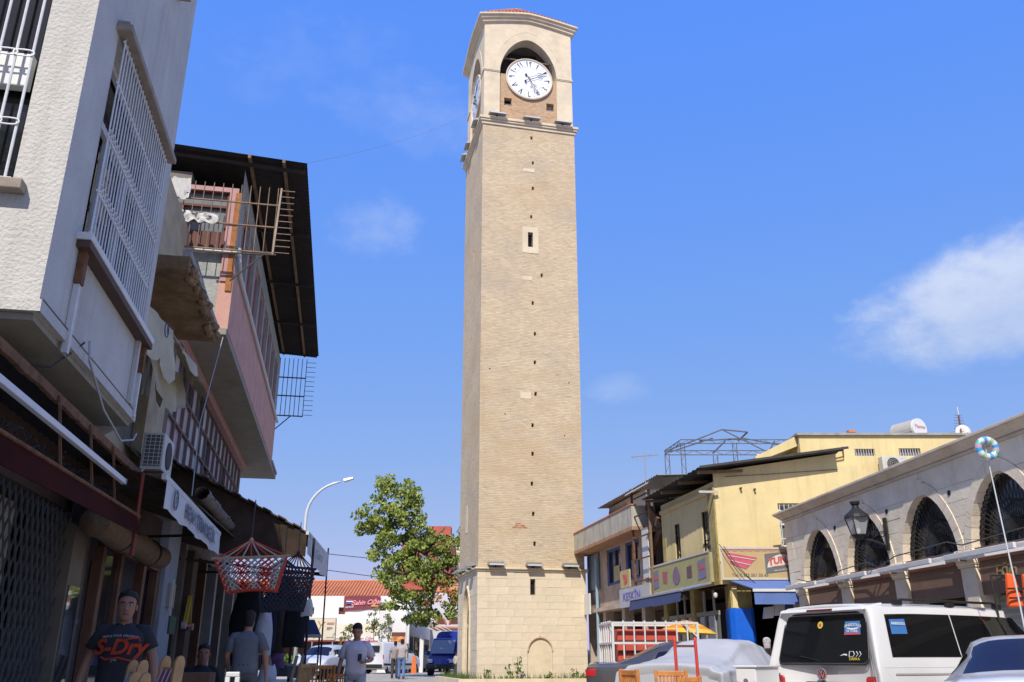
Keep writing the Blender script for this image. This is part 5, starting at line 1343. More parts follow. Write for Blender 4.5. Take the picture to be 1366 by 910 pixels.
for k in range(4): rs_.part('shop_opening', MB().box(-7.095, -7.05, 62.5 + k * 4.3, 65.8 + k * 4.3, FG, 2.6), m_brownpaint)
rs_.part('goods_rail', MB().box(-6.6, -6.3, 63, 66, FG, 2.2), M('dark_goods', (.10, .085, .075), .9, .6, 5))
rs_.part('high_vis_goods', MB().box(-5.6, -5.3, 66, 66.3, 1.3, 1.8), M('hivis_green', (.25, .55, .03), .8, 0))
fdb = Thing('food_board', 'tall food picture board with red heading by the white van', 'sign', (-7.35, 60, FG))
pn = fdb.part('panel', MB().box(-7.85, -6.95, 60, 60.06, 1.2, 2.75), M('food_board', (.55, .22, .08), .7, .8, 4))
fdb.part('heading', MB().box(-7.85, -6.95, 59.99, 59.998, 2.5, 2.75), m_brownpanel, pn)
fdb.part('lower_panel', MB().box(-7.85, -6.95, 60, 60.05, FG, 1.19), m_beige)
fdb.part('post', MB().cyl((-6.9, 60, FG), (-6.9, 60, 4.4), .05), m_frame)
tar = Thing('striped_arch', 'small striped stone arch doorway behind the white panel van', 'arch', (-9.1, 73, FG))
b = MB()
for i in range(10):
    a0, a1 = math.pi * i / 10, math.pi * (i + 1) / 10
    tar.part('voussoir', MB().prism([(-9.1 + r_ * math.cos(a), 72.4, 1.6 + r_ * 1.05 * math.sin(a)) for r_, a in ((.8, a0), (1.15, a0), (1.15, a1), (.8, a1))], (0, .3, 0)), m_whitewash if i % 2 else m_grey2)
tar.part('void', MB().box(-9.9, -8.3, 72.71, 72.75, FG, 2.4), m_black)
# red building behind the tree
rb = Thing('red_building', 'red brick building with parapet rising behind the big tree', 'building', (-11, 110, FG))
rb.part('wall', MB().box(-13.6, -7.6, 110, 122, FG, 15.2), M('red_brick_far', (.42, .10, .07), .9, .12, 1))
rb.part('parapet', MB().box(-10.4, -7.6, 109.8, 112, 15.203, 16.6), MATS['red_brick_far'])
for k in range(3): rb.part('window', MB().box(-13.1 + k * 1.9, -12.1 + k * 1.9, 109.96, 109.99, 11.4, 13.2), m_glassg)
pb = Thing('pale_building', 'pale flat roofed building behind the tree next to the tower', 'building', (0, 120, FG))
pb.part('wall', MB().box(-7.5, 1, 120, 132, FG, 16.2), m_whitewash)
pb.part('roof_slab', MB().box(-7.8, 1.3, 119.7, 132.3, 16.203, 16.5), m_concrete)
for k in range(3): pb.part('window', MB().box(-6.8 + k * 2.6, -5.4 + k * 2.6, 119.96, 119.99, 10.5, 12.4), m_glassg)
lo = Thing('low_tiled_shed', 'low shed with orange tiles seen through the lower tree branches', 'shed', (-4, 92, FG))
lo.part('wall', MB().box(-7.8, 2, 92, 98, FG, 7.5), m_beige)
lo.part('roof', MB().prism([(-8.1, 91.6, 7.5), (-8.1, 98.4, 7.5), (-8.1, 95, 8.9)], (10.4, 0, 0)), m_tilefar)
# street lamp
lm = Thing('street_lamp', 'tall pale street lamp with curved arm above the brown awning', 'street lamp', (-9.25, 40, FG))
m_lamp = M('lamp_grey', (.60, .63, .64), .45, .05, metal=.2)
pts = [(-9.35, 40, FG), (-9.37, 40, 4), (-9.37, 40, 7.2)] + [(-9.37 + 1.75 * (1 - math.cos(a)), 40, 7.2 + 1.62 * math.sin(a)) for a in [R(10 * k) for k in range(1, 9)]]
lm.part('pole', MB().tube(pts, .075, 10, .05), m_lamp, smooth=True)
lm.part('head', MB().hexa([(-7.75, 39.85, 8.78), (-7.30, 39.88, 8.93), (-7.30, 40.12, 8.93), (-7.75, 40.15, 8.78), (-7.78, 39.88, 8.93), (-7.33, 39.92, 9.03), (-7.33, 40.08, 9.03), (-7.78, 40.12, 8.93)]), m_lamp, bevel=.03)
for i, z in enumerate((6.55, 5.75)):
    p, q = Vector((-11, 48, z)), Vector((-1, 58, z + .2 - .6 * i))
    single('overhead_wire', MB().tube(sag(p, q, .12), .02, 5), m_cable, ['upper of two thin wires strung between awning and tree', 'lower of two thin wires strung between awning and tree'][i], 'wire')

# ------------------------------------------------------------------ trees
m_leaf = M('leaf_green', (.21, .265, .055), .6, .3, .7, island=.45, spec=.25)
m_bark = M('bark', (.14, .105, .075), .95, .3, 5, .8, 20)
def leaf_cloud(mb, c, r, n, rnd, size):
    for _ in range(n):
        while True:
            p = Vector((rnd.uniform(-1, 1), rnd.uniform(-1, 1), rnd.uniform(-1, 1)))
            if p.length < 1: break
        p = p.normalized() * p.length ** .55
        q = Vector((c[0] + p.x * r[0], c[1] + p.y * r[1], c[2] + p.z * r[2]))
        a = Vector((rnd.gauss(0, 1), rnd.gauss(0, 1), rnd.gauss(0, .6))).normalized(); bvec = a.orthogonal().normalized(); bvec.rotate(Quaternion(a, rnd.uniform(0, 6.28)))
        s = size * rnd.choice((.5, .7, .9, 1.1, 1.35)) * rnd.uniform(.85, 1.15); u, v = bvec * s, a.cross(bvec) * s * .75
        mb.add([q - u, q + v * .8 - u * .1, q + u, q - v * .8 - u * .1], [(0, 1, 2, 3)])
def big_tree():
    t = Thing('leafy_tree', 'big leafy green tree leaning out from behind the clock tower', 'tree', (-.6, 47.5, FG))
    rnd = random.Random(21)
    m = MB()
    m.tube([(-.6, 47.5, 0), (-.7, 47.4, 1.6), (-.9, 47.2, 3.2), (-1.6, 46.8, 4.4)], .36, 10, .26)
    t.part('trunk', m, m_bark, smooth=True)
    limbs = [[(-1.4, 46.9, 4.1), (-2.7, 46.3, 4.95), (-3.7, 46, 5.3), (-4.6, 46, 6.4), (-5.4, 46, 7.9), (-5.9, 46, 9.2)], [(-3.6, 46, 5.3), (-4.6, 45.6, 5.0), (-5.6, 45.4, 5.2), (-6.5, 45.2, 5.5)], [(-2.6, 46.3, 4.9), (-2.5, 46.2, 6.2), (-2.2, 46.2, 7.2)], [(-4.5, 46, 6.3), (-5.9, 46.3, 7.0), (-7.0, 46.3, 7.6), (-7.6, 46.2, 8.0)], [(-3.6, 46, 5.3), (-4.0, 45.7, 4.2), (-4.3, 45.5, 3.3)], [(-4.5, 46, 6.2), (-3.8, 46.2, 7.2), (-3.5, 46.2, 7.6)]]
    for l in limbs: t.part('limb', MB().tube(l, .15, 7, .03), m_bark, smooth=True)
    m = MB()
    lobes = [(-6.3, 9.15, 1.0, .85), (-5.6, 8.6, .9, .9), (-7.15, 8.0, .85, .85), (-6.3, 7.7, 1.2, 1.0), (-5.3, 7.3, 1.1, .9), (-6.6, 6.6, .75, .8), (-5.6, 6.3, 1.15, .9), (-4.3, 6.9, .8, .6), (-4.6, 6.0, 1.2, .9), (-6.2, 5.2, .9, .6), (-5.2, 4.8, 1.3, .8), (-3.8, 5.0, 1.0, .7), (-2.6, 6.6, .9, .9), (-1.8, 7.0, .8, .9), (-2.2, 5.6, .8, .6), (-3.6, 6.0, .7, .6), (-5.7, 4.0, .8, .45), (-4.7, 3.7, .9, .5), (-5.0, 2.95, .6, .35), (-4.2, 3.0, .5, .45), (-2.6, 3.9, .5, .5), (-2.0, 4.6, .55, .7), (-5.5, 9.7, .5, .4), (-7.6, 7.4, .5, .35), (-6.7, 9.8, .4, .3), (-2.0, 3.3, .35, .4), (-3.1, 3.4, .3, .35)]
    for (x, z, rx, rz_) in lobes:
        k = int(27 * rx * rz_) + 4
        for _ in range(k):
            a = rnd.uniform(0, 6.28); rr = rnd.random() ** .5
            cc = (x + rx * rr * math.cos(a) * 1.05, 46 + rnd.uniform(-1, 1) * max(rx, .6) * 1.1, z + rz_ * rr * math.sin(a) * 1.05)
            s_ = rnd.uniform(.16, .34)
            leaf_cloud(m, cc, (s_ * 1.15, s_ * 1.15, s_ * .75), int(46 * s_ / .25), rnd, .085)
    # a few orange seed clusters
    t.part('crown', m, m_leaf, fix=False, kind='stuff')
    m = MB()
    for _ in range(26):
        x, z = rnd.uniform(-5.2, -1.8), rnd.uniform(3.6, 5.0)
        leaf_cloud(m, (x, 45.4 + rnd.uniform(-.5, .3), z), (.2, .2, .15), 20, rnd, .07)
    t.part('dry_leaf_clusters', m, M('leaf_rust', (.30, .13, .035), .8, .2, island=.3), fix=False, kind='stuff')
big_tree()
def young_tree(label, x, y, h, seed):
    t = Thing('young_tree', label, 'tree', (x, y, FG)); rnd = random.Random(seed)
    t.part('trunk', MB().tube([(x, y, FG), (x + .05, y, h * .5), (x, y, h * .93)], .045, 6, .015), m_bark)
    m = MB()
    for k in range(26):
        z = h * rnd.uniform(.6, 1.0); w_ = .5 * (1.15 - (z / h - .6) * 1.6); leaf_cloud(m, (x + rnd.uniform(-w_, w_), y + rnd.uniform(-w_, w_), z), (.16, .16, .14), 16, rnd, .08)
    t.part('crown', m, M('leaf_young', (.15, .17, .05), .7, .2, island=.4), fix=False, kind='stuff')
young_tree('slim young tree in front of the cream awning, the taller one', -9.35, 62, 4.3, 3)
young_tree('slim young tree in front of the cream awning, right of another', -8.35, 62, 4.0, 5)
young_tree('young tree growing behind the walking man in the pale shirt', -11.4, 64, 3.3, 9)
for i, (x, y, r_) in enumerate(((-11.5, 50, .55), (-10.5, 49.5, .5), (-12.4, 50.4, .6))):
    rnd = random.Random(30 + i); t = Thing('shrub', ['round green shrub below the billboard', 'small green shrub right of the billboard post', 'green shrub half hidden behind the grill hood'][i], 'shrub', (x, y, FG), group='shrubs under the billboard')
    t.part('stem', MB().cyl((x, y, FG - .05), (x, y, .8), .05), m_bark)
    m = MB()
    for _ in range(22): leaf_cloud(m, (x + rnd.uniform(-r_, r_), y + rnd.uniform(-r_, r_) * .6, .55 + rnd.uniform(0, .75)), (.2, .2, .16), 26, rnd, .06)
    t.part('foliage', m, M('leaf_shrub', (.10, .16, .03), .7, .2, island=.4), fix=False, kind='stuff')
for i, (ox, oy, hh) in enumerate(((-.75, -2.75, .85), (-1.05, -2.7, .55), (-1.9, -2.7, .4), (1.6, -2.8, .45), (.5, -2.8, .35), (2.0, -2.75, .4))):
    p = TC + Vector((ox * math.cos(R(13)) - oy * math.sin(R(13)), ox * math.sin(R(13)) + oy * math.cos(R(13)), .34)); rnd = random.Random(60 + i)
    t = Thing('weed_plant', ['tallest leafy weed at the tower foot', 'leafy weed just left of the tallest one at the tower foot', 'small weed at the left end of the tower bed', 'low weed right of the tower niche', 'low weed below the tower niche', 'small weed at the right end of the tower bed'][i], 'plant', p, group='weeds in the tower bed')
    t.part('stem', MB().tube([p, p + Vector((.03, 0, hh * .6)), p + Vector((.0, 0, hh))], .012, 5), m_grass)
    m = MB()
    for k in range(int(14 * hh) + 5):
        z = hh * rnd.uniform(.15, 1); leaf_cloud(m, p + Vector((rnd.uniform(-.16, .16), rnd.uniform(-.1, .1), z)), (.06, .06, .05), 6, rnd, .05)
    t.part('leaves', m, MATS['leaf_shrub'], fix=False, kind='stuff')
# ------------------------------------------------------------------ right side: arcade
m_arc = M('arcade_limestone', (.79, .71, .56), .9, .10, 2.0, .35, 18, objrand=.05, dirt=(.50, .38, .25), dirt_amt=.5, dirt_scale=1.1)
m_arc2 = M('arcade_dressed', (.78, .68, .53), .88, .10, 2.0, .3, 18, dirt=(.33, .25, .15), dirt_amt=.45, dirt_scale=1.4)
m_cornice = M('arcade_cornice', (.60, .52, .42), .9, .15, 2.5, .4, 18, dirt=(.38, .24, .12), dirt_amt=.5, dirt_scale=1.0)
m_fascia = M('brown_fascia', (.19, .12, .085), .7, .1, 3)
m_awnw = M('awning_cassette', (.62, .61, .60), .5, .06, 6)
m_grille = M('grille_black', (.014, .013, .013), .5, 0)
OA = 9.4
def rb_(): return MB(AR)
ac_ = Thing('arcade_building', 'low stone arcade with pointed arches and iron fan grilles on the right', 'building', W(AR, OA, 15), AR)
AC = [20.47, 18.13, 15.77, 13.50, 11.2, 8.9, 6.6]
SP, AHF, ARS = 2.93, .93, 1.15
T_END, T_BEG, ZTOP = 22.3, 5.0, 4.50
def ahalf(z, ex=0.0):
    if z <= SP: return AHF + ex
    k = (z - SP) / (ARS + ex * 1.15)
    return (AHF + ex) * (max(0, 1 - k ** 1.62)) ** (1 / 1.8) if k < 1 else 0.0
RW = .20
ac_.part('wall_core', rb_().box(OA + .24, OA + 7, T_BEG, T_END - .05, 2.2, 4.68), m_mortar)
ac_.part('end_wall', rb_().box(OA + .01, OA + 7, T_END - .045, T_END, 0, 4.68), m_arc2)
# ashlar courses
rnd = random.Random(17); z = SP - .30; courses = []
while z < ZTOP - .02:
    h = rnd.uniform(.24, .31)
    if ZTOP - z - h < .16: h = ZTOP - z
    courses.append((z, h)); z += h
for (z, h) in courses:
    zz = [z + .003 + (h - .006) * k / 4 for k in range(5)]
    edges = [(lambda q: T_BEG)]
    for c in sorted(AC):
        if ahalf(z + .01, RW) > 0:
            edges.append(lambda q, c=c: c - ahalf(q, RW)); edges.append(lambda q, c=c: c + ahalf(q, RW))
    edges.append(lambda q: T_END)
    for k in range(0, len(edges), 2):
        fa, fb_ = edges[k], edges[k + 1]
        x0, x1 = max(fa(q) for q in zz), min(fb_(q) for q in zz)
        if fb_(zz[2]) - fa(zz[2]) < .02 and fb_(zz[4]) - fa(zz[4]) < .02: continue
        cuts = []; x = x0 + rnd.uniform(.3, .7)
        while x < x1 - .22: cuts.append(x); x += rnd.uniform(.4, .85)
        E_ = [fa] + [(lambda q, c=c: c) for c in cuts] + [fb_]
        for i in range(len(E_) - 1):
            pr = rnd.uniform(-.004, .004)
            poly = [(OA + pr, E_[i + 1](q) - .003, q) for q in zz] + [(OA + pr, E_[i](q) + .003, q) for q in reversed(zz)]
            ac_.part('stone_block', rb_().prism(poly, (.24 - pr, 0, 0)), m_arc)
# voussoirs, grilles, pillars, fascias
for ci, c in enumerate(AC):
    NV = 16
    pts = []
    for ex in (0.0, RW - .004):
        row = []
        for i in range(NV + 1):
            th = math.pi * i / NV; cs = math.cos(th); q = abs(cs)
            # invert profile: for x fraction q -> height
            k = (max(0, 1 - q ** 1.8)) ** (1 / 1.62)
            row.append((c - math.copysign(q, cs) * (AHF + ex), SP + k * (ARS + ex * 1.15)))
        pts.append(row)
    for i in range(NV):
        a, b2, c2, d2 = pts[0][i], pts[0][i + 1], pts[1][i + 1], pts[1][i]
        def sh(p, q, e=.004): v = Vector((q[0] - p[0], q[1] - p[1])); v = v.normalized() * e if v.length > 0 else v; return (p[0] + v.x, p[1] + v.y)
        A_, B_, C_, D_ = sh(a, b2), sh(b2, a), sh(c2, d2), sh(d2, c2)
        ac_.part('voussoir', rb_().prism([(OA - .018, p[0], p[1]) for p in (A_, B_, C_, D_)], (.26, 0, 0)), m_arc2)
    ac_.part('keystone', rb_().prism([(OA - .028, c + x, z) for x, z in ((-.085, SP + ARS - .03), (.085, SP + ARS - .03), (.13, SP + ARS + RW * 1.15 + .05), (-.13, SP + ARS + RW * 1.15 + .05))], (.26, 0, 0)), m_arc2)
    # dark glass and fan grille
    o_ = [(x, z) for x, z in pts[0]]
    gl_ = ac_.part('lunette_glass', rb_().prism([(OA + .225, x, z) for x, z in o_], (.01, 0, 0)), glass_dark('lunette_glass', (.02, .02, .02), .15))
    if ci < 5:
        g = rb_(); og = OA + .14
        for i in range(1, 26):
            th = math.pi * i / 26; cs, sn = math.cos(th), math.sin(th)
            r_ = .05; 
            # ray to the arch
            lo, hi = .1, 1.6
            for _ in range(18):
                mid = (lo + hi) / 2; x_, z_ = mid * cs, mid * sn
                if z_ < ARS and abs(x_) < ahalf(SP + z_): lo = mid
                else: hi = mid
            g.cyl((og, c - .16 * cs, SP + .03 + .16 * sn), (og, c - lo * cs, SP + .03 + lo * .99 * sn), .011, n=4, caps=False)
            for rr in (.33, .62):
                if lo > rr + .1:
                    th2 = math.pi * (i + 1) / 26
                    g.tube([(og, c - (rr + (.05 if k == 2 else 0)) * math.cos(th + (th2 - th) * k / 4), SP + .03 + (rr + (.05 if k == 2 else 0)) * math.sin(th + (th2 - th) * k / 4)) for k in range(5)], .008, 4)
            # scalloped links at the rim
            g.tube([(og, c - (lo - .07 + .055 * math.cos(a)) * cs - .05 * math.sin(a) * sn, SP + .03 + (lo - .07 + .055 * math.cos(a)) * sn * .99 + .05 * math.sin(a) * cs * -1) for a in [2 * math.pi * k / 8 for k in range(9)]], .011, 4)
        ac_.part('fan_grille', g, m_grille, gl_)
    ac_.part('lunette_sill', rb_().box(OA + .02, OA + .235, c - AHF, c + AHF, SP - .07, SP), m_fascia)
    ac_.part('fascia_board', rb_().box(OA + .06, OA + .12, c - AHF - .02, c + AHF + .02, 2.16, 2.70), m_fascia)
    ac_.part('lintel_beam', rb_().box(OA + .03, OA + .2, c - AHF - .02, c + AHF + .02, 2.703, SP - .073), m_brownpanel)
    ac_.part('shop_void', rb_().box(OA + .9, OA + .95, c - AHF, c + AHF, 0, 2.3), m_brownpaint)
    pc = c + 1.165
    pl_ = ac_.part('pillar', rb_().box(OA - .02, OA + .4, pc - .21, pc + .21, 0, 2.62), m_arc2, bevel=.015)
    ac_.part('capital', rb_().box(OA - .07, OA + .4, pc - .255, pc + .255, 2.66, 2.93), m_arc2, pl_, bevel=.03)
    ac_.part('capital_neck', rb_().box(OA - .045, OA + .38, pc - .23, pc + .23, 2.623, 2.657), m_arc2, pl_)
for (t_, z_) in ((14.84, 3.95), (17.08, 3.97), (19.46, 3.97)):
    ac_.part('wall_socket', rb_().lathe((OA - .012, t_, z_), [(.05, 0), (.05, .02)], 10, 'x'), m_black)
ac_.part('cornice', rb_().box(OA - .04, OA + .5, T_BEG, T_END + .06, 4.503, 4.56), m_cornice, bevel=.015)
ac_.part('cornice', rb_().hexa([(OA - .06, T_BEG, 4.563), (OA + .5, T_BEG, 4.563), (OA + .5, T_END + .08, 4.563), (OA - .06, T_END + .08, 4.563), (OA - .2, T_BEG, 4.68), (OA + .5, T_BEG, 4.68), (OA + .5, T_END + .2, 4.68), (OA - .2, T_END + .2, 4.68)]), m_cornice)
ac_.part('coping', rb_().box(OA - .22, OA + .8, T_BEG, T_END + .22, 4.683, 4.74), m_cornice, bevel=.01)
ac_.part('roof_slab', rb_().box(OA + .803, OA + 7, T_BEG, T_END, 4.683, 4.72), m_concrete)
# shop fronts seen between pillars
ac_.part('roller_shutter', rb_().box(OA + .3, OA + .33, 12.6, 14.4, 0, 2.15), M('shutter_grey', (.40, .40, .38), .6, .05))
b = rb_()
for k in range(22): b.box(OA + .28, OA + .298, 12.6, 14.4, .1 + k * .095, .14 + k * .095)
ac_.part('shutter_slats', b, MATS['shutter_grey'], kind='stuff')
ac_.part('gold_lettering', text_mb('Eğin', .30, W(AR, OA + .05, 13.75, 2.40), W(AR, 0, -1, 0), (0, 0, 1), shear=.25, depth=.02), M('gold_letter', (.40, .30, .14), .4, .1, metal=.4))
ac_.part('gold_emblem', rb_().tube([(OA + .27, 13.55 + .14 * math.cos(a) * (1 + .3 * math.cos(3 * a)), 1.95 + .14 * math.sin(a)) for a in [2 * math.pi * i / 20 for i in range(21)]], .012, 5), MATS['gold_letter'])
ac_.part('shop_interior', rb_().box(OA + .5, OA + .55, 14.9, 16.6, 0, 2.15), M('shop_lit_wall', (.33, .27, .17), .8, .5, 3))
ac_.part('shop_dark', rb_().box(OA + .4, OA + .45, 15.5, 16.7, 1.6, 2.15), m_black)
# awning cassettes with folding arms
for i, (t0, t1) in enumerate(((19.6, 21.3), (17.25, 19.05), (14.9, 16.7), (12.6, 14.4), (10.3, 12.1))):
    a_ = Thing('awning_cassette', ['rolled white awning cassette under the far left arch', 'rolled white awning cassette under the arch with the lantern', 'rolled white awning cassette under the third arch, arms half open', 'rolled white awning cassette above the gold lettering', 'rolled white awning cassette nearest the right edge'][i], 'awning', W(AR, OA - .2, (t0 + t1) / 2, 2.7), AR, 'rolled awnings under the arches')
    a_.part('roller', rb_().bar((OA - .14, t0 - .3, 2.80), (OA - .14, t1 + .3, 2.80), .13, .11), m_awnw, bevel=.02)
    a_.part('front_bar', rb_().bar((OA - .62, t0 - .15, 2.74), (OA - .50, t1 + .1, 2.76), .05, .09), m_awnw, bevel=.01)
    a_.part('folding_arm', rb_().bar((OA - .2, t0 + .1, 2.74), (OA - .55, t0 + .9, 2.69), .05, .05), m_awnw)
    a_.part('folding_arm', rb_().bar((OA - .2, t1 - .1, 2.74), (OA - .55, t1 - .9, 2.69), .05, .05), m_awnw)
    a_.part('end_cap', rb_().box(OA - .22, OA - .06, t0 - .34, t0 - .305, 2.72, 2.88), m_sill)
single('facade_cable', rb_().tube([(OA - .1, 21.6, 3.0), (OA - .1, 20.2, 2.75), (OA - .08, 19.3, 3.0), (OA - .1, 18.0, 3.05), (OA - .12, 17.5, 2.9), (OA - .08, 16.9, 3.05), (OA - .1, 15.0, 3.1), (OA - .08, 14.6, 3.0), (OA - .1, 12.0, 3.1)], .012, 5), m_cable, 'black cable looping along the arcade pillars', 'cable')
# lantern
ln_ = Thing('wall_lantern', 'black iron lantern with glass panes on a bracket of the arcade', 'lantern', W(AR, OA, 17.16, 3.4), AR)
LO, LT, LZ = OA - .62, 17.16, 3.62
ln_.part('wall_plate', rb_().box(OA - .05, OA - .01, LT - .05, LT + .05, 3.2, 3.85), m_iron)
ln_.part('bracket', rb_().tube([(OA - .03, LT, 3.28), (OA - .3, LT, 3.38), (OA - .6, LT, 3.44), (LO, LT, 3.5)], .022, 6), m_iron)
b = rb_()
for k in range(3): b.tube([(OA - .12 - k * .17 + .07 * math.cos(a) * (1 - a / 14), LT, 3.52 + .07 * math.sin(a) * (1 - a / 14)) for a in [i * .5 for i in range(20)]], .01, 5)
ln_.part('scrollwork', b, m_iron, kind='stuff')
frus4 = [(LO + sx * .10, LT + sy * .10, LZ - .12) for sx, sy in ((-1, -1), (1, -1), (1, 1), (-1, 1))]; top4 = [(LO + sx * .17, LT + sy * .17, LZ + .22) for sx, sy in ((-1, -1), (1, -1), (1, 1), (-1, 1))]
m_lglass = M('lantern_glass', (.55, .58, .60), .08, 0, spec=.6, alpha=.45)
for i in range(4): ln_.part('pane', rb_().poly([frus4[i], frus4[(i + 1) % 4], top4[(i + 1) % 4], top4[i]]), m_lglass); ln_.part('frame_bar', rb_().bar(frus4[i], top4[i], .018), m_iron)
ln_.part('base_cup', rb_().lathe((LO, LT, LZ - .22), [(.02, 0), (.09, .04), (.14, .09), (.14, .11)], 12), m_iron)
ln_.part('cap', rb_().lathe((LO, LT, LZ + .22), [(.25, 0), (.23, .06), (.12, .15), (.07, .2), (.06, .25), (.09, .28), (.1, .33), (.02, .33)], 14), m_iron)
ln_.part('bulb', rb_().lathe((LO, LT, LZ - .1), [(.03, 0), (.045, .08), (.04, .18), (.01, .22)], 10), m_whitewash)
# finial of a statue at the very edge
fn = Thing('roof_finial', 'weathered stone finial on the arcade roof at the right edge', 'finial', W(AR, OA + .1, 10.95, 4.74), AR)
fn.part('stem', rb_().lathe((OA + .1, 10.95, 4.74), [(.16, 0), (.15, .12), (.07, .2), (.06, .5), (.09, .58), (.07, .64)], 12), m_cornice, smooth=True)
fn.part('knob', rb_().lathe((OA + .1, 10.95, 5.38), [(.05, 0), (.12, .07), (.13, .14), (.07, .22), (.02, .24)], 12), m_cornice, smooth=True)

# ------------------------------------------------------------------ yellow corner house
m_yel = M('yellow_plaster', (.68, .56, .285), .92, .08, 1.4, .25, 20, dirt=(.42, .32, .16), streak=.5, dirt_scale=1.0)
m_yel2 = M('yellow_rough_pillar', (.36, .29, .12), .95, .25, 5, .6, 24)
m_roofsheet = M('roof_sheet_dark', (.05, .048, .045), .8, .3, 4)
m_signy = M('sign_cream', (.46, .35, .17), .55, .08, 3)
m_signyd = M('sign_olive', (.36, .33, .13), .55, .08, 3)
m_signr = M('sign_red', (.50, .10, .09), .55, .05); m_signg = M('sign_grey', (.13, .14, .15), .55, 0); m_signw = M('sign_white', (.62, .58, .50), .55, 0)
m_blue = M('blue_canvas', (.10, .17, .42), .8, .06, 3); m_bluetarp = M('blue_tarp', (.01, .12, .62), .35, .1, 3, .3, 6)
m_signframe = M('sign_frame', (.52, .48, .42), .6, .1)
OK_, TK = 10.05, 22.5
kx = lambda: MB(AK)
yl = Thing('yellow_house', 'yellow plastered corner house with dark sheet roof and a fish shop sign', 'house', (5.6, 24, 0))
YC, XR = 24.0, 12.0
def ztop(x): return 6.02 + (x - 5.6) * .148
b = MB(); wy = (7.28, 8.3, 3.98, 5.15)
xs = [5.57, 7.28, 8.3, 9.05]
for i in range(3):
    x0, x1 = xs[i], xs[i + 1]
    if i == 1:
        b.poly([(x0, YC, 3.0), (x1, YC, 3.0), (x1, YC, wy[2]), (x0, YC, wy[2])]); b.poly([(x0, YC, wy[3]), (x1, YC, wy[3]), (x1, YC, ztop(x1)), (x0, YC, ztop(x0))])
    else: b.poly([(x0, YC, 3.0), (x1, YC, 3.0), (x1, YC, ztop(x1)), (x0, YC, ztop(x0))])
for (p, q) in (((wy[0], wy[2]), (wy[1], wy[2])), ((wy[1], wy[2]), (wy[1], wy[3])), ((wy[1], wy[3]), (wy[0], wy[3])), ((wy[0], wy[3]), (wy[0], wy[2]))): b.poly([(p[0], YC, p[1]), (q[0], YC, q[1]), (q[0], YC + .2, q[1]), (p[0], YC + .2, p[1])])
b.poly([(9.05, YC, 3.0), (9.05, 33, 3.0), (9.05, 33, 6.5), (9.05, YC, 6.5)])
yl.part('front_wall', b, m_yel)
f = yl.part('window', MB().box(wy[0], wy[1], YC + .17, YC + .2, wy[2], wy[3]), m_glassg)
b = MB()
for k in range(8): b.cyl((wy[0] + .06 + k * .125, YC + .04, wy[2]), (wy[0] + .06 + k * .125, YC + .04, wy[3]), .012, n=5)
for z in (4.2, 4.65, 4.95): b.bar((wy[0], YC + .04, z), (wy[1], YC + .04, z), .02)
yl.part('window_grille', b, m_whitemet, f)
yl.part('window_frame', MB().holed(wy[0], wy[1], wy[2], wy[3], [(wy[0] + .06, wy[1] - .06, wy[2] + .06, 4.55), (wy[0] + .06, wy[1] - .06, 4.62, wy[3] - .06)], lambda x, z, d: (x, YC + .13 + d, z), .03), m_frame, f, fix=False)
yl.part('sill', MB().box(wy[0] - .05, wy[1] + .05, YC - .05, YC + .1, wy[2] - .06, wy[2] - .003), m_frame, f)
yl.part('water_outlet', MB().cyl((6.3, YC - .1, 5.55), (6.3, YC + .02, 5.55), .03), m_rust)
yl.part('water_outlet', MB().cyl((6.68, YC - .1, 5.52), (6.68, YC + .02, 5.52), .03), m_rust)
single('eave_wire', MB().tube([(5.9, YC - .03, 5.88), (7.0, YC - .04, 5.94), (9.05, YC - .03, 6.08)], .008, 5), m_cable, 'thin wire along the top of the yellow wall', 'wire')
# street side of the house (in shade)
b = kx(); wA, wB = (22.98, 23.5, 3.85, 5.05), (25.2, 25.62, 3.85, 5.0)
b.holed(TK, 26.7, 3.0, 5.75, [wA, wB], lambda x, z, d: (OK_ + d, x, z), .15); yl.part('side_wall', b, m_yel, fix=False)
yl.part('side_band', kx().box(OK_ - .06, OK_ - .003, TK + .3, 26.7, 5.45, 5.56), m_yel)
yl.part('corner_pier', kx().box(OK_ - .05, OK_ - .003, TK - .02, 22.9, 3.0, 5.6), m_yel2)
for (a, c, z0, z1) in (wA, wB):
    f = yl.part('window', kx().box(OK_ + .12, OK_ + .15, a, c, z0, z1), m_glassg)
    for z in (z0 + .4, z0 + .8): yl.part('window_bar', kx().bar((OK_ + .05, a, z), (OK_ + .05, c, z), .03), m_iron, f)
    yl.part('window_frame', kx().bar((OK_ + .05, a + .02, z0), (OK_ + .05, a + .02, z1), .05), m_iron, f); yl.part('window_frame', kx().bar((OK_ + .05, c - .02, z0), (OK_ + .05, c - .02, z1), .05), m_iron, f)
yl.part('shutter_panel', kx().box(OK_ - .3, OK_ - .27, 25.65, 25.9, 3.9, 4.6), m_yel2)
yl.part('house_core', MB().prism([(5.9, 24.25, 3.0), (9.0, 24.25, 3.0), (9.0, 30, 3.0), (5.2, 28.0, 3.0)], (0, 0, 2.7)), m_inter)
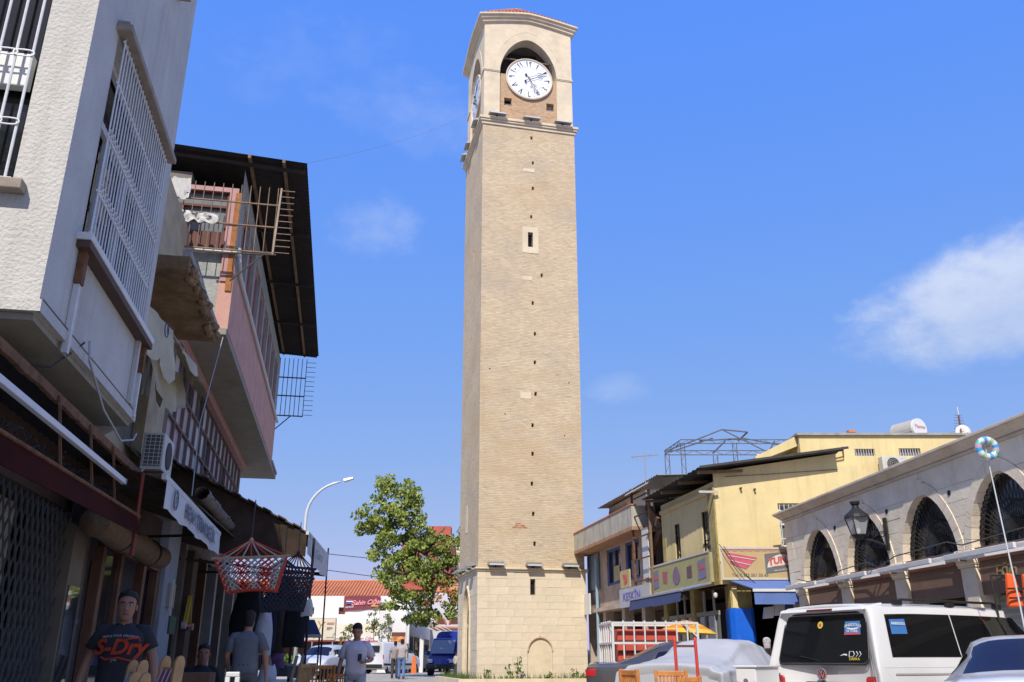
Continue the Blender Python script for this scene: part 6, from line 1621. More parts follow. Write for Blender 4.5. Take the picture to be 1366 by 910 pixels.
# sheet roof with overhang
b = MB(); A, B, C, D = Vector((5.12, 23.55, 6.06)), Vector((9.25, 23.55, 6.60)), Vector((8.6, 29.0, 6.55)), Vector((4.15, 28.0, 5.93)); n = 30; G_ = []
for i in range(n + 1):
    u = i / n; row = []
    for v in (0, 1):
        p = A.lerp(D, u).lerp(B.lerp(C, u), v); row.append((p.x, p.y, p.z + .018 * (1 if i % 2 else -1)))
    G_.append(row)
b.grid(G_); rf_ = yl.part('sheet_roof', b, m_roofsheet)
yl.part('roof_edge', MB().bar(A + Vector((0, -.01, 0)), B + Vector((0, -.01, 0)), .05, .06), m_roofsheet, rf_)
for k in range(4): p = A.lerp(D, .06 + k * .3); q = p + Vector((1.3, 0, .05)); yl.part('rafter', MB().bar(p + Vector((.05, .0, -.09)), q + Vector((0, 0, -.09)), .06, .08), m_wood, rf_)
yl.part('eave_lamp_arm', MB().bar((5.1, 23.75, 5.42), (5.65, 23.9, 5.44), .05, .06), m_signframe)
# taller block behind
yb = Thing('yellow_rear_block', 'taller yellow block with small barred windows behind the corner house', 'house', (12, 30, 0))
bw1, bw2 = (12.0, 12.7, 7.8, 8.05), (13.55, 14.3, 7.8, 8.07)
b = MB(); b.holed(10.1, 22, 4, 8.52, [bw1, bw2], lambda x, z, d: (x, 30 + d, z), .15); yb.part('wall', b, m_yel, fix=False)
yb.part('side_wall', MB().box(10.1, 10.25, 30.01, 38, 4, 8.52), m_yel)
yb.part('roof_slab', MB().box(10.0, 22, 29.9, 38, 8.523, 8.6), m_concrete)
for w_ in (bw1, bw2):
    f = yb.part('window', MB().box(w_[0], w_[1], 30.12, 30.15, w_[2], w_[3]), m_glassg)
    b = MB()
    for k in range(8): b.cyl((w_[0] + .05 + k * .09, 30.03, w_[2]), (w_[0] + .05 + k * .09, 30.03, w_[3]), .01, n=5)
    yb.part('window_grille', b, m_whitemet, f)
yb.part('stair_canopy', MB().hexa([(8.56, 30.2, 7.62), (10.09, 30.2, 8.2), (10.09, 33, 8.2), (8.56, 33, 7.62), (8.56, 30.2, 7.82), (10.09, 30.2, 8.57), (10.09, 33, 8.57), (8.56, 33, 7.82)]), m_yel)
yb.part('stair_wall', MB().box(9.0, 10.08, 31.5, 31.7, 6.0, 8.2), m_yel)
yb.part('low_wall', MB().box(10.7, 11.9, 29.4, 29.8, 6.5, 7.3), m_yel)
yb.part('downpipe', MB().tube([(10.7, 29.95, 7.9), (10.9, 29.93, 7.6), (11.55, 29.9, 7.75), (11.55, 29.9, 8.1)], .03, 5), m_rust)
acr = Thing('roof_air_conditioner', 'white air conditioner with round fan on the yellow rear wall', 'air conditioner', (13, 29.6, 7.2))
outdoor_unit(acr, MB, 12.7, 13.55, 29.5, 29.85, 7.15, 7.68, 'y')
acr.part('shelf', MB().box(12.65, 13.6, 29.45, 29.98, 7.08, 7.145), m_rust)
wt = Thing('water_tank', 'white ended cylindrical water tank on the yellow rear roof', 'water tank', (14.5, 31, 8.6))
wt.part('drum', MB().cyl((14.62, 30.6, 8.92), (14.2, 31.4, 8.92), .36, n=20), M('tank_grey', (.42, .40, .36), .6, .1, 4))
wt.part('end_cap', MB().cyl((14.66, 30.52, 8.92), (14.622, 30.595, 8.92), .37, n=24), M('tank_white', (.70, .70, .70), .5, .04, 4))
wt.part('lettering', text_mb('Thermo', .17, (14.665, 30.50, 8.93), (.886, .463, 0), (0, 0, 1), shear=.2), m_signr)
for x in (14.2, 14.6): wt.part('cradle', MB().bar((x - .2, 31.0, 8.58), (x + .2, 31.2, 8.58), .05), m_rust)
an = Thing('roof_antenna', 'thin rusty antenna mast with cross rods on the yellow rear roof', 'antenna', (15.95, 30.3, 8.6))
an.part('mast', MB().cyl((15.95, 30.3, 7.9), (16.02, 30.3, 9.35), .05, .03, 8), m_rust); an.part('tip', MB().cyl((16.02, 30.3, 9.35), (16.03, 30.3, 9.65), .015), m_frame)
for k in range(7): an.part('rod', MB().bar((15.75 + .02 * k, 30.3, 8.75 + k * .1), (16.25 - .02 * k, 30.3, 8.75 + k * .1), .012), m_rust)
ds = Thing('satellite_dish', 'small white satellite dish beside the antenna mast', 'satellite dish', (16.1, 30.2, 8.5))
ds.part('bowl', MB().lathe((16.05, 30.25, 8.68), [(.02, .08), (.15, .05), (.28, 0), (.29, -.015), (.15, .03), (.02, .06)], 20, 'y'), MATS['tank_white'], smooth=True)
ds.part('arm', MB().bar((16.05, 30.2, 8.5), (16.05, 29.95, 8.62), .02), m_iron)
vb = Thing('roof_vent', 'brick and concrete roof vent on the yellow rear block', 'vent', (12.2, 31, 8.6))
vb.part('block', MB().box(11.7, 12.5, 30.6, 31.2, 8.603, 8.78), m_concrete); vb.part('brick', MB().box(12.1, 12.35, 30.55, 30.8, 8.783, 8.87), m_tilefar)
# steel pergola frame on the roof
pg = Thing('roof_pergola', 'open steel lattice pergola frame on the roof behind the yellow house', 'pergola', (7.5, 32, 6.5))
def lattice(p, q, w_, nm):
    p, q = Vector(p), Vector(q); d = (q - p); n = max(2, int(d.length / .35)); off = Vector((0, 0, w_)) if abs(d.normalized().z) < .7 else Vector((w_, 0, 0))
    b = MB(); b.bar(p, q, .03); b.bar(p + off, q + off, .03)
    for i in range(n): b.bar(p + d * i / n + (off if i % 2 else off * 0), p + d * (i + 1) / n + (off * 0 if i % 2 else off), .016)
    pg.part(nm, b, m_pgm)
m_pgm = M('pergola_steel', (.10, .10, .11), .7, .2)
for (x, y, z1) in ((5.7, 32, 8.3), (6.8, 34.5, 9.3), (8.9, 34.5, 9.3), (7.5, 32, 8.25), (9.6, 32, 8.3)): lattice((x, y, 5.5), (x, y, z1), .16, 'post')
lattice((5.7, 32, 8.28), (10.1, 32, 8.28), .16, 'edge_beam'); lattice((6.8, 34.5, 9.3), (12.0, 34.5, 9.3), .16, 'edge_beam'); lattice((5.7, 32, 8.3), (6.8, 34.5, 9.3), .14, 'edge_beam')
for (p, q) in (((5.7, 32, 8.4), (7.45, 33.2, 9.25)), ((7.45, 33.2, 9.25), (8.2, 33.2, 9.55)), ((8.2, 33.2, 9.55), (9.2, 33.2, 9.45)), ((8.2, 33.2, 9.55), (9.6, 32, 8.35)), ((7.5, 32, 8.35), (8.3, 33.2, 9.1)), ((9.6, 32, 8.4), (10.6, 34.5, 9.4)), ((7.3, 33.2, 9.1), (9.0, 33.2, 9.2)), ((9.0, 33.2, 9.2), (10.3, 32, 8.6)), ((6.0, 32.5, 8.5), (8.0, 34, 9.4)), ((9.2, 33.2, 9.45), (8.9, 33.6, 9.2))):
    pg.part('rafter', MB().bar(p, q, .045), m_pgm)
# fish shop signs
sg = Thing('corner_sign', 'cream corner sign board lettered TUNA over the blue awning', 'sign', (5.57, 23.7, 3.1))
pn = sg.part('front_panel', MB().box(5.58, 9.0, 23.70, 23.78, 3.14, 3.88), m_signy)
sg.part('front_frame', MB().holed(5.53, 9.05, 3.09, 3.93, [(5.58, 9.0, 3.14, 3.88)], lambda x, z, d: (x, 23.68 + d, z), .1), m_signframe, pn, fix=False)
b = MB()
for k in range(17): b.prism([(5.62 + .2 * k + .1 * math.cos(a) + .1, 23.695, 3.875 + .05 * math.sin(a)) for a in [math.pi + math.pi * i / 6 for i in range(7)]], (0, -.004, 0))
sg.part('scallop_border', b, M('sign_pink', (.50, .22, .20), .6, 0), pn, kind='stuff')
sg.part('wafer_print', MB().prism([(5.66, 23.695, 3.80), (6.5, 23.695, 3.66), (6.18, 23.695, 3.36), (5.78, 23.695, 3.50)], (0, -.005, 0)), M('wafer_pink', (.50, .09, .14), .6, .15, 8), pn)
for (p, q) in (((5.7, 3.72), (6.44, 3.6)), ((5.74, 3.6), (6.3, 3.47))): sg.part('wafer_line', MB().bar((p[0], 23.687, p[1]), (q[0], 23.687, q[1]), .012, .018), m_signw, pn)
def round_panel(cx, cz, w_, h_, y, mat, tilt=.12):
    p = [(cx - w_, cz - h_), (cx + w_, cz - h_), (cx + w_, cz + h_), (cx - w_, cz + h_)]
    return MB().prism([(x * 1 , y, z + (x - cx) * tilt) for x, z in p], (0, -.006, 0))
sg.part('logo_back', round_panel(7.10, 3.55, .40, .25, 23.695, m_signg), m_signg, pn)
b = MB(); b.prism([(7.10 + .35 * math.cos(a), 23.687, 3.45 + .29 * math.sin(a) + .05 * math.cos(a)) for a in [math.pi * i / 14 for i in range(15)]], (0, -.004, 0)); sg.part('logo_arch', b, m_signw, pn)
sg.part('logo_lettering', text_mb('TUNA', .24, (7.11, 23.68, 3.52), (1, 0, .12), (0, 0, 1), offset=.012, arc=.35), m_signr, pn)
sg.part('logo_subtitle', text_mb('TARIM & TEMİZ', .06, (7.10, 23.68, 3.43), (1, 0, .12), (0, 0, 1), sx=1.1), m_signr, pn)
sg.part('logo_subtitle', text_mb('MALZEMELERİ', .06, (7.12, 23.68, 3.325), (1, 0, .12), (0, 0, 1), sx=1.1), m_signw, pn)
sg.part('phone_number', text_mb('Tel: 0.322 351 33 63', .10, (6.28, 23.69, 3.18), (1, 0, 0), (0, 0, 1), sx=1.15), m_signg, pn, kind='stuff')
# side panel
pn2 = sg.part('side_panel', kx().box(OK_ - .33, OK_ - .26, TK - .12, 27.1, 3.05, 3.82), m_signyd)
sg.part('side_frame', kx().holed(TK - .16, 27.15, 3.0, 3.87, [(TK - .11, 27.1, 3.05, 3.82)], lambda x, z, d: (OK_ - .35 + d, x, z), .1), m_signframe, pn2, fix=False)
KO = OK_ - .335
for (t_, shp, m_) in ((26.6, 'logo', M('sign_bluegrey', (.20, .18, .26), .6, .1)), (25.75, 'wafer', M('wafer_dull', (.36, .11, .12), .6, .1)), (24.85, 'drop', M('print_mauve', (.20, .13, .18), .6, .2)), (23.85, 'box', M('print_brown', (.14, .07, .08), .6, .2)), (22.95, 'logo', M('sign_bluegrey', (.20, .18, .26), .6, .1))):
    if shp == 'logo': p = [(t_ - .28, 3.2), (t_ + .28, 3.15), (t_ + .28, 3.65), (t_ - .28, 3.72)]
    elif shp == 'wafer': p = [(t_ - .2, 3.6), (t_ + .25, 3.62), (t_ + .2, 3.3), (t_ - .1, 3.25)]
    elif shp == 'drop': p = [(t_ + .3 * math.cos(a) * (1 - .35 * max(0, math.sin(a))), 3.42 + .26 * math.sin(a)) for a in [2 * math.pi * i / 14 for i in range(14)]]
    else: p = [(t_ - .18, 3.28), (t_ + .18, 3.28), (t_ + .18, 3.58), (t_ - .18, 3.6)]
    pr = sg.part('product_print', kx().prism([(KO, x, z) for x, z in p], (-.006, 0, 0)), m_, pn2)
    if shp == 'logo': sg.part('logo_lettering', text_mb('TUNA', .17, W(AK, KO - .012, t_, 3.42), W(AK, 0, -1, 0), (0, 0, 1), offset=.006), m_signr, pn2)
for i, (p0, p1) in enumerate((((5.5, 23.6, 4.0), (7.3, 23.1, 2.95)), ((5.62, 23.62, 3.95), (7.6, 23.2, 3.0)))):
    a_, q_ = Vector(p0), Vector(p1)
    single('sign_cable', MB().tube(sag(a_, q_, .55 + .12 * i, 16) + [Vector((8.0, 22.9, 3.35 + .1 * i))], .010, 5), m_cable, ['slack black cable drooping across the front of the cream corner sign', 'second black cable hanging lower across the cream corner sign'][i], 'cable')
# awnings
ba = Thing('blue_awning', 'blue awning under the front of the cream corner sign', 'awning', (7.3, 23, 2.8))
ba.part('cloth', MB().hexa([(5.75, 23.68, 3.05), (6.1, 22.75, 2.78), (9.0, 22.75, 2.78), (9.0, 23.68, 3.05), (5.75, 23.68, 3.07), (6.1, 22.75, 2.80), (9.0, 22.75, 2.80), (9.0, 23.68, 3.07)]), m_blue)
G_ = [[(6.08 + 2.92 * i / 24, 22.74 - .02 * math.sin(i * 1.3) * j / 3, 2.72 - .30 * j / 3) for j in range(4)] for i in range(25)]
b = MB(); b.grid(G_); ba.part('valance', b, m_blue, smooth=True)
ba.part('front_bar', MB().bar((6.05, 22.73, 2.76), (9.0, 22.73, 2.76), .05, .07), m_frame)
ba2 = Thing('blue_awning', 'dull blue awning along the shaded street side of the yellow house', 'awning', W(AK, OK_ - .6, 25, 2.8), AK)
ba2.part('cloth', kx().hexa([(OK_ - .33, 22.6, 3.0), (OK_ - .95, 23.0, 2.86), (OK_ - .95, 27.3, 2.86), (OK_ - .33, 27.2, 3.0), (OK_ - .33, 22.6, 3.02), (OK_ - .95, 23.0, 2.88), (OK_ - .95, 27.3, 2.88), (OK_ - .33, 27.2, 3.02)]), m_blue)
for (a, c) in ((23.0, 25.1), (25.15, 27.3)): ba2.part('valance', kx().hexa([(OK_ - 1.02, a, 2.58), (OK_ - 1.0, a, 2.58), (OK_ - 1.0, c, 2.55), (OK_ - 1.02, c, 2.55), (OK_ - .96, a, 2.86), (OK_ - .94, a, 2.86), (OK_ - .94, c, 2.86), (OK_ - .96, c, 2.86)]), M('navy_canvas', (.045, .06, .15), .8, .06, 3))
ba2.part('front_bar', kx().bar((OK_ - .96, 22.95, 2.87), (OK_ - .96, 27.3, 2.87), .05), m_flood)
# ground floor of the yellow house
gf = Thing('fish_shop', 'open ground floor shop with yellow corner pillar under the blue awnings', 'shop', (5.8, 24, 0))
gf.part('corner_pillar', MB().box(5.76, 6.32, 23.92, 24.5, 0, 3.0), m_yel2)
gf.part('yellow_strip', MB().box(5.80, 5.93, 23.87, 23.897, 0.2, 2.95), m_yel)
gf.part('back_wall', MB().box(5.0, 12, 30, 30.1, 0, 3.0), m_black)
gf.part('ceiling', MB().prism([(5.75, 24.3, 2.97), (12, 24.3, 2.97), (12, 30, 2.97), (4.6, 30, 2.97)], (0, 0, .02)), m_brownpaint)
gf.part('right_wall', MB().box(9.0, 9.2, 24.1, 30, 0, 2.96), m_brownpaint)
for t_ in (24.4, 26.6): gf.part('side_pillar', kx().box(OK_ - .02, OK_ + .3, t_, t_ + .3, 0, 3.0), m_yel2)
gf.part('door_head', kx().box(OK_ + .02, OK_ + .1, TK + .45, 27.2, 2.25, 2.36), m_concrete)
gf.part('door_pane', kx().box(OK_ + .05, OK_ + .07, 22.9, 24.38, .3, 2.24), glass_dark('shop_glass2', (.10, .11, .10), .1)); gf.part('door_pane', kx().box(OK_ + .05, OK_ + .07, 24.72, 26.58, .3, 2.24), glass_dark('shop_glass2', (.10, .11, .10), .1))
for t_ in (23.1, 23.75, 25.2, 25.8): gf.part('mullion', kx().box(OK_ + .0, OK_ + .045, t_, t_ + .07, 0, 2.9), m_concrete)
b = MB(); G_ = []
for i in range(13):
    a = 2 * math.pi * i / 12; G_.append([(6.04 + (.32 + .03 * mnoise.noise((i, j, 3))) * math.copysign(min(1, abs(math.cos(a)) * 1.35), math.cos(a)), 24.2 + (.36 + .03 * mnoise.noise((i, j, 8))) * math.copysign(min(1, abs(math.sin(a)) * 1.35), math.sin(a)), 2.38 - 1.35 * j / 8 + .03 * mnoise.noise((i * .7, j, 1))) for j in range(9)])
b.grid(G_); single('pillar_wrap', b, m_bluetarp, 'bright blue tarpaulin wrapped round the yellow corner pillar', 'tarpaulin')
rnd = random.Random(77)
for i in range(7):
    x, z = 6.5 + i * .27, 2.35 - rnd.random() * .15; ob = Thing('hanging_carton', ['pale carton hung first behind the blue awning valance', 'pale carton hung second from the corner pillar', 'blue labelled carton hung under the blue awning', 'white carton hung fourth from the corner pillar', 'cream carton hung fifth from the corner pillar', 'small white carton hung sixth under the awning', 'pale carton hung nearest the arcade under the awning'][i], 'carton', (x, 23.2, z), group='cartons hanging under the blue awning')
    mm = MB(0, (x, 23.2, z)); w_, h_ = rnd.uniform(.1, .16), rnd.uniform(.12, .2); tl2 = rnd.uniform(-.3, .3)
    mm.hexa([(-w_, -.08, -h_), (w_, -.08, -h_ + tl2 * w_), (w_, .08, -h_ + tl2 * w_), (-w_, .08, -h_), (-w_ + .05, -.08, h_), (w_ + .05, -.08, h_ + tl2 * w_), (w_ + .05, .08, h_ + tl2 * w_), (-w_ + .05, .08, h_)])
    ob.part('box', mm, [m_frame, M('carton_blue', (.05, .08, .25), .6, 0)][i == 2]); ob.part('hook', MB(0, (x, 23.2, z)).cyl((0, 0, h_), (0, 0, .6), .008, n=5), m_iron)
single('shop_lamp', kx().lathe((OK_ - .15, 22.6, 2.66), [(.03, 0), (.05, .03), (.055, .1), (.03, .13)], 10), m_frame, 'white lamp housing beside the yellow corner pillar', 'lamp')

# ------------------------------------------------------------------ neighbour with blue windows
m_dirtypink = M('dirty_pink_render', (.43, .345, .285), .95, .2, 1.6, .4, 18, dirt=(.24, .22, .19), dirt_amt=.6, dirt_scale=1.0)
m_parapet = M('stained_parapet', (.44, .41, .34), .95, .15, 2, .4, 18, dirt=(.17, .15, .12), streak=.8, dirt_scale=1.2)
m_bluepaint = M('blue_paint', (.04, .085, .28), .6, .15, 4)
nb_ = Thing('blue_window_house', 'stained pink house with blue framed windows and concrete parapet beside the tower', 'house', W(AK, OK_, 31), AK)
nw = [(29.85, 31.4, 3.78, 5.15), (32.0, 33.75, 3.78, 5.15)]
b = kx(); b.holed(28.6, 36.5, 3.0, 5.3, nw, lambda x, z, d: (OK_ + .3 + d, x, z), .15); nb_.part('wall', b, m_dirtypink, fix=False)
for (a, c, z0, z1) in nw:
    f = nb_.part('window', kx().holed(a, c, z0, z1, [(a + .1, (a + c) / 2 - .04, z0 + .1, z1 - .1), ((a + c) / 2 + .04, c - .1, z0 + .1, z1 - .1)], lambda x, z, d: (OK_ + .36 + d, x, z), .06), m_bluepaint, fix=False)
    nb_.part('pane', kx().box(OK_ + .43, OK_ + .45, a, c, z0, z1), glass_dark('blue_house_glass', (.03, .035, .06), .15), f)
    nb_.part('paper_notice', kx().box(OK_ + .35, OK_ + .355, a + .3, a + 1.05, z0 + .12, z0 + .68), M('notice_paper', (.42, .37, .22), .8, .25, 6) if a > 31 else M('poster_dim', (.16, .18, .25), .6, .4, 4), f)
nb_.part('parapet', kx().box(OK_ - .45, OK_ - .3, 28.3, 36.5, 5.32, 6.02), m_parapet)
nb_.part('parapet_end', kx().box(OK_ - .3, OK_ + 1.2, 28.3, 28.45, 5.32, 6.02), m_parapet)
nb_.part('balcony_slab', kx().box(OK_ - .46, OK_ + 2, 28.28, 36.5, 5.2, 5.318), M('slab_edge', (.36, .20, .12), .9, .3, 4))
nb_.part('parapet_cap', kx().box(OK_ - .48, OK_ - .28, 28.27, 36.5, 6.023, 6.06), m_tilefar)
nb_.part('roof_room', kx().box(OK_ + 1.3, OK_ + 5, 29.5, 36.4, 5.3, 7.25), M('cream_roof_room', (.56, .53, .42), .9, .1, 2))
nb_.part('roof_room_open', kx().box(OK_ + 1.28, OK_ + 1.295, 34.0, 36.4, 6.2, 7.1), M('roofroom_shade', (.30, .28, .22), .9, .15))
b = kx(); n = 60; b.grid([[(OK_ + .9 + 4.3 * v, 29.2 + 7.6 * i / n, 7.30 + .25 * v + .02 * (1 if i % 2 else -1)) for v in (0, 1)] for i in range(n + 1)]); nb_.part('corrugated_roof', b, m_concrete)
nb_.part('house_core', kx().box(OK_ + .5, OK_ + 6, 28.7, 36.4, 2.9, 5.19), m_inter)
nb_.part('broken_lip', kx().box(OK_ + .05, OK_ + .6, 28.6, 36.5, 2.86, 2.997), m_dirtypink)
for t_ in (29.4, 31.6, 34.0): nb_.part('column', kx().box(OK_ + .25, OK_ + .6, t_, t_ + .35, 0, 2.857), m_dirtypink)
nb_.part('shop_back', kx().box(OK_ + 2.2, OK_ + 2.3, 27, 36.5, 0, 2.85), m_brownpaint)
nb_.part('end_wall', kx().box(OK_ + .3, OK_ + 6, 36.41, 36.6, 0, 5.19), m_dirtypink)
nb_.part('drain_pipe', kx().cyl((OK_ + .1, 34.55, 0), (OK_ + .1, 34.55, 4.9), .06), M('pale_blue_pipe', (.25, .38, .46), .6, .1))
nb_.part('side_sign', kx().box(OK_ - .1, OK_ - .04, 35.0, 36.0, 2.8, 3.6), m_frame)
nb_.part('shutter_door', kx().box(OK_ + .22, OK_ + .28, 34.7, 36.2, 3.75, 5.15), M('grey_door', (.20, .24, .30), .7, .1))
at_ = Thing('tv_antenna', 'small television aerial on the roof beside the tower', 'antenna', W(AK, OK_ + .8, 31.6, 7), AK)
at_.part('mast', kx().cyl((OK_ + .8, 30.2, 6.0), (OK_ + .8, 30.2, 8.3), .02, n=6), m_flood)
at_.part('boom', kx().bar((OK_ + .45, 30.7, 8.22), (OK_ + 1.15, 29.7, 8.12), .025), m_flood)
for k in range(6): p = Vector((OK_ + .5 + .11 * k, 30.63 - .16 * k, 8.21 - .015 * k)); at_.part('rod', kx().bar(p + Vector((-.02, -.02, -.13)), p + Vector((.02, .02, .13)), .012), m_flood)
# steel stair frame with corrugated cladding between the houses
sc_ = Thing('stair_frame', 'rusty steel stair tower frame with corrugated grey cladding', 'stair frame', W(AK, OK_ - .2, 27.8), AK)
m_zinc = M('zinc_sheet', (.34, .35, .36), .6, .15, 3, dirt=(.2, .12, .07), dirt_amt=.3)
for (o_, t_) in ((OK_ - .35, 26.8), (OK_ - .35, 28.5), (OK_ + .8, 26.8), (OK_ + .8, 28.5)): sc_.part('upright', kx().bar((o_, t_, 2.9), (o_, t_, 6.6 if t_ > 27 else 6.3), .07), m_rust if t_ > 27 else m_wood)
for z in (3.5, 4.2, 4.9, 5.6, 6.2): sc_.part('cross_rail', kx().bar((OK_ - .35, 26.8, z), (OK_ - .35, 28.5, z + .02), .04), m_rust if z < 5 else m_iron)
for k in range(3): sc_.part('stair_flight', kx().bar((OK_ + .1, 28.3 if k % 2 else 27.0, 3.3 + k * .9), (OK_ + .1, 27.0 if k % 2 else 28.3, 4.2 + k * .9), .1, .3), m_rust)
b = kx(); n = 26; b.grid([[(OK_ + .85 + .02 * (1 if i % 2 else -1), 26.75 + 1.9 * i / n, z) for z in (2.9, 6.4)] for i in range(n + 1)]); sc_.part('corrugated_cladding', b, m_zinc)
b = kx(); b.box(OK_ - .2, OK_ - .17, 27.5, 28.1, 3.6, 5.2); sc_.part('white_panel', b, m_frame)
b = kx(); G_ = []
for i in range(9):
    a = R(90 * i / 8); G_.append([(OK_ - .45 + .0, 26.5 + 2.3 * v, 6.35 + .3 * math.sin(a) - .0) if False else (OK_ - .5 + 1.4 * (1 - math.cos(a)), 26.4 + 2.4 * v, 6.4 + .28 * math.sin(a)) for v in (0, 1)])
b.grid(G_); sc_.part('curved_roof', b, m_zinc)
sc_.part('dark_infill', kx().box(OK_ + .4, OK_ + .45, 26.9, 28.45, 5.6, 6.35), m_black)
ks = Thing('name_sign', 'grey sign board lettered KESKİN in violet between the two houses', 'sign', W(AK, OK_ - .45, 28.5, 3), AK)
pn = ks.part('panel', kx().box(OK_ - .52, OK_ - .45, 27.2, 29.75, 2.75, 3.35), M('sign_bluewhite', (.42, .42, .46), .6, .1))
ks.part('lettering', text_mb('KESKİN', .36, W(AK, OK_ - .53, 28.45, 2.96), W(AK, 0, -1, 0), (0, 0, 1), sx=1.45, offset=.002), M('violet_paint', (.11, .10, .42), .6, 0), pn)
ks.part('lettering', text_mb('TİCARET', .1, W(AK, OK_ - .53, 28.3, 2.80), W(AK, 0, -1, 0), (0, 0, 1), sx=1.5), MATS['violet_paint'], pn)
ks.part('end_panel', kx().box(OK_ - .52, OK_ + .3, 27.15, 27.19, 2.75, 3.4), m_flood)
ks2 = Thing('wafer_sign', 'small cream sign with a red wafer above the violet lettered board', 'sign', W(AK, OK_ - .4, 29.3, 3.4), AK)
p2 = ks2.part('panel', kx().box(OK_ - .42, OK_ - .37, 28.9, 29.9, 3.4, 3.98), m_signy)
ks2.part('wafer_print', kx().prism([(OK_ - .43, x, z) for x, z in ((29.6, 3.85), (29.15, 3.8), (29.1, 3.6), (29.4, 3.5))], (-.006, 0, 0)), m_signr, p2)
# ------------------------------------------------------------------ vehicles
m_paintw = M('white_car_paint', (.66, .66, .65), .35, .03, 2, coat=.6); m_paints = M('silver_car_paint', (.58, .60, .63), .3, .03, 2, metal=.25, coat=.6)
m_paintd = M('grey_brown_car_paint', (.09, .085, .085), .25, .04, 2, metal=.5, coat=.8); m_paintb = M('blue_car_paint', (.015, .03, .26), .3, .05, 2, coat=.6)
m_cglass = glass_dark('car_glass', (.008, .009, .010), .03); m_tyre = M('tyre', (.018, .018, .018), .8, .1); m_rim = M('alloy', (.45, .45, .46), .35, .05, metal=.8)
m_tail = M('tail_light', (.40, .012, .015), .15, 0, coat=.8); m_blackp = M('black_plastic', (.018, .018, .018), .5, 0); m_head = M('head_light', (.55, .58, .6), .08, 0, spec=.8)
m_blueglass = M('blue_tint_glass', (.010, .012, .034), .25, 0, spec=.12)
class CarShape:
    def __init__(s, st): s.st = st; s.n = len(st)
    def par(s, t):
        t = max(0, min(s.n - 1, t)); i = min(int(t), s.n - 2); f = t - i
        P = [s.st[max(0, min(s.n - 1, k))] for k in (i - 1, i, i + 1, i + 2)]
        o = []
        for a, b, c, d in zip(*P):
            m0, m1 = (c - a) * .35, (d - b) * .35
            o.append((2 * f ** 3 - 3 * f * f + 1) * b + (f ** 3 - 2 * f * f + f) * m0 + (-2 * f ** 3 + 3 * f * f) * c + (f ** 3 - f * f) * m1)
        return o
    def sec(s, t):
        xb, xt, zl, zb, zt, wl, wb, wt = s.par(t); k = max(0, min(1, (zt - zb) / .25))
        P = [(0, zl), (wl * .9, zl), (wl * .98, zl + .08), (max(wl, wb) + .01, zl + (zb - zl) * .45), (wb + .005, zb - (zb - zl) * .12), (wb - .012, zb + .0), (wt + (wb - wt) * .16, zt - .15 * k - .01), (wt - .02, zt - .05 * k - .004), (wt - .14, zt - .008), (wt * .45, zt + .012), (0, zt + .02)]
        o = []
        for y, z in P:
            x = xb if z <= zb or zt - zb < .02 else xb + (xt - xb) * (z - zb) / (zt - zb)
            o.append(Vector((y, x, z)))
        return o
    def surf(s, t, v):
        P = s.sec(t); v = max(0, min(len(P) - 1.0001, v)); i = int(v); f = v - i; return P[i].lerp(P[i + 1], f)
    NV = 11
def car_body(T, sh, az, org, mat, sub=4, name='body'):
    rings = []
    for i in range((sh.n - 1) * sub + 1):
        P = sh.sec(i / sub); rings.append(P + [Vector((-p.x, p.y, p.z)) for p in reversed(P[1:-1])])
    b = MB(az, org); m = len(rings[0]); pts = [p for r in rings for p in r]; F = []
    for i in range(len(rings) - 1):
        F += [(i * m + k, i * m + (k + 1) % m, (i + 1) * m + (k + 1) % m, (i + 1) * m + k) for k in range(m)]
    F += [tuple(range(m)), tuple(range((len(rings) - 1) * m, len(rings) * m))]
    b.add(pts, F)
    o = T.part(name, b, mat, smooth=True)
    es = o.modifiers.new('EdgeSplit', 'EDGE_SPLIT'); es.split_angle = R(38)
    return o
def patch(T, sh, az, org, name, mat, s0, s1, v0, v1, side=1, off=.006, ns=8, nv=5, parent=None, s0b=None, s1b=None):
    """panel lying on the body; side 0 runs across the roof centre line. s0b/s1b: different ends at v1"""
    b = MB(az, org); G_ = []
    vs = [v0 + (v1 - v0) * j / nv for j in range(nv + 1)] if side else None
    for i in range(ns + 1):
        row = []
        if side:
            for v in vs:
                k = (v - v0) / (v1 - v0); a, c = s0 + ((s0b if s0b is not None else s0) - s0) * k, s1 + ((s1b if s1b is not None else s1) - s1) * k
                t = a + (c - a) * i / ns
                p = sh.surf(t, v); e = .02
                n = (sh.surf(t + e, v) - sh.surf(t - e, v)).cross(sh.surf(t, v + e) - sh.surf(t, v - e))
                n = n.normalized() if n.length > 1e-9 else Vector((1, 0, 0))
                if n.dot(p - Vector((0, p.y, .7))) < 0: n = -n
                q = p + n * off; row.append((q.x * side, q.y, q.z))
        else:
            t = s0 + (s1 - s0) * i / ns
            for j in range(2 * nv + 1):
                v = v0 + (10 - v0) * (1 - abs(j - nv) / nv); sg = -1 if j < nv else 1
                p = sh.surf(t, v); e = .02
                n = (sh.surf(t + e, v) - sh.surf(t - e, v)).cross(sh.surf(t, min(v + e, 9.99)) - sh.surf(t, v - e))
                n = n.normalized() if n.length > 1e-9 else Vector((0, 0, 1))
                if n.z < 0: n = -n
                q = p + n * off; row.append((q.x * sg, q.y, q.z))
        G_.append(row)
    b.grid(G_); return T.part(name, b, mat, parent, smooth=True)
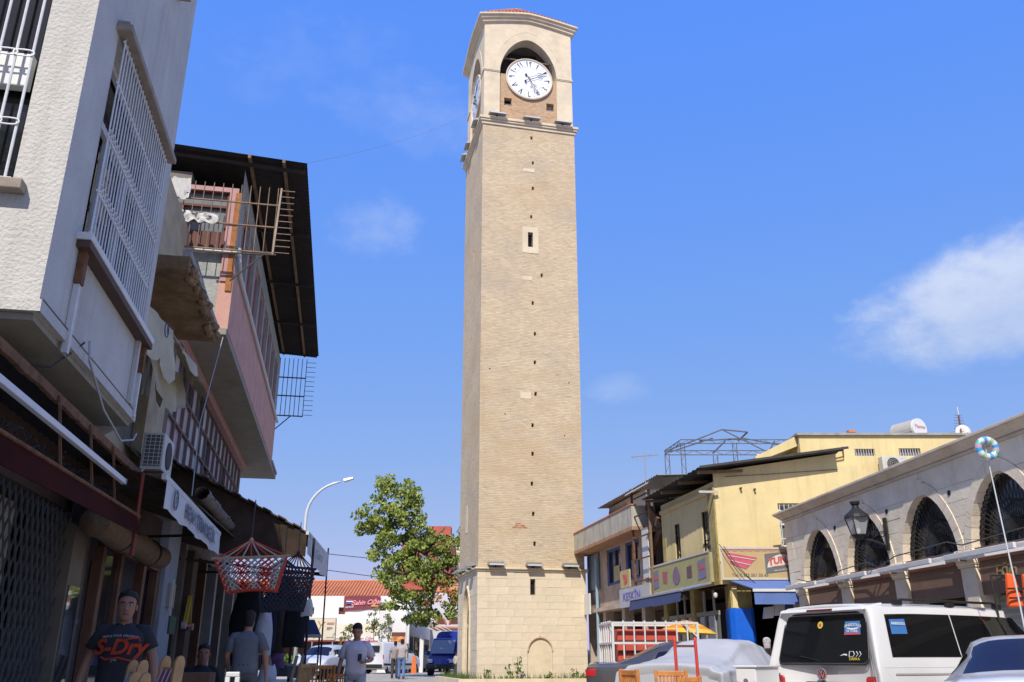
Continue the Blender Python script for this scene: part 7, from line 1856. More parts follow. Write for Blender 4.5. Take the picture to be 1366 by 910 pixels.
def wheels(T, az, org, xs, half, r):
    for y in xs:
        for sx in (-1, 1):
            b = MB(az, org); x0, x1 = sorted((sx * (half - .19), sx * (half + .005)))
            b.lathe((x0, y, r), [(r * .62, 0), (r * .93, .0), (r, .03), (r, x1 - x0 - .03), (r * .93, x1 - x0), (r * .62, x1 - x0)], 22, 'x')
            w = T.part('wheel', b, m_tyre, smooth=False)
            b = MB(az, org); xf = sx * (half + .008); b.lathe((xf - .01, y, r), [(r * .62, 0), (r * .6, .012), (r * .2, .02), (.02, .02)] if sx > 0 else [(.02, 0), (r * .2, 0), (r * .6, .008), (r * .62, .02)], 18, 'x'); T.part('rim', b, m_rim, w)
            b = MB(az, org); b.lathe((sx * (half + .001) - (.0 if sx > 0 else 0), y, r), [(r * 1.16, 0), (r * 1.16, .003), (r * .95, .003)], 24, 'x'); T.part('wheel_arch', b, m_blackp)
SEDAN = CarShape([(0.02, .02, .38, .80, .82, .66, .68, .55), (.0, .03, .26, .92, .98, .80, .83, .70), (.10, .14, .22, .96, 1.03, .84, .86, .72), (.62, .70, .2, .97, 1.06, .86, .87, .70), (1.25, 1.55, .2, .97, 1.40, .87, .87, .56), (2.1, 2.15, .2, .95, 1.44, .87, .87, .60), (2.85, 2.6, .2, .93, 1.40, .87, .87, .57), (3.35, 3.3, .2, .91, .98, .87, .86, .70), (3.95, 3.95, .2, .84, .90, .86, .84, .68), (4.38, 4.38, .24, .68, .74, .80, .78, .60), (4.5, 4.5, .34, .55, .58, .66, .64, .5)])
HATCH = CarShape([(0.02, .05, .4, .85, .88, .62, .64, .5), (.0, .12, .28, .98, 1.05, .78, .8, .66), (.15, .55, .22, 1.0, 1.40, .82, .84, .56), (1.1, 1.15, .2, .98, 1.48, .84, .85, .6), (2.1, 2.0, .2, .96, 1.46, .84, .85, .6), (2.75, 2.35, .2, .95, 1.40, .84, .85, .56), (3.2, 3.15, .2, .93, 1.0, .84, .84, .68), (3.6, 3.6, .22, .82, .88, .82, .8, .62), (3.8, 3.8, .34, .62, .66, .7, .68, .5)])
VAN = CarShape([(q[0], q[1], q[2] * .95, q[3] * .95, q[4] * .95, q[5], q[6], q[7]) for q in ((0.05, .22, .42, 1.10, 1.84, .80, .84, .66), (.0, .17, .30, 1.10, 1.90, .90, .935, .75), (.10, .24, .26, 1.12, 1.93, .935, .95, .79), (.9, .95, .24, 1.12, 1.955, .94, .955, .80), (2.0, 2.0, .24, 1.12, 1.96, .94, .955, .80), (3.1, 3.0, .24, 1.12, 1.95, .94, .955, .80), (3.85, 3.2, .24, 1.12, 1.90, .94, .95, .76), (4.3, 4.25, .24, 1.08, 1.14, .93, .93, .75), (4.72, 4.72, .27, .92, .97, .88, .87, .68), (4.88, 4.88, .38, .66, .70, .74, .72, .55))])
PANEL = CarShape([(0.03, .08, .42, 1.10, 1.78, .76, .78, .68), (.0, .06, .30, 1.1, 1.82, .84, .86, .76), (.3, .32, .24, 1.1, 1.84, .88, .89, .78), (1.8, 1.8, .24, 1.1, 1.84, .89, .9, .78), (2.6, 2.4, .24, 1.1, 1.8, .89, .9, .72), (3.35, 2.75, .24, 1.08, 1.72, .88, .89, .66), (3.7, 3.65, .24, 1.02, 1.08, .87, .87, .68), (4.1, 4.1, .28, .86, .9, .82, .8, .6), (4.25, 4.25, .4, .62, .66, .7, .68, .5)])
def rear_point(az, org): return lambda y, z, d: (y, .035 + .19 * max(0, (z - 1.1)) / .74 - d, z * .95)

# white passenger van
vaz = 60.0; vorg = Vector((4.62, 11.7, 0)) - (W(vaz, .95, 0)); vorg.z = 0
vn = Thing('passenger_van', 'large white passenger van parked with its rear window towards the viewer', 'van', vorg, vaz)
car_body(vn, VAN, vaz, vorg, m_paintw)
RP = rear_point(vaz, vorg)
def rear_poly(pts, d, depth=.01): return MB(vaz, vorg).prism([RP(y, z, d) for y, z in pts], (0, depth, 0))
def rounded(y0, y1, z0, z1, r, tap=0.0, n=4):
    o = []
    for (cy, cz, a0) in ((y1 - r, z0 + r, -90), (y1 - r, z1 - r, 0), (y0 + r, z1 - r, 90), (y0 + r, z0 + r, 180)):
        for k in range(n + 1):
            a = R(a0 + 90 * k / n); y, z = cy + r * math.cos(a), cz + r * math.sin(a); o.append((y * (1 - tap * (z - z0) / (z1 - z0)), z))
    return o
rw = vn.part('rear_window', rear_poly(rounded(-.75, .75, 1.15, 1.80, .07, .1), .012), m_cglass)
gk = rounded(-.77, .77, 1.13, 1.82, .08, .1); b = MB(vaz, vorg); b.tube([RP(y, z, .004) for y, z in gk + gk[:1]], .012, 6); vn.part('window_seal', b, m_blackp, rw)
b = MB(vaz, vorg); b.hexa([RP(-.74, 1.845, .13), RP(.74, 1.845, .13), RP(.74, 1.86, -.25), RP(-.74, 1.86, -.25), RP(-.72, 1.89, .11), RP(.72, 1.89, .11), RP(.74, 1.95, -.25), RP(-.74, 1.95, -.25)]); sp_ = vn.part('roof_spoiler', b, m_paintw, bevel=.02)
b = MB(vaz, vorg); b.hexa([RP(-.22, 1.853, .135), RP(.22, 1.853, .135), RP(.22, 1.853, .1), RP(-.22, 1.853, .1), RP(-.22, 1.88, .13), RP(.22, 1.88, .13), RP(.22, 1.88, .1), RP(-.22, 1.88, .1)]); vn.part('brake_light', b, M('brake_dark', (.10, .012, .012), .3, 0), sp_)
# badge: chrome ring with a V over a W
b = MB(vaz, vorg); b.tube([RP(.075 * math.cos(a), 1.0 + .075 * math.sin(a), .02) for a in [2 * math.pi * i / 24 for i in range(25)]], .010, 6); bd_ = vn.part('badge_ring', b, m_rim)
vn.part('badge_disc', rear_poly([(.07 * math.cos(a), 1.0 + .07 * math.sin(a)) for a in [2 * math.pi * i / 20 for i in range(20)]], .014, .008), m_tail, bd_)
b = MB(vaz, vorg)
for (p, q) in (((-.03, 1.055), (0, 1.005)), ((.03, 1.055), (0, 1.005)), ((-.055, 1.03), (-.025, .95)), ((-.025, .95), (0, .995)), ((0, .995), (.025, .95)), ((.025, .95), (.055, 1.03))): b.bar(RP(p[0], p[1], .026), RP(q[0], q[1], .026), .012, .008)
vn.part('badge_letters', b, m_rim, bd_)
vn.part('plate_recess', rear_poly(rounded(-.30, .30, .76, .90, .02), .006), m_blackp)
b = MB(vaz, vorg); b.bar(RP(0, .925, .01), RP(0, .90, .01), .02); vn.part('tailgate_catch', b, m_blackp)
for sx in (-1, 1):
    b = MB(vaz, vorg); P = rounded(.70, .945, .62, .98, .05) ; b.prism([(sx * y, (.03 if abs(y) < .86 else .03 + (abs(y) - .86) * 1.2) - .012, z) for y, z in [(u_, w_ * .95) for u_, w_ in P]], (0, .05, 0)); vn.part('tail_light', b, m_tail, bevel=.01)
b = MB(vaz, vorg); b.tube([RP(y, z, .006) for y, z in ((-.80, 1.12), (-.83, .66), (.83, .66), (.80, 1.12), (.70, 1.78))], .006, 5); vn.part('tailgate_gap', b, M('gap_dark', (.12, .12, .12), .8, 0))
b = MB(vaz, vorg); b.tube([RP(y, z, .02) for y, z in ((.0, 1.17), (-.1, 1.19), (-.38, 1.24))], .008, 5); vn.part('rear_wiper', b, m_blackp, rw)
# stickers
m_stb = M('sticker_blue', (.05, .17, .42), .5, .05); m_sty = M('sticker_yellow', (.55, .45, .06), .5, .1); m_stw = M('sticker_white', (.68, .68, .68), .5, 0); m_str = M('sticker_red', (.55, .06, .08), .5, 0)
def rear_text(body, size, y, z, mat, par, **k): 
    rgt = W(vaz, 1, 0); org_ = MB(vaz, vorg).w(RP(y, z, .022)); vn.part('sticker_text', text_mb(body, size, org_, rgt, (0, 0, 1), **k), mat, par)
st = vn.part('sticker', rear_poly([(.36, 1.52), (.62, 1.52), (.60, 1.70), (.36, 1.70)], .018, .004), m_stb)
rear_text('ANADOLU', .055, .49, 1.635, m_stw, st, arc=1.2); rear_text('34 TÜRK', .05, .49, 1.55, m_stw, st)
vn.part('sticker_band', rear_poly([(.36, 1.52), (.62, 1.52), (.62, 1.54), (.36, 1.54)], .022, .002), m_str, st)
vn.part('sticker_wave', rear_poly([(.40, 1.60), (.49, 1.585), (.58, 1.60), (.58, 1.615), (.49, 1.605), (.40, 1.615)], .022, .002), m_stw, st)
st = vn.part('sticker', rear_poly([(-.06 + .045 * math.cos(a), 1.665 + .05 * math.sin(a)) for a in [2 * math.pi * i / 16 for i in range(16)]], .018, .004), m_sty)
vn.part('sticker_mark', rear_poly([(-.06 + .02 * math.cos(a), 1.665 + .022 * math.sin(a)) for a in [2 * math.pi * i / 10 for i in range(10)]], .022, .002), m_str, st)
b = MB(vaz, vorg)
for (p, q) in (((.46, 1.30), (.52, 1.30)), ((.46, 1.23), (.52, 1.23)), ((.46, 1.23), (.46, 1.30)), ((.52, 1.30), (.545, 1.265)), ((.545, 1.265), (.52, 1.23)), ((.57, 1.30), (.6, 1.265)), ((.6, 1.265), (.57, 1.23)), ((.62, 1.30), (.65, 1.265)), ((.65, 1.265), (.62, 1.23))): b.bar(RP(*p, .02), RP(*q, .02), .007, .005)
vn.part('arrow_sticker', b, m_stw, rw)
rear_text('DAIWA', .05, .55, 1.185, m_sty, rw)
vn.part('fish_sticker', rear_poly([(.30, 1.24), (.37, 1.255), (.42, 1.245), (.42, 1.265), (.37, 1.27)], .018, .003), m_stw, rw)
# side glass on both flanks
for sd in (1, -1):
    w1 = patch(vn, VAN, vaz, vorg, 'side_window', m_cglass, 2.32, 3.72, 5.16, 6.12, sd, .006)
    w2 = patch(vn, VAN, vaz, vorg, 'side_window', m_cglass, 3.74, 5.05, 5.16, 6.12, sd, .006)
    w3 = patch(vn, VAN, vaz, vorg, 'front_door_window', m_cglass, 5.15, 6.02, 5.16, 6.1, sd, .006, s1b=5.85)
    patch(vn, VAN, vaz, vorg, 'window_trim', m_blackp, 5.05, 5.15, 5.18, 6.0, sd, .004)
    patch(vn, VAN, vaz, vorg, 'side_rubbing_strip', M('trim_line', (.35, .33, .30), .5, 0), 2.3, 5.8, 3.95, 4.02, sd, .008)
    patch(vn, VAN, vaz, vorg, 'belt_crease', M('paint_shade', (.5, .5, .49), .4, 0), 2.0, 5.8, 4.72, 4.75, sd, .003)
    for s_ in (3.73, 5.1): patch(vn, VAN, vaz, vorg, 'door_gap', M('gap_dark', (.12, .12, .12), .8, 0), s_ - .004, s_ + .004, 2.2, 5.2, sd, .003, ns=1)
    b = MB(vaz, vorg); b.tube([(sd * .74, .75, 1.857), (sd * .745, .85, 1.90), (sd * .75, 2.9, 1.905), (sd * .745, 3.05, 1.852)], .018, 6); rl = vn.part('roof_rail', b, m_blackp)
    for y in (.78, 1.9, 3.0): vn.part('rail_foot', MB(vaz, vorg).box(sd * .745 - .025, sd * .745 + .025, y - .08, y + .08, 1.83, 1.89), m_blackp, rl)
stp = [VAN.surf(t, v) for t, v in ((2.40, 5.62), (2.75, 5.62), (2.75, 5.92), (2.40, 5.92))]
b = MB(vaz, vorg); b.poly([(p.x + .012, p.y, p.z) for p in stp]); st = vn.part('sticker', b, m_stb)
c_ = sum(stp, Vector()) / 4
vn.part('sticker_text', text_mb('ANADOLU', .055, MB(vaz, vorg).w((c_.x + .022, c_.y, c_.z + .02)), W(vaz, 0, 1, 0), (W(vaz, -.28, 0, 1)).normalized()), m_stw, st)
patch(vn, VAN, vaz, vorg, 'windscreen', m_cglass, 6.12, 6.85, 7.1, 10, 0, .006)
wheels(vn, vaz, vorg, (.95, 3.95), .93, .33)
b = MB(vaz, vorg); b.box(-.9, .9, -.06, .06, .30, .58); vn.part('rear_bumper', b, m_paintw, bevel=.04)

# silver car at the lower right
saz = 27.0; sorg = Vector((4.75, 8.3, 0))
sc2 = Thing('silver_car', 'silver car cropped at the lower right corner, in front of the white van', 'car', sorg, saz)
S2 = CarShape([(a, b, c, d * .97, e * .955, f, g, h) for a, b, c, d, e, f, g, h in SEDAN.st])
car_body(sc2, S2, saz, sorg, m_paints)
patch(sc2, S2, saz, sorg, 'rear_window', m_blueglass, 3.08, 3.93, 6.9, 10, 0, .006)
patch(sc2, S2, saz, sorg, 'windscreen', m_cglass, 6.1, 6.9, 6.9, 10, 0, .006)
for sd in (1, -1):
    patch(sc2, S2, saz, sorg, 'side_window', m_cglass, 4.05, 5.0, 5.15, 5.95, sd); patch(sc2, S2, saz, sorg, 'side_window', m_cglass, 5.06, 6.3, 5.15, 5.95, sd, s1b=5.95)
    patch(sc2, S2, saz, sorg, 'tail_light', m_tail, 1.0, 2.0, 3.2, 4.6, sd, .006)
wheels(sc2, saz, sorg, (.85, 3.5), .84, .31)

# dark saloon by the tower
daz = 96.0; dorg = Vector((1.48, 18.6, .03)) - W(daz, .85, 0)
dk = Thing('dark_saloon', 'dark grey saloon car parked at the tower foot, red tail light showing', 'car', dorg, daz)
car_body(dk, SEDAN, daz, dorg, m_paintd)
patch(dk, SEDAN, daz, dorg, 'rear_window', M('hazy_glass', (.05, .055, .06), .08, 0), 3.05, 3.95, 6.9, 10, 0); patch(dk, SEDAN, daz, dorg, 'windscreen', m_cglass, 6.1, 6.9, 6.9, 10, 0)
for sd in (1, -1):
    patch(dk, SEDAN, daz, dorg, 'side_window', m_blueglass, 4.05, 5.0, 5.15, 5.95, sd); patch(dk, SEDAN, daz, dorg, 'side_window', m_blueglass, 5.06, 6.3, 5.15, 5.95, sd, s1b=5.95)
    patch(dk, SEDAN, daz, dorg, 'tail_light', m_tail, .8, 2.25, 3.75, 4.55, sd, .008)
    patch(dk, SEDAN, daz, dorg, 'chrome_strip', m_rim, 3.0, 7.0, 3.0, 3.12, sd, .008)
    patch(dk, SEDAN, daz, dorg, 'belt_strip', m_rim, 3.6, 6.9, 5.02, 5.1, sd, .008)
wheels(dk, daz, dorg, (.9, 3.55), .84, .31)
# car under a grey cover
caz = 35.0; corg = Vector((2.35, 14.0, .0))
cc = Thing('covered_car', 'parked car hidden under a wrinkled silver grey cover', 'car cover', corg, caz)
CSH = CarShape([(.0, .02, .06, .84, .92, .82, .80, .62), (-.05, .0, .05, .95, 1.05, .93, .88, .70), (.3, .34, .05, .99, 1.09, .95, .90, .70), (.8, .88, .05, 1.0, 1.18, .95, .90, .62), (1.35, 1.5, .05, 1.0, 1.41, .95, .90, .58), (2.1, 2.1, .05, 1.0, 1.44, .95, .90, .60), (2.7, 2.5, .05, .98, 1.38, .95, .90, .58), (3.3, 3.2, .05, .95, 1.06, .95, .89, .66), (3.9, 3.9, .05, .84, .92, .93, .86, .64), (4.25, 4.25, .05, .66, .74, .82, .76, .5)])
b = MB(caz, corg); rings = []; SUB = 9
for i in range((CSH.n - 1) * SUB + 1):
    t = i / SUB; row = []
    for side in (1, -1):
        for j in range(41):
            v = 1 + 9 * j / 40; v = v if side > 0 else 10 - 9 * j / 40
            if side < 0 and j == 0: continue
            p = CSH.surf(t, v); k = max(0, 1.2 - p.z)
            wv = .035 * k * math.sin(p.y * 9 + 2 * math.sin(p.y * 3)) + .008 * mnoise.noise((p.y * 2.2, v * .9, side)) + .020 * (1 - abs(mnoise.noise((p.y * 1.6 + p.z * 4.5, p.z * 2 - p.y * 2.6, side * 3)) * 2.2)) - .01
            n = Vector((p.x, 0, max(0, p.z - .6) * .9)); n = n.normalized() if n.length > 1e-6 else Vector((0, 0, 1))
            q = p + n * wv; row.append((q.x * side, q.y + .02 * mnoise.noise((p.z * 4, t, side)), q.z))
    rings.append(row)
b.grid(rings); b.poly(rings[0]); b.poly(list(reversed(rings[-1])))
cc.part('cover', b, M('grey_cover', (.40, .41, .43), .5, .06, 3, .25, 8), smooth=True)
for y in (.85, 3.3): cc.part('hem_strap', MB(caz, corg).tube([(-.97, y, .1), (-.97, y + .1, .02), (0, y + .1, .015), (.97, y + .1, .02), (.97, y, .1)], .012, 5), m_blackp)
# small white box cart between cover and van
bx = Thing('white_box_trailer', 'small white box trailer beside the rear of the white van', 'trailer', (3.28, 12.55, 0), 40)
xa = lambda: MB(40, (3.28, 12.55, 0))
bx.part('box', xa().box(-.3, .0, 0, .75, .32, 1.03), m_paintw, bevel=.02)
bx.part('lid', xa().box(-.32, .02, -.02, .77, 1.033, 1.06), m_paintw, bevel=.01)
for sx in (-1.0, -.05): bx.part('tail_light', xa().box(sx * .27 - .025, sx * .27 + .025, -.02, -.003, .55, .85), m_tail); bx.part('wheel', xa().lathe((sx * .36 - .04 + (.06 if sx > -.5 else 0), .4, .2), [(.05, 0), (.2, .0), (.2, .08), (.05, .08)], 16, 'x'), m_tyre)
bx.part('emblem', xa().lathe((-.15, -.012, .86), [(.035, 0), (.035, .01)], 12, 'y'), m_rim)
# railed trailer with red load
rt = Thing('railed_trailer', 'white railed trailer with a red load behind the dark saloon', 'trailer', (3.2, 21.3, .05), 84)
tx = lambda: MB(84, (2.25, 20.55, .05))
rt.part('bed', tx().box(-1.45, 0, 0, 2.0, .75, .85), m_paintw); 
for (x, y) in ((0, 0), (-1.45, 0), (0, 1.95), (-1.45, 1.95)): rt.part('corner_post', tx().bar((x, y, .85), (x, y, 1.87), .05), m_frame)
for z in (1.42, 1.85):
    rt.part('rail', tx().bar((0, 0, z), (0, 1.95, z), .045), m_frame); rt.part('rail', tx().bar((-1.45, 0, z), (-1.45, 1.95, z), .045), m_frame); rt.part('rail', tx().bar((-1.45, 0, z), (0, 0, z), .045), m_frame); rt.part('rail', tx().bar((-1.45, 1.95, z), (0, 1.95, z), .045), m_frame)
for k in range(1, 8): rt.part('bar', tx().bar((0, k * .245, .85), (0, k * .245, 1.9), .03), m_frame)
for k in range(1, 6): rt.part('bar', tx().bar((-1.45 + k * .24, 0, .85), (-1.45 + k * .24, 0, 1.9), .03), m_frame)
rt.part('brace', tx().bar((0, 1.95, 1.55), (0, 1.6, 1.88), .03), m_frame); rt.part('brace', tx().bar((-.4, 0, 1.88), (0, 0, 1.6), .03), m_frame)
for x in (-1.5, .05): rt.part('wheel', tx().lathe((x - .08, 1.0, .3), [(.1, 0), (.3, 0), (.3, .16), (.1, .16)], 18, 'x'), m_tyre)
ld = Thing('red_load', 'orange red packed goods standing inside the railed trailer', 'load', (3.0, 21.1, .9), 84)
for (x0, x1, y0, y1, h) in ((-1.3, -.2, .15, 1.55, 1.72), (-.9, -.3, 1.56, 1.8, 1.45)): ld.part('box', tx().box(x0, x1, y0, y1, .855, h), M('red_load', (.50, .075, .045), .6, .12, 4), bevel=.02)
for k in range(3): ld.part('strap', tx().box(-.19, -.185, .15, 1.55, 1.0 + k * .22, 1.05 + k * .22), m_brownpanel)
# yellow umbrella
um = Thing('market_umbrella', 'yellow and orange market umbrella behind the railed trailer', 'umbrella', (4.25, 22.3, .05))
b1, b2 = MB(), MB(); nseg = 16
for i in range(nseg):
    for j in range(5):
        def up(a, r): return (4.25 + r * math.cos(a) * .72, 22.3 + r * math.sin(a) * .72, 2.02 - .30 * (r ** 1.7) + .10 * (r * math.cos(a)) * -.3)
        a0, a1 = 2 * math.pi * i / nseg, 2 * math.pi * (i + 1) / nseg; r0, r1 = j / 5, (j + 1) / 5
        (b1 if j % 2 == 0 else b2).poly([up(a0, r0), up(a0, r1), up(a1, r1), up(a1, r0)])
um.part('canopy_band', b1, M('umbrella_yellow', (.62, .42, .05), .8, .08), smooth=True); um.part('canopy_band', b2, M('umbrella_orange', (.60, .22, .03), .8, .08), smooth=True)
um.part('pole', MB().cyl((4.25, 22.3, .05), (4.25, 22.3, 2.02), .02), m_frame)
st2 = Thing('bottle_stand', 'small stand with coloured bottles beside the covered car', 'stand', (4.55, 21.2, .05))
st2.part('table', MB().box(4.2, 5.0, 21.0, 21.5, .05, 1.12), m_shelf)
for i, (x, c, h) in enumerate(((4.3, (.6, .6, .58), .28), (4.47, (.25, .12, .4), .3), (4.58, (.6, .6, .58), .34), (4.7, (.6, .25, .04), .26), (4.82, (.2, .15, .45), .3), (4.93, (.12, .25, .5), .24))):
    single('bottle', MB().lathe((x, 21.1, 1.12), [(.045, 0), (.045, h * .65), (.018, h * .8), (.018, h)], 10), M('bottle_%d' % i, c, .3, 0), ['white bottle at the left end of the bottle stand', 'violet bottle second on the bottle stand', 'tall white bottle on the bottle stand', 'orange bottle on the bottle stand', 'purple bottle on the bottle stand', 'blue bottle at the right end of the bottle stand'][i], 'bottle', group='bottles on the stand')
# far traffic
def simple_car(name, label, cat, sh, az, org, paint, wx, half, wr, kind, grp=None):
    t = Thing(name, label, cat, org, az, grp); car_body(t, sh, az, org, paint, 3)
    n = sh.n
    if kind == 'hatch':
        patch(t, sh, az, org, 'windscreen', m_blueglass, 5.1, 5.92, 6.9, 10, 0); patch(t, sh, az, org, 'rear_window', m_cglass, 1.15, 1.95, 6.9, 10, 0)
        for sd in (1, -1):
            patch(t, sh, az, org, 'side_window', m_cglass, 2.2, 4.9, 5.15, 5.95, sd); patch(t, sh, az, org, 'head_light', m_head, 6.7, 7.6, 4.0, 5.0, sd, .01); patch(t, sh, az, org, 'tail_light', m_tail, .6, 1.4, 3.6, 4.9, sd, .01)
            t.part('mirror', MB(az, org).ball((sd * .92, 2.75, 1.0), (.09, .05, .07), 8, 6), paint)
        t.part('grille', MB(az, org).box(-.42, .42, 3.72, 3.815, .60, .70), m_blackp); t.part('number_plate', MB(az, org).box(-.26, .26, 3.8, 3.825, .42, .53), m_stw); t.part('lower_grille', MB(az, org).box(-.6, .6, 3.74, 3.8, .26, .38), m_blackp)
        t.part('badge', MB(az, org).lathe((0, 3.80, .68), [(.06, 0), (.06, .03)], 10, 'y'), m_rim)
    elif kind == 'panel':
        patch(t, sh, az, org, 'windscreen', m_cglass, 5.1, 5.92, 6.9, 10, 0)
        for sd in (1, -1):
            patch(t, sh, az, org, 'door_window', m_cglass, 4.0, 4.95, 5.2, 5.95, sd); patch(t, sh, az, org, 'tail_light', m_tail, .7, 1.3, 3.6, 5.0, sd, .01)
            patch(t, sh, az, org, 'side_trim', m_blackp, 1.5, 6, 2.5, 2.9, sd, .01)
            t.part('mirror', MB(az, org).ball((sd * 1.0, 3.3, 1.15), (.1, .06, .1), 8, 6), m_blackp)
        t.part('rear_window', MB(az, org).box(-.55, .55, -.005, .03, 1.25, 1.62), m_cglass); t.part('bumper', MB(az, org).box(-.82, .82, -.06, .06, .32, .55), m_blackp, bevel=.03)
    else:
        patch(t, sh, az, org, 'rear_window', m_cglass, 3.05, 3.95, 6.9, 10, 0); patch(t, sh, az, org, 'windscreen', m_cglass, 6.1, 6.9, 6.9, 10, 0)
        for sd in (1, -1): patch(t, sh, az, org, 'side_window', m_cglass, 4.05, 6.2, 5.15, 5.95, sd, s1b=5.95); patch(t, sh, az, org, 'tail_light', m_tail, .9, 2.1, 3.7, 4.7, sd, .01)
        t.part('number_plate', MB(az, org).box(-.26, .26, -.03, .0, .62, .73), m_stw)
    wheels(t, az, org, wx, half, wr); return t
simple_car('silver_hatchback', 'silver hatchback facing the viewer beyond the grills', 'car', HATCH, 192, Vector((-8.25, 44.8, .25)), m_paints, (.7, 3.1), .82, .29, 'hatch')
simple_car('panel_van', 'small white panel van parked behind the walking man in the pale shirt', 'van', PANEL, 28, Vector((-8.6, 56.8, FG)), m_paintw, (.75, 3.45), .87, .3, 'panel')
simple_car('white_saloon', 'white saloon seen from behind near the blue truck', 'car', SEDAN, 2, Vector((-5.85, 65, FG)), m_paintw, (.85, 3.5), .84, .3, 'sedan')
simple_car('minibus', 'white minibus nose showing past the right side of the tower', 'van', VAN, 95, Vector((-.6, 41.5, FG)), m_paintw, (.95, 3.95), .93, .33, 'panel')
# blue truck
taz = 196; torg = Vector((-2.75, 54.5, .25)); tr_ = Thing('blue_truck', 'blue light truck with covered load half hidden behind the tower', 'truck', torg, taz)
bt = lambda: MB(taz, torg)
tr_.part('cab', bt().hexa([(-.85, 2.6, .5), (.85, 2.6, .5), (.85, 4.1, .5), (-.85, 4.1, .5), (-.8, 2.6, 2.0), (.8, 2.6, 2.0), (.72, 3.4, 1.95), (-.72, 3.4, 1.95)]), m_paintb, bevel=.06)
tr_.part('windscreen', bt().hexa([(-.68, 3.93, 1.15), (.68, 3.93, 1.15), (.68, 3.96, 1.15), (-.68, 3.96, 1.15), (-.62, 3.50, 1.85), (.62, 3.50, 1.85), (.62, 3.53, 1.85), (-.62, 3.53, 1.85)]), M('sky_glass', (.20, .24, .34), .1, 0))
b = bt(); G_ = []
for i in range(15):
    a = math.pi * i / 14; G_.append([(.95 * math.copysign(abs(math.cos(a)) ** .35, math.cos(a)), .0 + 2.5 * v, .9 + 1.45 * math.sin(a) ** .4 + .03 * mnoise.noise((i, v * 4, 2))) for v in (0, .25, .5, .75, 1)])
b.grid(G_); b.poly([r[-1] for r in G_]); b.poly([r[0] for r in G_]); tr_.part('load_cover', b, M('blue_cover', (.012, .03, .30), .5, .15, 3))
tr_.part('bed', bt().box(-.95, .95, 0, 2.55, .55, .92), m_paintb); tr_.part('bumper', bt().box(-.85, .85, 4.0, 4.15, .35, .6), m_blackp, bevel=.03)
for sx in (-1, 1): tr_.part('head_light', bt().box(sx * .62 - .13, sx * .62 + .13, 4.05, 4.12, .68, .86), m_head); tr_.part('mirror', bt().box(sx * 1.05 - .1, sx * 1.05 + .1, 3.6, 3.66, 1.25, 1.6), m_blackp)
wheels(tr_, taz, torg, (.8, 3.4), .9, .32)
single('orange_barrier', MB().hexa([(-6.3, 58, FG), (-5.95, 58, FG), (-5.95, 58.2, FG), (-6.3, 58.2, FG), (-6.22, 58.05, 1.3), (-6.03, 58.05, 1.3), (-6.03, 58.15, 1.3), (-6.22, 58.15, 1.3)]), M('barrier_orange', (.60, .15, .03), .6, .1), 'orange plastic barrier post near the walking pair', 'barrier')

# ------------------------------------------------------------------ right foreground: hand truck, chairs, swim ring, vest
ht = Thing('hand_truck', 'red hand truck standing in front of the covered car', 'hand truck', (2.27, 12.0, 0))
m_red = M('hand_truck_red', (.52, .045, .03), .5, .1, 5)
for x in (2.13, 2.40): ht.part('upright', MB().tube([(x, 12.0, .1), (x, 12.04, .8), (x, 12.08, 1.37), (x, 12.10, 1.40)], .021, 8), m_red)
ht.part('cross_bar', MB().bar((2.13, 12.075, 1.30), (2.40, 12.075, 1.30), .02, .03), m_brownpanel)
for z in (.5, .9): ht.part('cross_bar', MB().bar((2.13, 12.03, z), (2.40, 12.03, z), .02, .03), m_red)
ht.part('toe_plate', MB().box(2.08, 2.45, 11.75, 12.0, .03, .05), m_red)
for x in (2.05, 2.48): ht.part('wheel', MB().lathe((x - .03, 12.12, .13), [(.03, 0), (.13, 0), (.13, .06), (.03, .06)], 16, 'x'), m_tyre)
slat_chair('slat_chair', 'varnished slat chair left of the red hand truck, turned side on', Vector((1.62, 11.1, 0)), 250, 1.03, .42)
slat_chair('slat_chair', 'varnished slat chair directly behind the red hand truck uprights', Vector((1.93, 11.45, 0)), 185, 1.02, .36)
slat_chair('slat_chair', 'varnished slat chair low between the hand truck legs', Vector((2.22, 11.6, 0)), 200, .95, .3)
# swim ring on a pole
rg_ = Thing('swim_ring', 'inflatable blue green swim ring hung on top of a thin pole', 'swim ring', (6.35, 11.4, 3.8))
cols = [(.05, .30, .60), (.60, .62, .64), (.10, .45, .35), (.55, .60, .66), (.08, .35, .62), (.50, .30, .42), (.30, .50, .28), (.58, .6, .62)]
C0 = Vector((6.33, 11.4, 3.78)); Rr, rr = .115, .045
for k in range(16):
    b = MB(); G_ = []
    for i in range(4):
        a = 2 * math.pi * (k + i / 3) / 16; G_.append([C0 + Vector(((Rr + rr * math.cos(q)) * math.cos(a), rr * math.sin(q), (Rr + rr * math.cos(q)) * math.sin(a))) for q in [2 * math.pi * j / 12 for j in range(13)]])
    b.grid(G_); rg_.part('ring_panel', b, M('ring_vinyl_%d' % (k * 3 % 8), cols[k * 3 % 8], .25, .1, 6, coat=.5), smooth=True)
pl_ = Thing('display_pole', 'thin pale pole carrying the swim ring above the parked van', 'pole', (6.5, 11.5, 0))
pl_.part('shaft', MB().tube([(6.42, 11.46, 0), (6.40, 11.46, 1.8), (6.335, 11.46, 3.95)], .014, 6, .007), m_lamp)
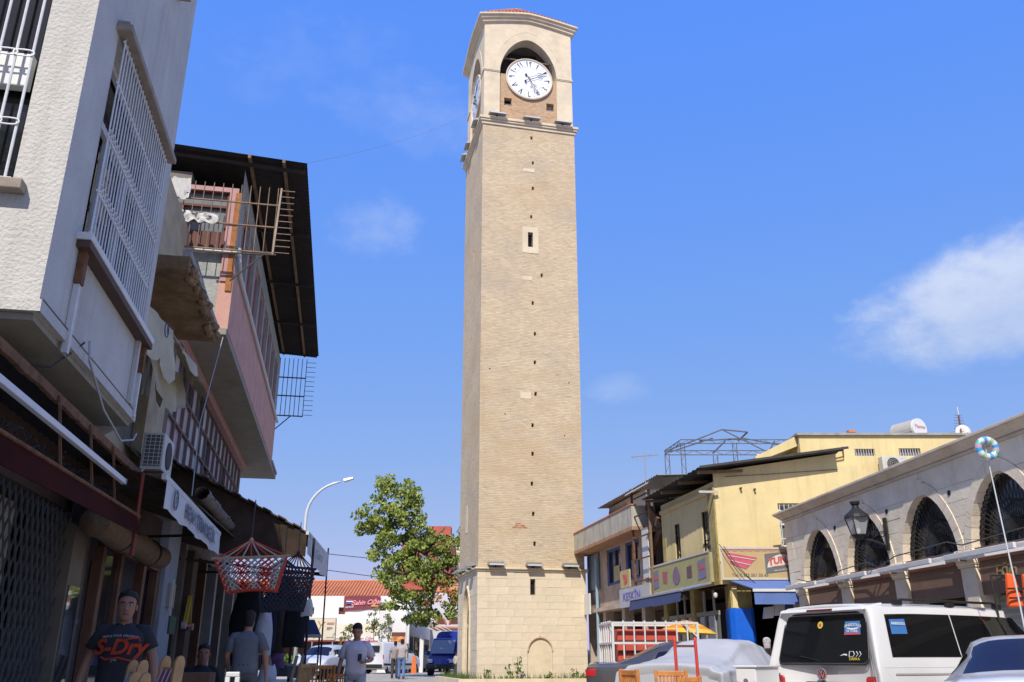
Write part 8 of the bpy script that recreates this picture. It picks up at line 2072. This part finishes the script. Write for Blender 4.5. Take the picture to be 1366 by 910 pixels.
# orange life vest on a rack
vr = Thing('clothes_rail', 'dark metal rail holding the orange vest near the arcade', 'rail', (7.35, 13.2, 0))
for x in (7.05, 7.75): vr.part('upright', MB().cyl((x, 13.2, 0), (x, 13.25, 2.3), .015), m_iron)
vr.part('top_bar', MB().cyl((7.05, 13.25, 2.3), (7.75, 13.25, 2.3), .015), m_iron)
lv = Thing('life_vest', 'bright orange life vest with black straps hanging by the arcade', 'life vest', (7.35, 13.1, 1.9))
m_or = M('vest_orange', (.75, .10, .015), .7, .08)
for sx in (-1, 1):
    lv.part('panel', MB().hexa([(7.36 + sx * .02, 13.02, 1.84), (7.36 + sx * .22, 13.06, 1.84), (7.36 + sx * .22, 13.16, 1.84), (7.36 + sx * .02, 13.14, 1.84), (7.36 + sx * .06, 13.04, 2.30), (7.36 + sx * .17, 13.06, 2.32), (7.36 + sx * .17, 13.14, 2.32), (7.36 + sx * .06, 13.13, 2.30)]), m_or, bevel=.03)
for z in (1.95, 2.08): lv.part('strap', MB().box(7.13, 7.59, 13.0, 13.015, z, z + .025), m_blackp)
# ------------------------------------------------------------------ people
m_skin = M('skin', (.36, .185, .12), .55, .08, 6, sub=.08); m_skin2 = M('skin_tan', (.30, .15, .095), .55, .08, 6, sub=.08)
m_hair = M('black_hair', (.012, .010, .009), .7, .2, 40, .5, 120)
m_lip = M('lips', (.26, .09, .075), .5, 0); m_eyew = M('eye_white', (.5, .48, .45), .3, 0); m_eyed = M('eye_dark', (.01, .008, .006), .2, 0)
def skin_mesh(nodes, edges, root, sub=2):
    me = bpy.data.meshes.new('figure'); me.from_pydata([n[0] for n in nodes], edges, []); ob = bpy.data.objects.new('figure', me); COL.objects.link(ob)
    sk = ob.modifiers.new('Skin', 'SKIN'); sk.use_smooth_shade = True
    for i, n in enumerate(nodes):
        d = me.skin_vertices[0].data[i]; d.radius = (n[1], n[1]); d.use_root = (i == root)
    ss = ob.modifiers.new('Sub', 'SUBSURF'); ss.levels = sub; ss.render_levels = sub
    dg = bpy.context.evaluated_depsgraph_get(); r = bpy.data.meshes.new_from_object(ob.evaluated_get(dg))
    V = [v.co.copy() for v in r.vertices]; F = [tuple(p.vertices) for p in r.polygons]
    bpy.data.objects.remove(ob); bpy.data.meshes.remove(me); bpy.data.meshes.remove(r)
    return V, F
def ring_loft(b, rings, n=20, caps=True):
    """rings: (centre, half width vec, half depth vec)"""
    pts = []
    for c, u, v in rings:
        for k in range(n):
            a = 2 * math.pi * k / n; ca, sa = math.cos(a), math.sin(a); e = .85
            pts.append(Vector(c) + Vector(u) * (math.copysign(abs(ca) ** e, ca)) + Vector(v) * (math.copysign(abs(sa) ** e, sa)))
    F = []
    for j in range(len(rings) - 1): F += [(j * n + k, j * n + (k + 1) % n, (j + 1) * n + (k + 1) % n, (j + 1) * n + k) for k in range(n)]
    if caps: F += [tuple(range(n - 1, -1, -1)), tuple(range((len(rings) - 1) * n, len(rings) * n))]
    b.add(pts, F)
def limb_loft(b, path, n=12):
    """path: [(point, radius)] tube with varying radius"""
    P = [Vector(p) for p, r in path]; pts = []; a = None
    for i, (p, r) in enumerate(path):
        d = (P[min(i + 1, len(P) - 1)] - P[max(i - 1, 0)]).normalized()
        if a is None: a = d.orthogonal().normalized()
        else: a = (a - d * a.dot(d)).normalized()
        c = d.cross(a)
        for k in range(n): t = 2 * math.pi * k / n; pts.append(P[i] + a * r * math.cos(t) + c * r * math.sin(t))
    F = []
    for j in range(len(path) - 1): F += [(j * n + k, j * n + (k + 1) % n, (j + 1) * n + (k + 1) % n, (j + 1) * n + k) for k in range(n)]
    F += [tuple(range(n - 1, -1, -1)), tuple(range((len(path) - 1) * n, len(path) * n))]
    b.add(pts, F)
STAND = dict(sh=[(-.178, 0, 1.405), (.178, 0, 1.405)], el=[(-.255, -.03, 1.15), (.255, -.03, 1.15)], wr=[(-.275, .06, .90), (.275, .06, .90)], hp=[(-.09, 0, .93), (.09, 0, .93)], kn=[(-.105, .02, .50), (.105, .02, .50)], an=[(-.11, -.03, .09), (.11, -.03, .09)], lean=(0, 0, 0))
def person(label, org, az, H, shirt, trousers, skin=None, hair=None, pose=None, sleeve=.55, face=0.0, nod=0.0, detail=True, scarf=None, shoes=None, jacket=False, group=None):
    P = dict(STAND); P.update(pose or {}); skin = skin or m_skin; hair = hair or m_hair; s = H / 1.75
    T = Thing('person', label, 'person', org, az, group)
    bx_ = lambda: MB(az, org)
    S = lambda p: Vector(p) * s
    lean = Vector(P['lean'])
    hipc = (S(P['hp'][0]) + S(P['hp'][1])) / 2
    shc = (S(P['sh'][0]) + S(P['sh'][1])) / 2
    neck = shc + Vector((0, .01, .085)) * s + lean * .2 * s; headc = shc + Vector((0, .035, .200)) * s + lean * .35 * s
    # body: one continuous skinned figure
    N, E = [], []
    def nd(p, r): N.append((tuple(p), r)); return len(N) - 1
    pe = nd(hipc, .125 * s); sp1 = nd(hipc.lerp(shc, .35), .115 * s); sp2 = nd(hipc.lerp(shc, .75), .13 * s); ne = nd(shc + Vector((0, 0, .03)) * s, .07 * s); nk = nd(neck, .060 * s); hd = nd(headc + Vector((0, -.01, -.03)) * s, .062 * s)
    E += [(pe, sp1), (sp1, sp2), (sp2, ne), (ne, nk), (nk, hd)]
    for k in (0, 1):
        a = nd(S(P['sh'][k]), .058 * s); e = nd(S(P['el'][k]), .042 * s); m_ = nd(S(P['el'][k]).lerp(S(P['wr'][k]), .35), .043 * s); w_ = nd(S(P['wr'][k]), .029 * s)
        E += [(sp2, a), (a, e), (e, m_), (m_, w_)]
        h = nd(S(P['hp'][k]), .088 * s); kn = nd(S(P['kn'][k]), .058 * s); ca = nd(S(P['kn'][k]).lerp(S(P['an'][k]), .35), .057 * s); an = nd(S(P['an'][k]), .038 * s)
        E += [(pe, h), (h, kn), (kn, ca), (ca, an)]
    V, F = skin_mesh(N, E, pe, 1)
    b = bx_(); b.add(V, F)
    # hands
    for k in (0, 1):
        w_, e_ = S(P['wr'][k]), S(P['el'][k]); d = (w_ - e_).normalized(); sg = -1 if k == 0 else 1
        side = Vector((0, 1, 0)) - d * d.y; side = side.normalized() if side.length > .1 else Vector((1, 0, 0)); nrm = d.cross(side).normalized()
        pc = w_ + d * .05 * s
        ring_loft(b, [(w_ - d * .01, side * .024 * s, nrm * .02 * s), (w_ + d * .03 * s, side * .036 * s, nrm * .017 * s), (w_ + d * .085 * s, side * .042 * s, nrm * .015 * s), (w_ + d * .095 * s, side * .038 * s, nrm * .012 * s)], 10)
        curl = P.get('curl', .35)
        inward = nrm if nrm.x * sg < 0 else -nrm
        for f_ in range(4):
            base = w_ + d * .088 * s + side * (-.031 + .0205 * f_) * s; ln = (.062, .072, .068, .052)[f_] * s; d2 = (d + inward * curl).normalized(); d3 = (d * (1 - curl) + inward * (curl + .6)).normalized()
            p1 = base + d2 * ln * .55; limb_loft(b, [(base - d * .01, .0088 * s), (p1, .0082 * s), (p1 + d3 * ln * .5, .0062 * s)], 7)
        tb_ = w_ + d * .03 * s + side * .03 * s; td = (d * .6 + side * .8 + inward * .3).normalized(); limb_loft(b, [(tb_, .012 * s), (tb_ + td * .035 * s, .0105 * s), (tb_ + (td + d * .5).normalized() * .06 * s, .008 * s)], 7)
    # head with chin, nose and ears
    q = Quaternion((0, 0, 1), face) @ Quaternion((1, 0, 0), nod)
    def hp(x, y, z): return headc + q @ (Vector((x, y, z)) * s * 1.05)
    prof = [(-.118, .028, .030, .028), (-.105, .042, .048, .022), (-.08, .056, .066, .012), (-.045, .066, .083, .004), (0, .073, .094, .0), (.045, .075, .098, -.003), (.085, .066, .088, -.006), (.108, .046, .062, -.008), (.118, .02, .028, -.008)]
    ring_loft(b, [(hp(0, yc, z), q @ Vector((w_, 0, 0)) * s, q @ Vector((0, d, 0)) * s) for z, w_, d, yc in prof], 20)
    if detail:
        ring_loft(b, [(hp(0, .086, .022), q @ Vector((.009, 0, 0)) * s, q @ Vector((0, .008, 0)) * s), (hp(0, .098, -.01), q @ Vector((.012, 0, 0)) * s, q @ Vector((0, .012, 0)) * s), (hp(0, .103, -.028), q @ Vector((.018, 0, 0)) * s, q @ Vector((0, .016, 0)) * s), (hp(0, .094, -.036), q @ Vector((.014, 0, 0)) * s, q @ Vector((0, .010, 0)) * s)], 10)
        for sx in (-1, 1): b.ball(hp(sx * .077, -.005, -.005), (.011 * s, .02 * s, .032 * s), 8, 6)
    T.part('body', b, skin, smooth=True)
    if detail:
        for sx in (-1, 1):
            ey = T.part('eye', bx_().ball(hp(sx * .031, .080, .012), (.013 * s, .009 * s, .0075 * s), 8, 6), m_eyew); T.part('iris', bx_().ball(hp(sx * .031, .0865, .012), (.0062 * s, .004 * s, .0065 * s), 8, 6), m_eyed, ey)
            T.part('eyebrow', bx_().tube([hp(sx * .013, .091, .030), hp(sx * .030, .092, .036), hp(sx * .050, .080, .030)], .0045 * s, 5), hair)
        T.part('mouth', bx_().tube([hp(-.024, .076, -.062), hp(0, .088, -.060), hp(.024, .076, -.062)], .006 * s, 6), m_lip)
    # hair or scarf
    b = bx_()
    if scarf:
        ring_loft(b, [(hp(0, -.01, z), q @ Vector((w_, 0, 0)) * s, q @ Vector((0, d, 0)) * s) for z, w_, d in ((-.17, .10, .09), (-.1, .085, .09), (0, .09, .10), (.06, .09, .108), (.11, .065, .08), (.132, .02, .03))], 18)
        T.part('headscarf', b, scarf, smooth=True)
    else:
        n = 20; rows = []
        for j, (z, w_, d, yc) in enumerate(((.138, .012, .02, -.01), (.131, .052, .068, -.01), (.108, .072, .094, -.01), (.07, .081, .103, -.008), (.035, .0795, .098, -.012), (.0, .077, .09, -.016), (-.04, .07, .078, -.02), (-.065, .06, .066, -.02))):
            row = []
            for k in range(n + 1):
                a = 2 * math.pi * k / n; x, y = w_ * math.cos(a), d * math.sin(a) + yc
                fr = math.sin(a)           # +1 at the face
                lim = .092 - .03 * (abs(x) / .08) ** 2 if fr > .25 else .03 if fr > .05 else (-.01 if fr > -.25 else -.09)
                zz = max(z, lim) if j > 2 else z
                row.append(hp(x * (1.0 if zz == z else .93), y * (1.0 if zz == z else .93), zz + .010 * mnoise.noise((x * 70, y * 70, z * 50))))
            rows.append(row)
        b.grid(rows); rh = random.Random(int(H * 1000))
        for _ in range(420 if detail else 0):
            a = rh.uniform(0, 6.28); e = rh.uniform(.15, 1.5); d_ = Vector((math.cos(a) * math.cos(e) * .082, math.sin(a) * math.cos(e) * .104 - .01, .035 + math.sin(e) * .10))
            if d_.z < .10 and d_.y > .0: continue
            nn = d_.normalized(); t_ = Vector((-nn.y, nn.x, 0)) * .004; tip = d_ + nn * rh.uniform(.008, .022) + Vector((rh.uniform(-.008, .008), .008, rh.uniform(-.003, .008)))
            b.add([hp(*(d_ - t_)), hp(*(d_ + t_)), hp(*tip)], [(0, 1, 2)])
        T.part('hair', b, hair)
    # trousers
    b = bx_(); fwd = Vector((0, 1, 0))
    wst = hipc.lerp(shc, .12)
    ring_loft(b, [(hipc + Vector((0, 0, -.10)) * s, Vector((.165, 0, 0)) * s, fwd * .115 * s), (hipc, Vector((.178, 0, 0)) * s, fwd * .125 * s), (wst, Vector((.165, 0, 0)) * s, fwd * .115 * s), (wst + Vector((0, 0, .04)) * s, Vector((.162, 0, 0)) * s, fwd * .113 * s)], 20)
    for k in (0, 1):
        h, kn, an = S(P['hp'][k]), S(P['kn'][k]), S(P['an'][k])
        limb_loft(b, [(h + Vector((0, 0, .03)), .098 * s), (h.lerp(kn, .3), .098 * s), (h.lerp(kn, .7), .084 * s), (kn, .076 * s), (kn.lerp(an, .4), .07 * s), (kn.lerp(an, .85), .064 * s), (an + Vector((0, 0, -.03)) * s, .066 * s)], 14)
    T.part('trousers', b, trousers, smooth=True)
    # shirt
    b = bx_(); up = (shc - hipc); nlv = [(-.02, .182, .13), (.12, .176, .125), (.35, .172, .122), (.55, .182, .125), (.75, .196, .13), (.88, .20, .122), (.96, .188, .108), (1.02, .165, .09), (1.07, .12, .076), (1.115, .078, .066), (1.14, .062, .06)]
    rows = []
    for f_, w_, d in nlv: rows.append((hipc + up * f_ + lean * .05 * f_ + Vector((0, .012 * math.sin(max(0, f_) * 3), 0)) * s, Vector((w_, 0, 0)) * s, fwd * d * s))
    ring_loft(b, rows, 26)
    for k in (0, 1):
        a, e, w_ = S(P['sh'][k]), S(P['el'][k]), S(P['wr'][k]); ins = shc.lerp(a, .55)
        pth = [(ins + Vector((0, 0, -.01)) * s, .068 * s), (a + Vector((0, 0, -.012)) * s, .066 * s), (a.lerp(e, .3), .068 * s)]
        if sleeve <= 1: pth.append((a.lerp(e, sleeve * 1.15), .074 * s))
        else: pth += [(e, .058 * s), (e.lerp(w_, .5), .05 * s), (e.lerp(w_, .92), .042 * s)]
        limb_loft(b, pth, 14)
    sh_o = T.part('shirt', b, shirt, smooth=True)
    T.part('belt', (lambda b: (ring_loft(b, [(wst + Vector((0, 0, .015)) * s, Vector((.168, 0, 0)) * s, fwd * .118 * s), (wst + Vector((0, 0, .045)) * s, Vector((.168, 0, 0)) * s, fwd * .118 * s)], 20), b)[1])(bx_()), m_blackp)
    for k in (0, 1):
        an = S(P['an'][k]); b = bx_(); ring_loft(b, [(an + Vector((0, .05, -.085)) * s, Vector((.048, 0, 0)) * s, fwd * .14 * s), (an + Vector((0, .05, -.055)) * s, Vector((.046, 0, 0)) * s, fwd * .135 * s), (an + Vector((0, .01, -.01)) * s, Vector((.042, 0, 0)) * s, fwd * .075 * s)], 14); T.part('shoe', b, shoes or m_blackp, smooth=True)
    return T, S, hipc, shc, up, s
# man in the printed t-shirt
m_tee = M('charcoal_tee', (.026, .028, .034), .9, .12, 5, .7, 9); m_jean = M('dark_jeans', (.03, .035, .055), .9, .15, 6); m_orp = M('tee_print_red', (.40, .04, .012), .8, .05); m_whp = M('tee_print_white', (.42, .42, .42), .8, 0)
p1 = Vector((-3.42, 8.1, .0))
T1, S_, hc, sc_c, up_, s_ = person('young man in a charcoal t-shirt with red script lettering by the shop', p1, 166, 1.72, m_tee, m_jean, m_skin2, pose=dict(el=[(-.27, -.03, 1.16), (.27, -.03, 1.16)], wr=[(-.32, .05, .91), (.32, .05, .91)]), face=R(6))
MW = MB(166, p1)
def chest(x, z): 
    f_ = (z - hc.z) / up_.z; w_ = .19; return MW.w(Vector((x, .150, z)) * 1.0)
rgt = W(166, -1, 0, 0)
def wrap(mb, amt=1.55):
    c0 = MW.w((0, .14, 1.2)); n = W(166, 0, 1, 0)
    for i, v in enumerate(mb.V):
        x = (v - c0).dot(rgt); mb.V[i] = v - n * (amt * x * x)
    return mb
T1.part('print_heading', wrap(text_mb('TRIPLE STAR ORIGINAL', .028, chest(0, 1.325), rgt, (0, 0, 1), sx=1.05, depth=.002, arc=.6)), m_whp)
T1.part('print_script', wrap(text_mb('S-Dry', .175, chest(-.0, 1.185), rgt, (0, 0, 1), shear=.25, offset=.006, depth=.003)), m_orp)
b = MB(); b.tube([chest(x, z) + W(166, 0, .006, 0) for x, z in ((.14, 1.16), (.10, 1.14), (.0, 1.155), (-.10, 1.13), (-.14, 1.12), (-.15, 1.10))], .009, 5); T1.part('print_flourish', wrap(b), m_orp)
b = MB(); b.tube([chest(x, z) + W(166, 0, .006, 0) for x, z in ((-.02, 1.29), (-.08, 1.31), (-.15, 1.315), (-.16, 1.29))], .008, 5); T1.part('print_flourish', wrap(b), m_orp)
T1.part('print_year', wrap(text_mb('JPN', .03, chest(.03, 1.125), rgt, (0, 0, 1), shear=.2, depth=.002)), m_whp)
# man in grey polo seen from behind
person('man in a grey polo shirt seen from behind at the shop', Vector((-3.42, 11.9, .12)), -8, 1.62, M('grey_polo', (.13, .145, .165), .9, .1, 6, .7, 9), M('grey_trousers', (.10, .105, .115), .9, .1, 6), pose=dict(el=[(-.25, -.02, 1.15), (.27, -.04, 1.16)], wr=[(-.24, .16, .95), (.29, .03, .91)]), detail=False, sleeve=.7)
# seated man in a dark jacket
TS, *_ = person('man in a black jacket seated beside the shop shelves', Vector((-4.25, 12.7, .02)), 140, 1.72, M('black_jacket', (.012, .013, .017), .85, .15, 6), M('black_trousers', (.015, .015, .018), .9, .1), m_skin2, pose=dict(sh=[(-.19, .03, .99), (.19, .03, .99)], el=[(-.25, .1, .72), (.25, .1, .72)], wr=[(-.12, .3, .62), (.12, .3, .62)], hp=[(-.09, 0, .48), (.09, 0, .48)], kn=[(-.12, .42, .48), (.12, .42, .48)], an=[(-.12, .44, .09), (.12, .44, .09)]), sleeve=2, face=R(-20))
single('stool', MB(0, (-4.25, 12.7, 0)).lathe((0, 0, .02), [(.15, 0), (.12, .2), (.17, .36), (.17, .38)], 14), M('blue_plastic', (.03, .06, .2), .5, 0), 'blue plastic stool under the seated man', 'stool')
# walking man with a phone
m_pale = M('pale_shirt', (.58, .56, .62), .85, .06, 14, .7, 9); m_tr = M('light_grey_trousers', (.36, .37, .39), .9, .08, 6)
p3 = Vector((-2.62, 15.6, .0))
T3, *_ = person('man in a pale short sleeved shirt walking and looking at his phone', p3, 176, 1.71, m_pale, m_tr, m_skin, pose=dict(el=[(-.27, -.05, 1.16), (.26, -.04, 1.15)], wr=[(-.17, .2, 1.12), (.29, .02, .91)], kn=[(-.10, .12, .51), (.11, -.02, .5)], an=[(-.10, .10, .10), (.11, -.28, .13)], curl=.7), nod=R(-22), sleeve=.75)
PW = MB(176, p3)
single('phone', MB(176, p3).hexa([(-.115, .27, 1.10), (-.05, .27, 1.10), (-.05, .28, 1.10), (-.115, .28, 1.10), (-.115, .23, 1.22), (-.05, .23, 1.22), (-.05, .24, 1.22), (-.115, .24, 1.22)]), m_blackp, 'dark mobile phone held by the walking man', 'phone')
bg_ = Thing('hand_bag', 'black bag hanging from the hand of the walking man', 'bag', PW.w((.3, .03, .45)), 176)
b = MB(176, p3); ring_loft(b, [((.3, .03, .44), (.05, 0, 0), (0, .16, 0)), ((.3, .03, .6), (.06, 0, 0), (0, .15, 0)), ((.3, .03, .72), (.03, 0, 0), (0, .11, 0))], 12); bg_.part('pouch', b, m_blackp, smooth=True)
bg_.part('handle', MB(176, p3).tube([(.3, -.05, .71), (.3, .0, .8), (.3, .06, .8), (.3, .1, .71)], .01, 6), m_blackp)
# far pair walking away
person('man in a grey t-shirt and blue jeans walking away near the tower', Vector((-5.05, 42.5, .25)), -4, 1.74, M('light_grey_tee', (.36, .33, .33), .9, .1), M('blue_jeans', (.10, .17, .34), .9, .1), pose=dict(kn=[(-.10, .06, .51), (.11, -.02, .5)], an=[(-.10, .02, .10), (.11, -.22, .12)]), detail=False, group=None)
person('person in dark trousers walking at the left of the man in jeans', Vector((-5.55, 44.0, .25)), -4, 1.68, M('mid_grey_tee', (.25, .24, .25), .9, .1), M('charcoal_trousers', (.05, .05, .055), .9, .1), detail=False)
# shopper with headscarf
person('woman in dark clothes and pale headscarf by the blue wrapped pillar', Vector((6.35, 22.9, .05)), -60, 1.60, M('black_coat', (.018, .014, .013), .9, .1), M('black_skirt', (.015, .013, .013), .9, .1), scarf=M('headscarf_cloth', (.40, .36, .40), .85, .5, 18), sleeve=2, detail=False)
person('vendor in white standing under the yellow market umbrella', Vector((4.9, 23.2, .05)), 200, 1.6, m_pale, M('charcoal_trousers', (.05, .05, .055), .9, .1), detail=False) if False else None
person('boy in a pale jacket beside the blue truck wheel', Vector((-2.85, 47.0, .25)), 60, 1.2, M('cream_jacket', (.45, .40, .33), .9, .1), M('charcoal_trousers', (.05, .05, .055), .9, .1), detail=False, sleeve=2)
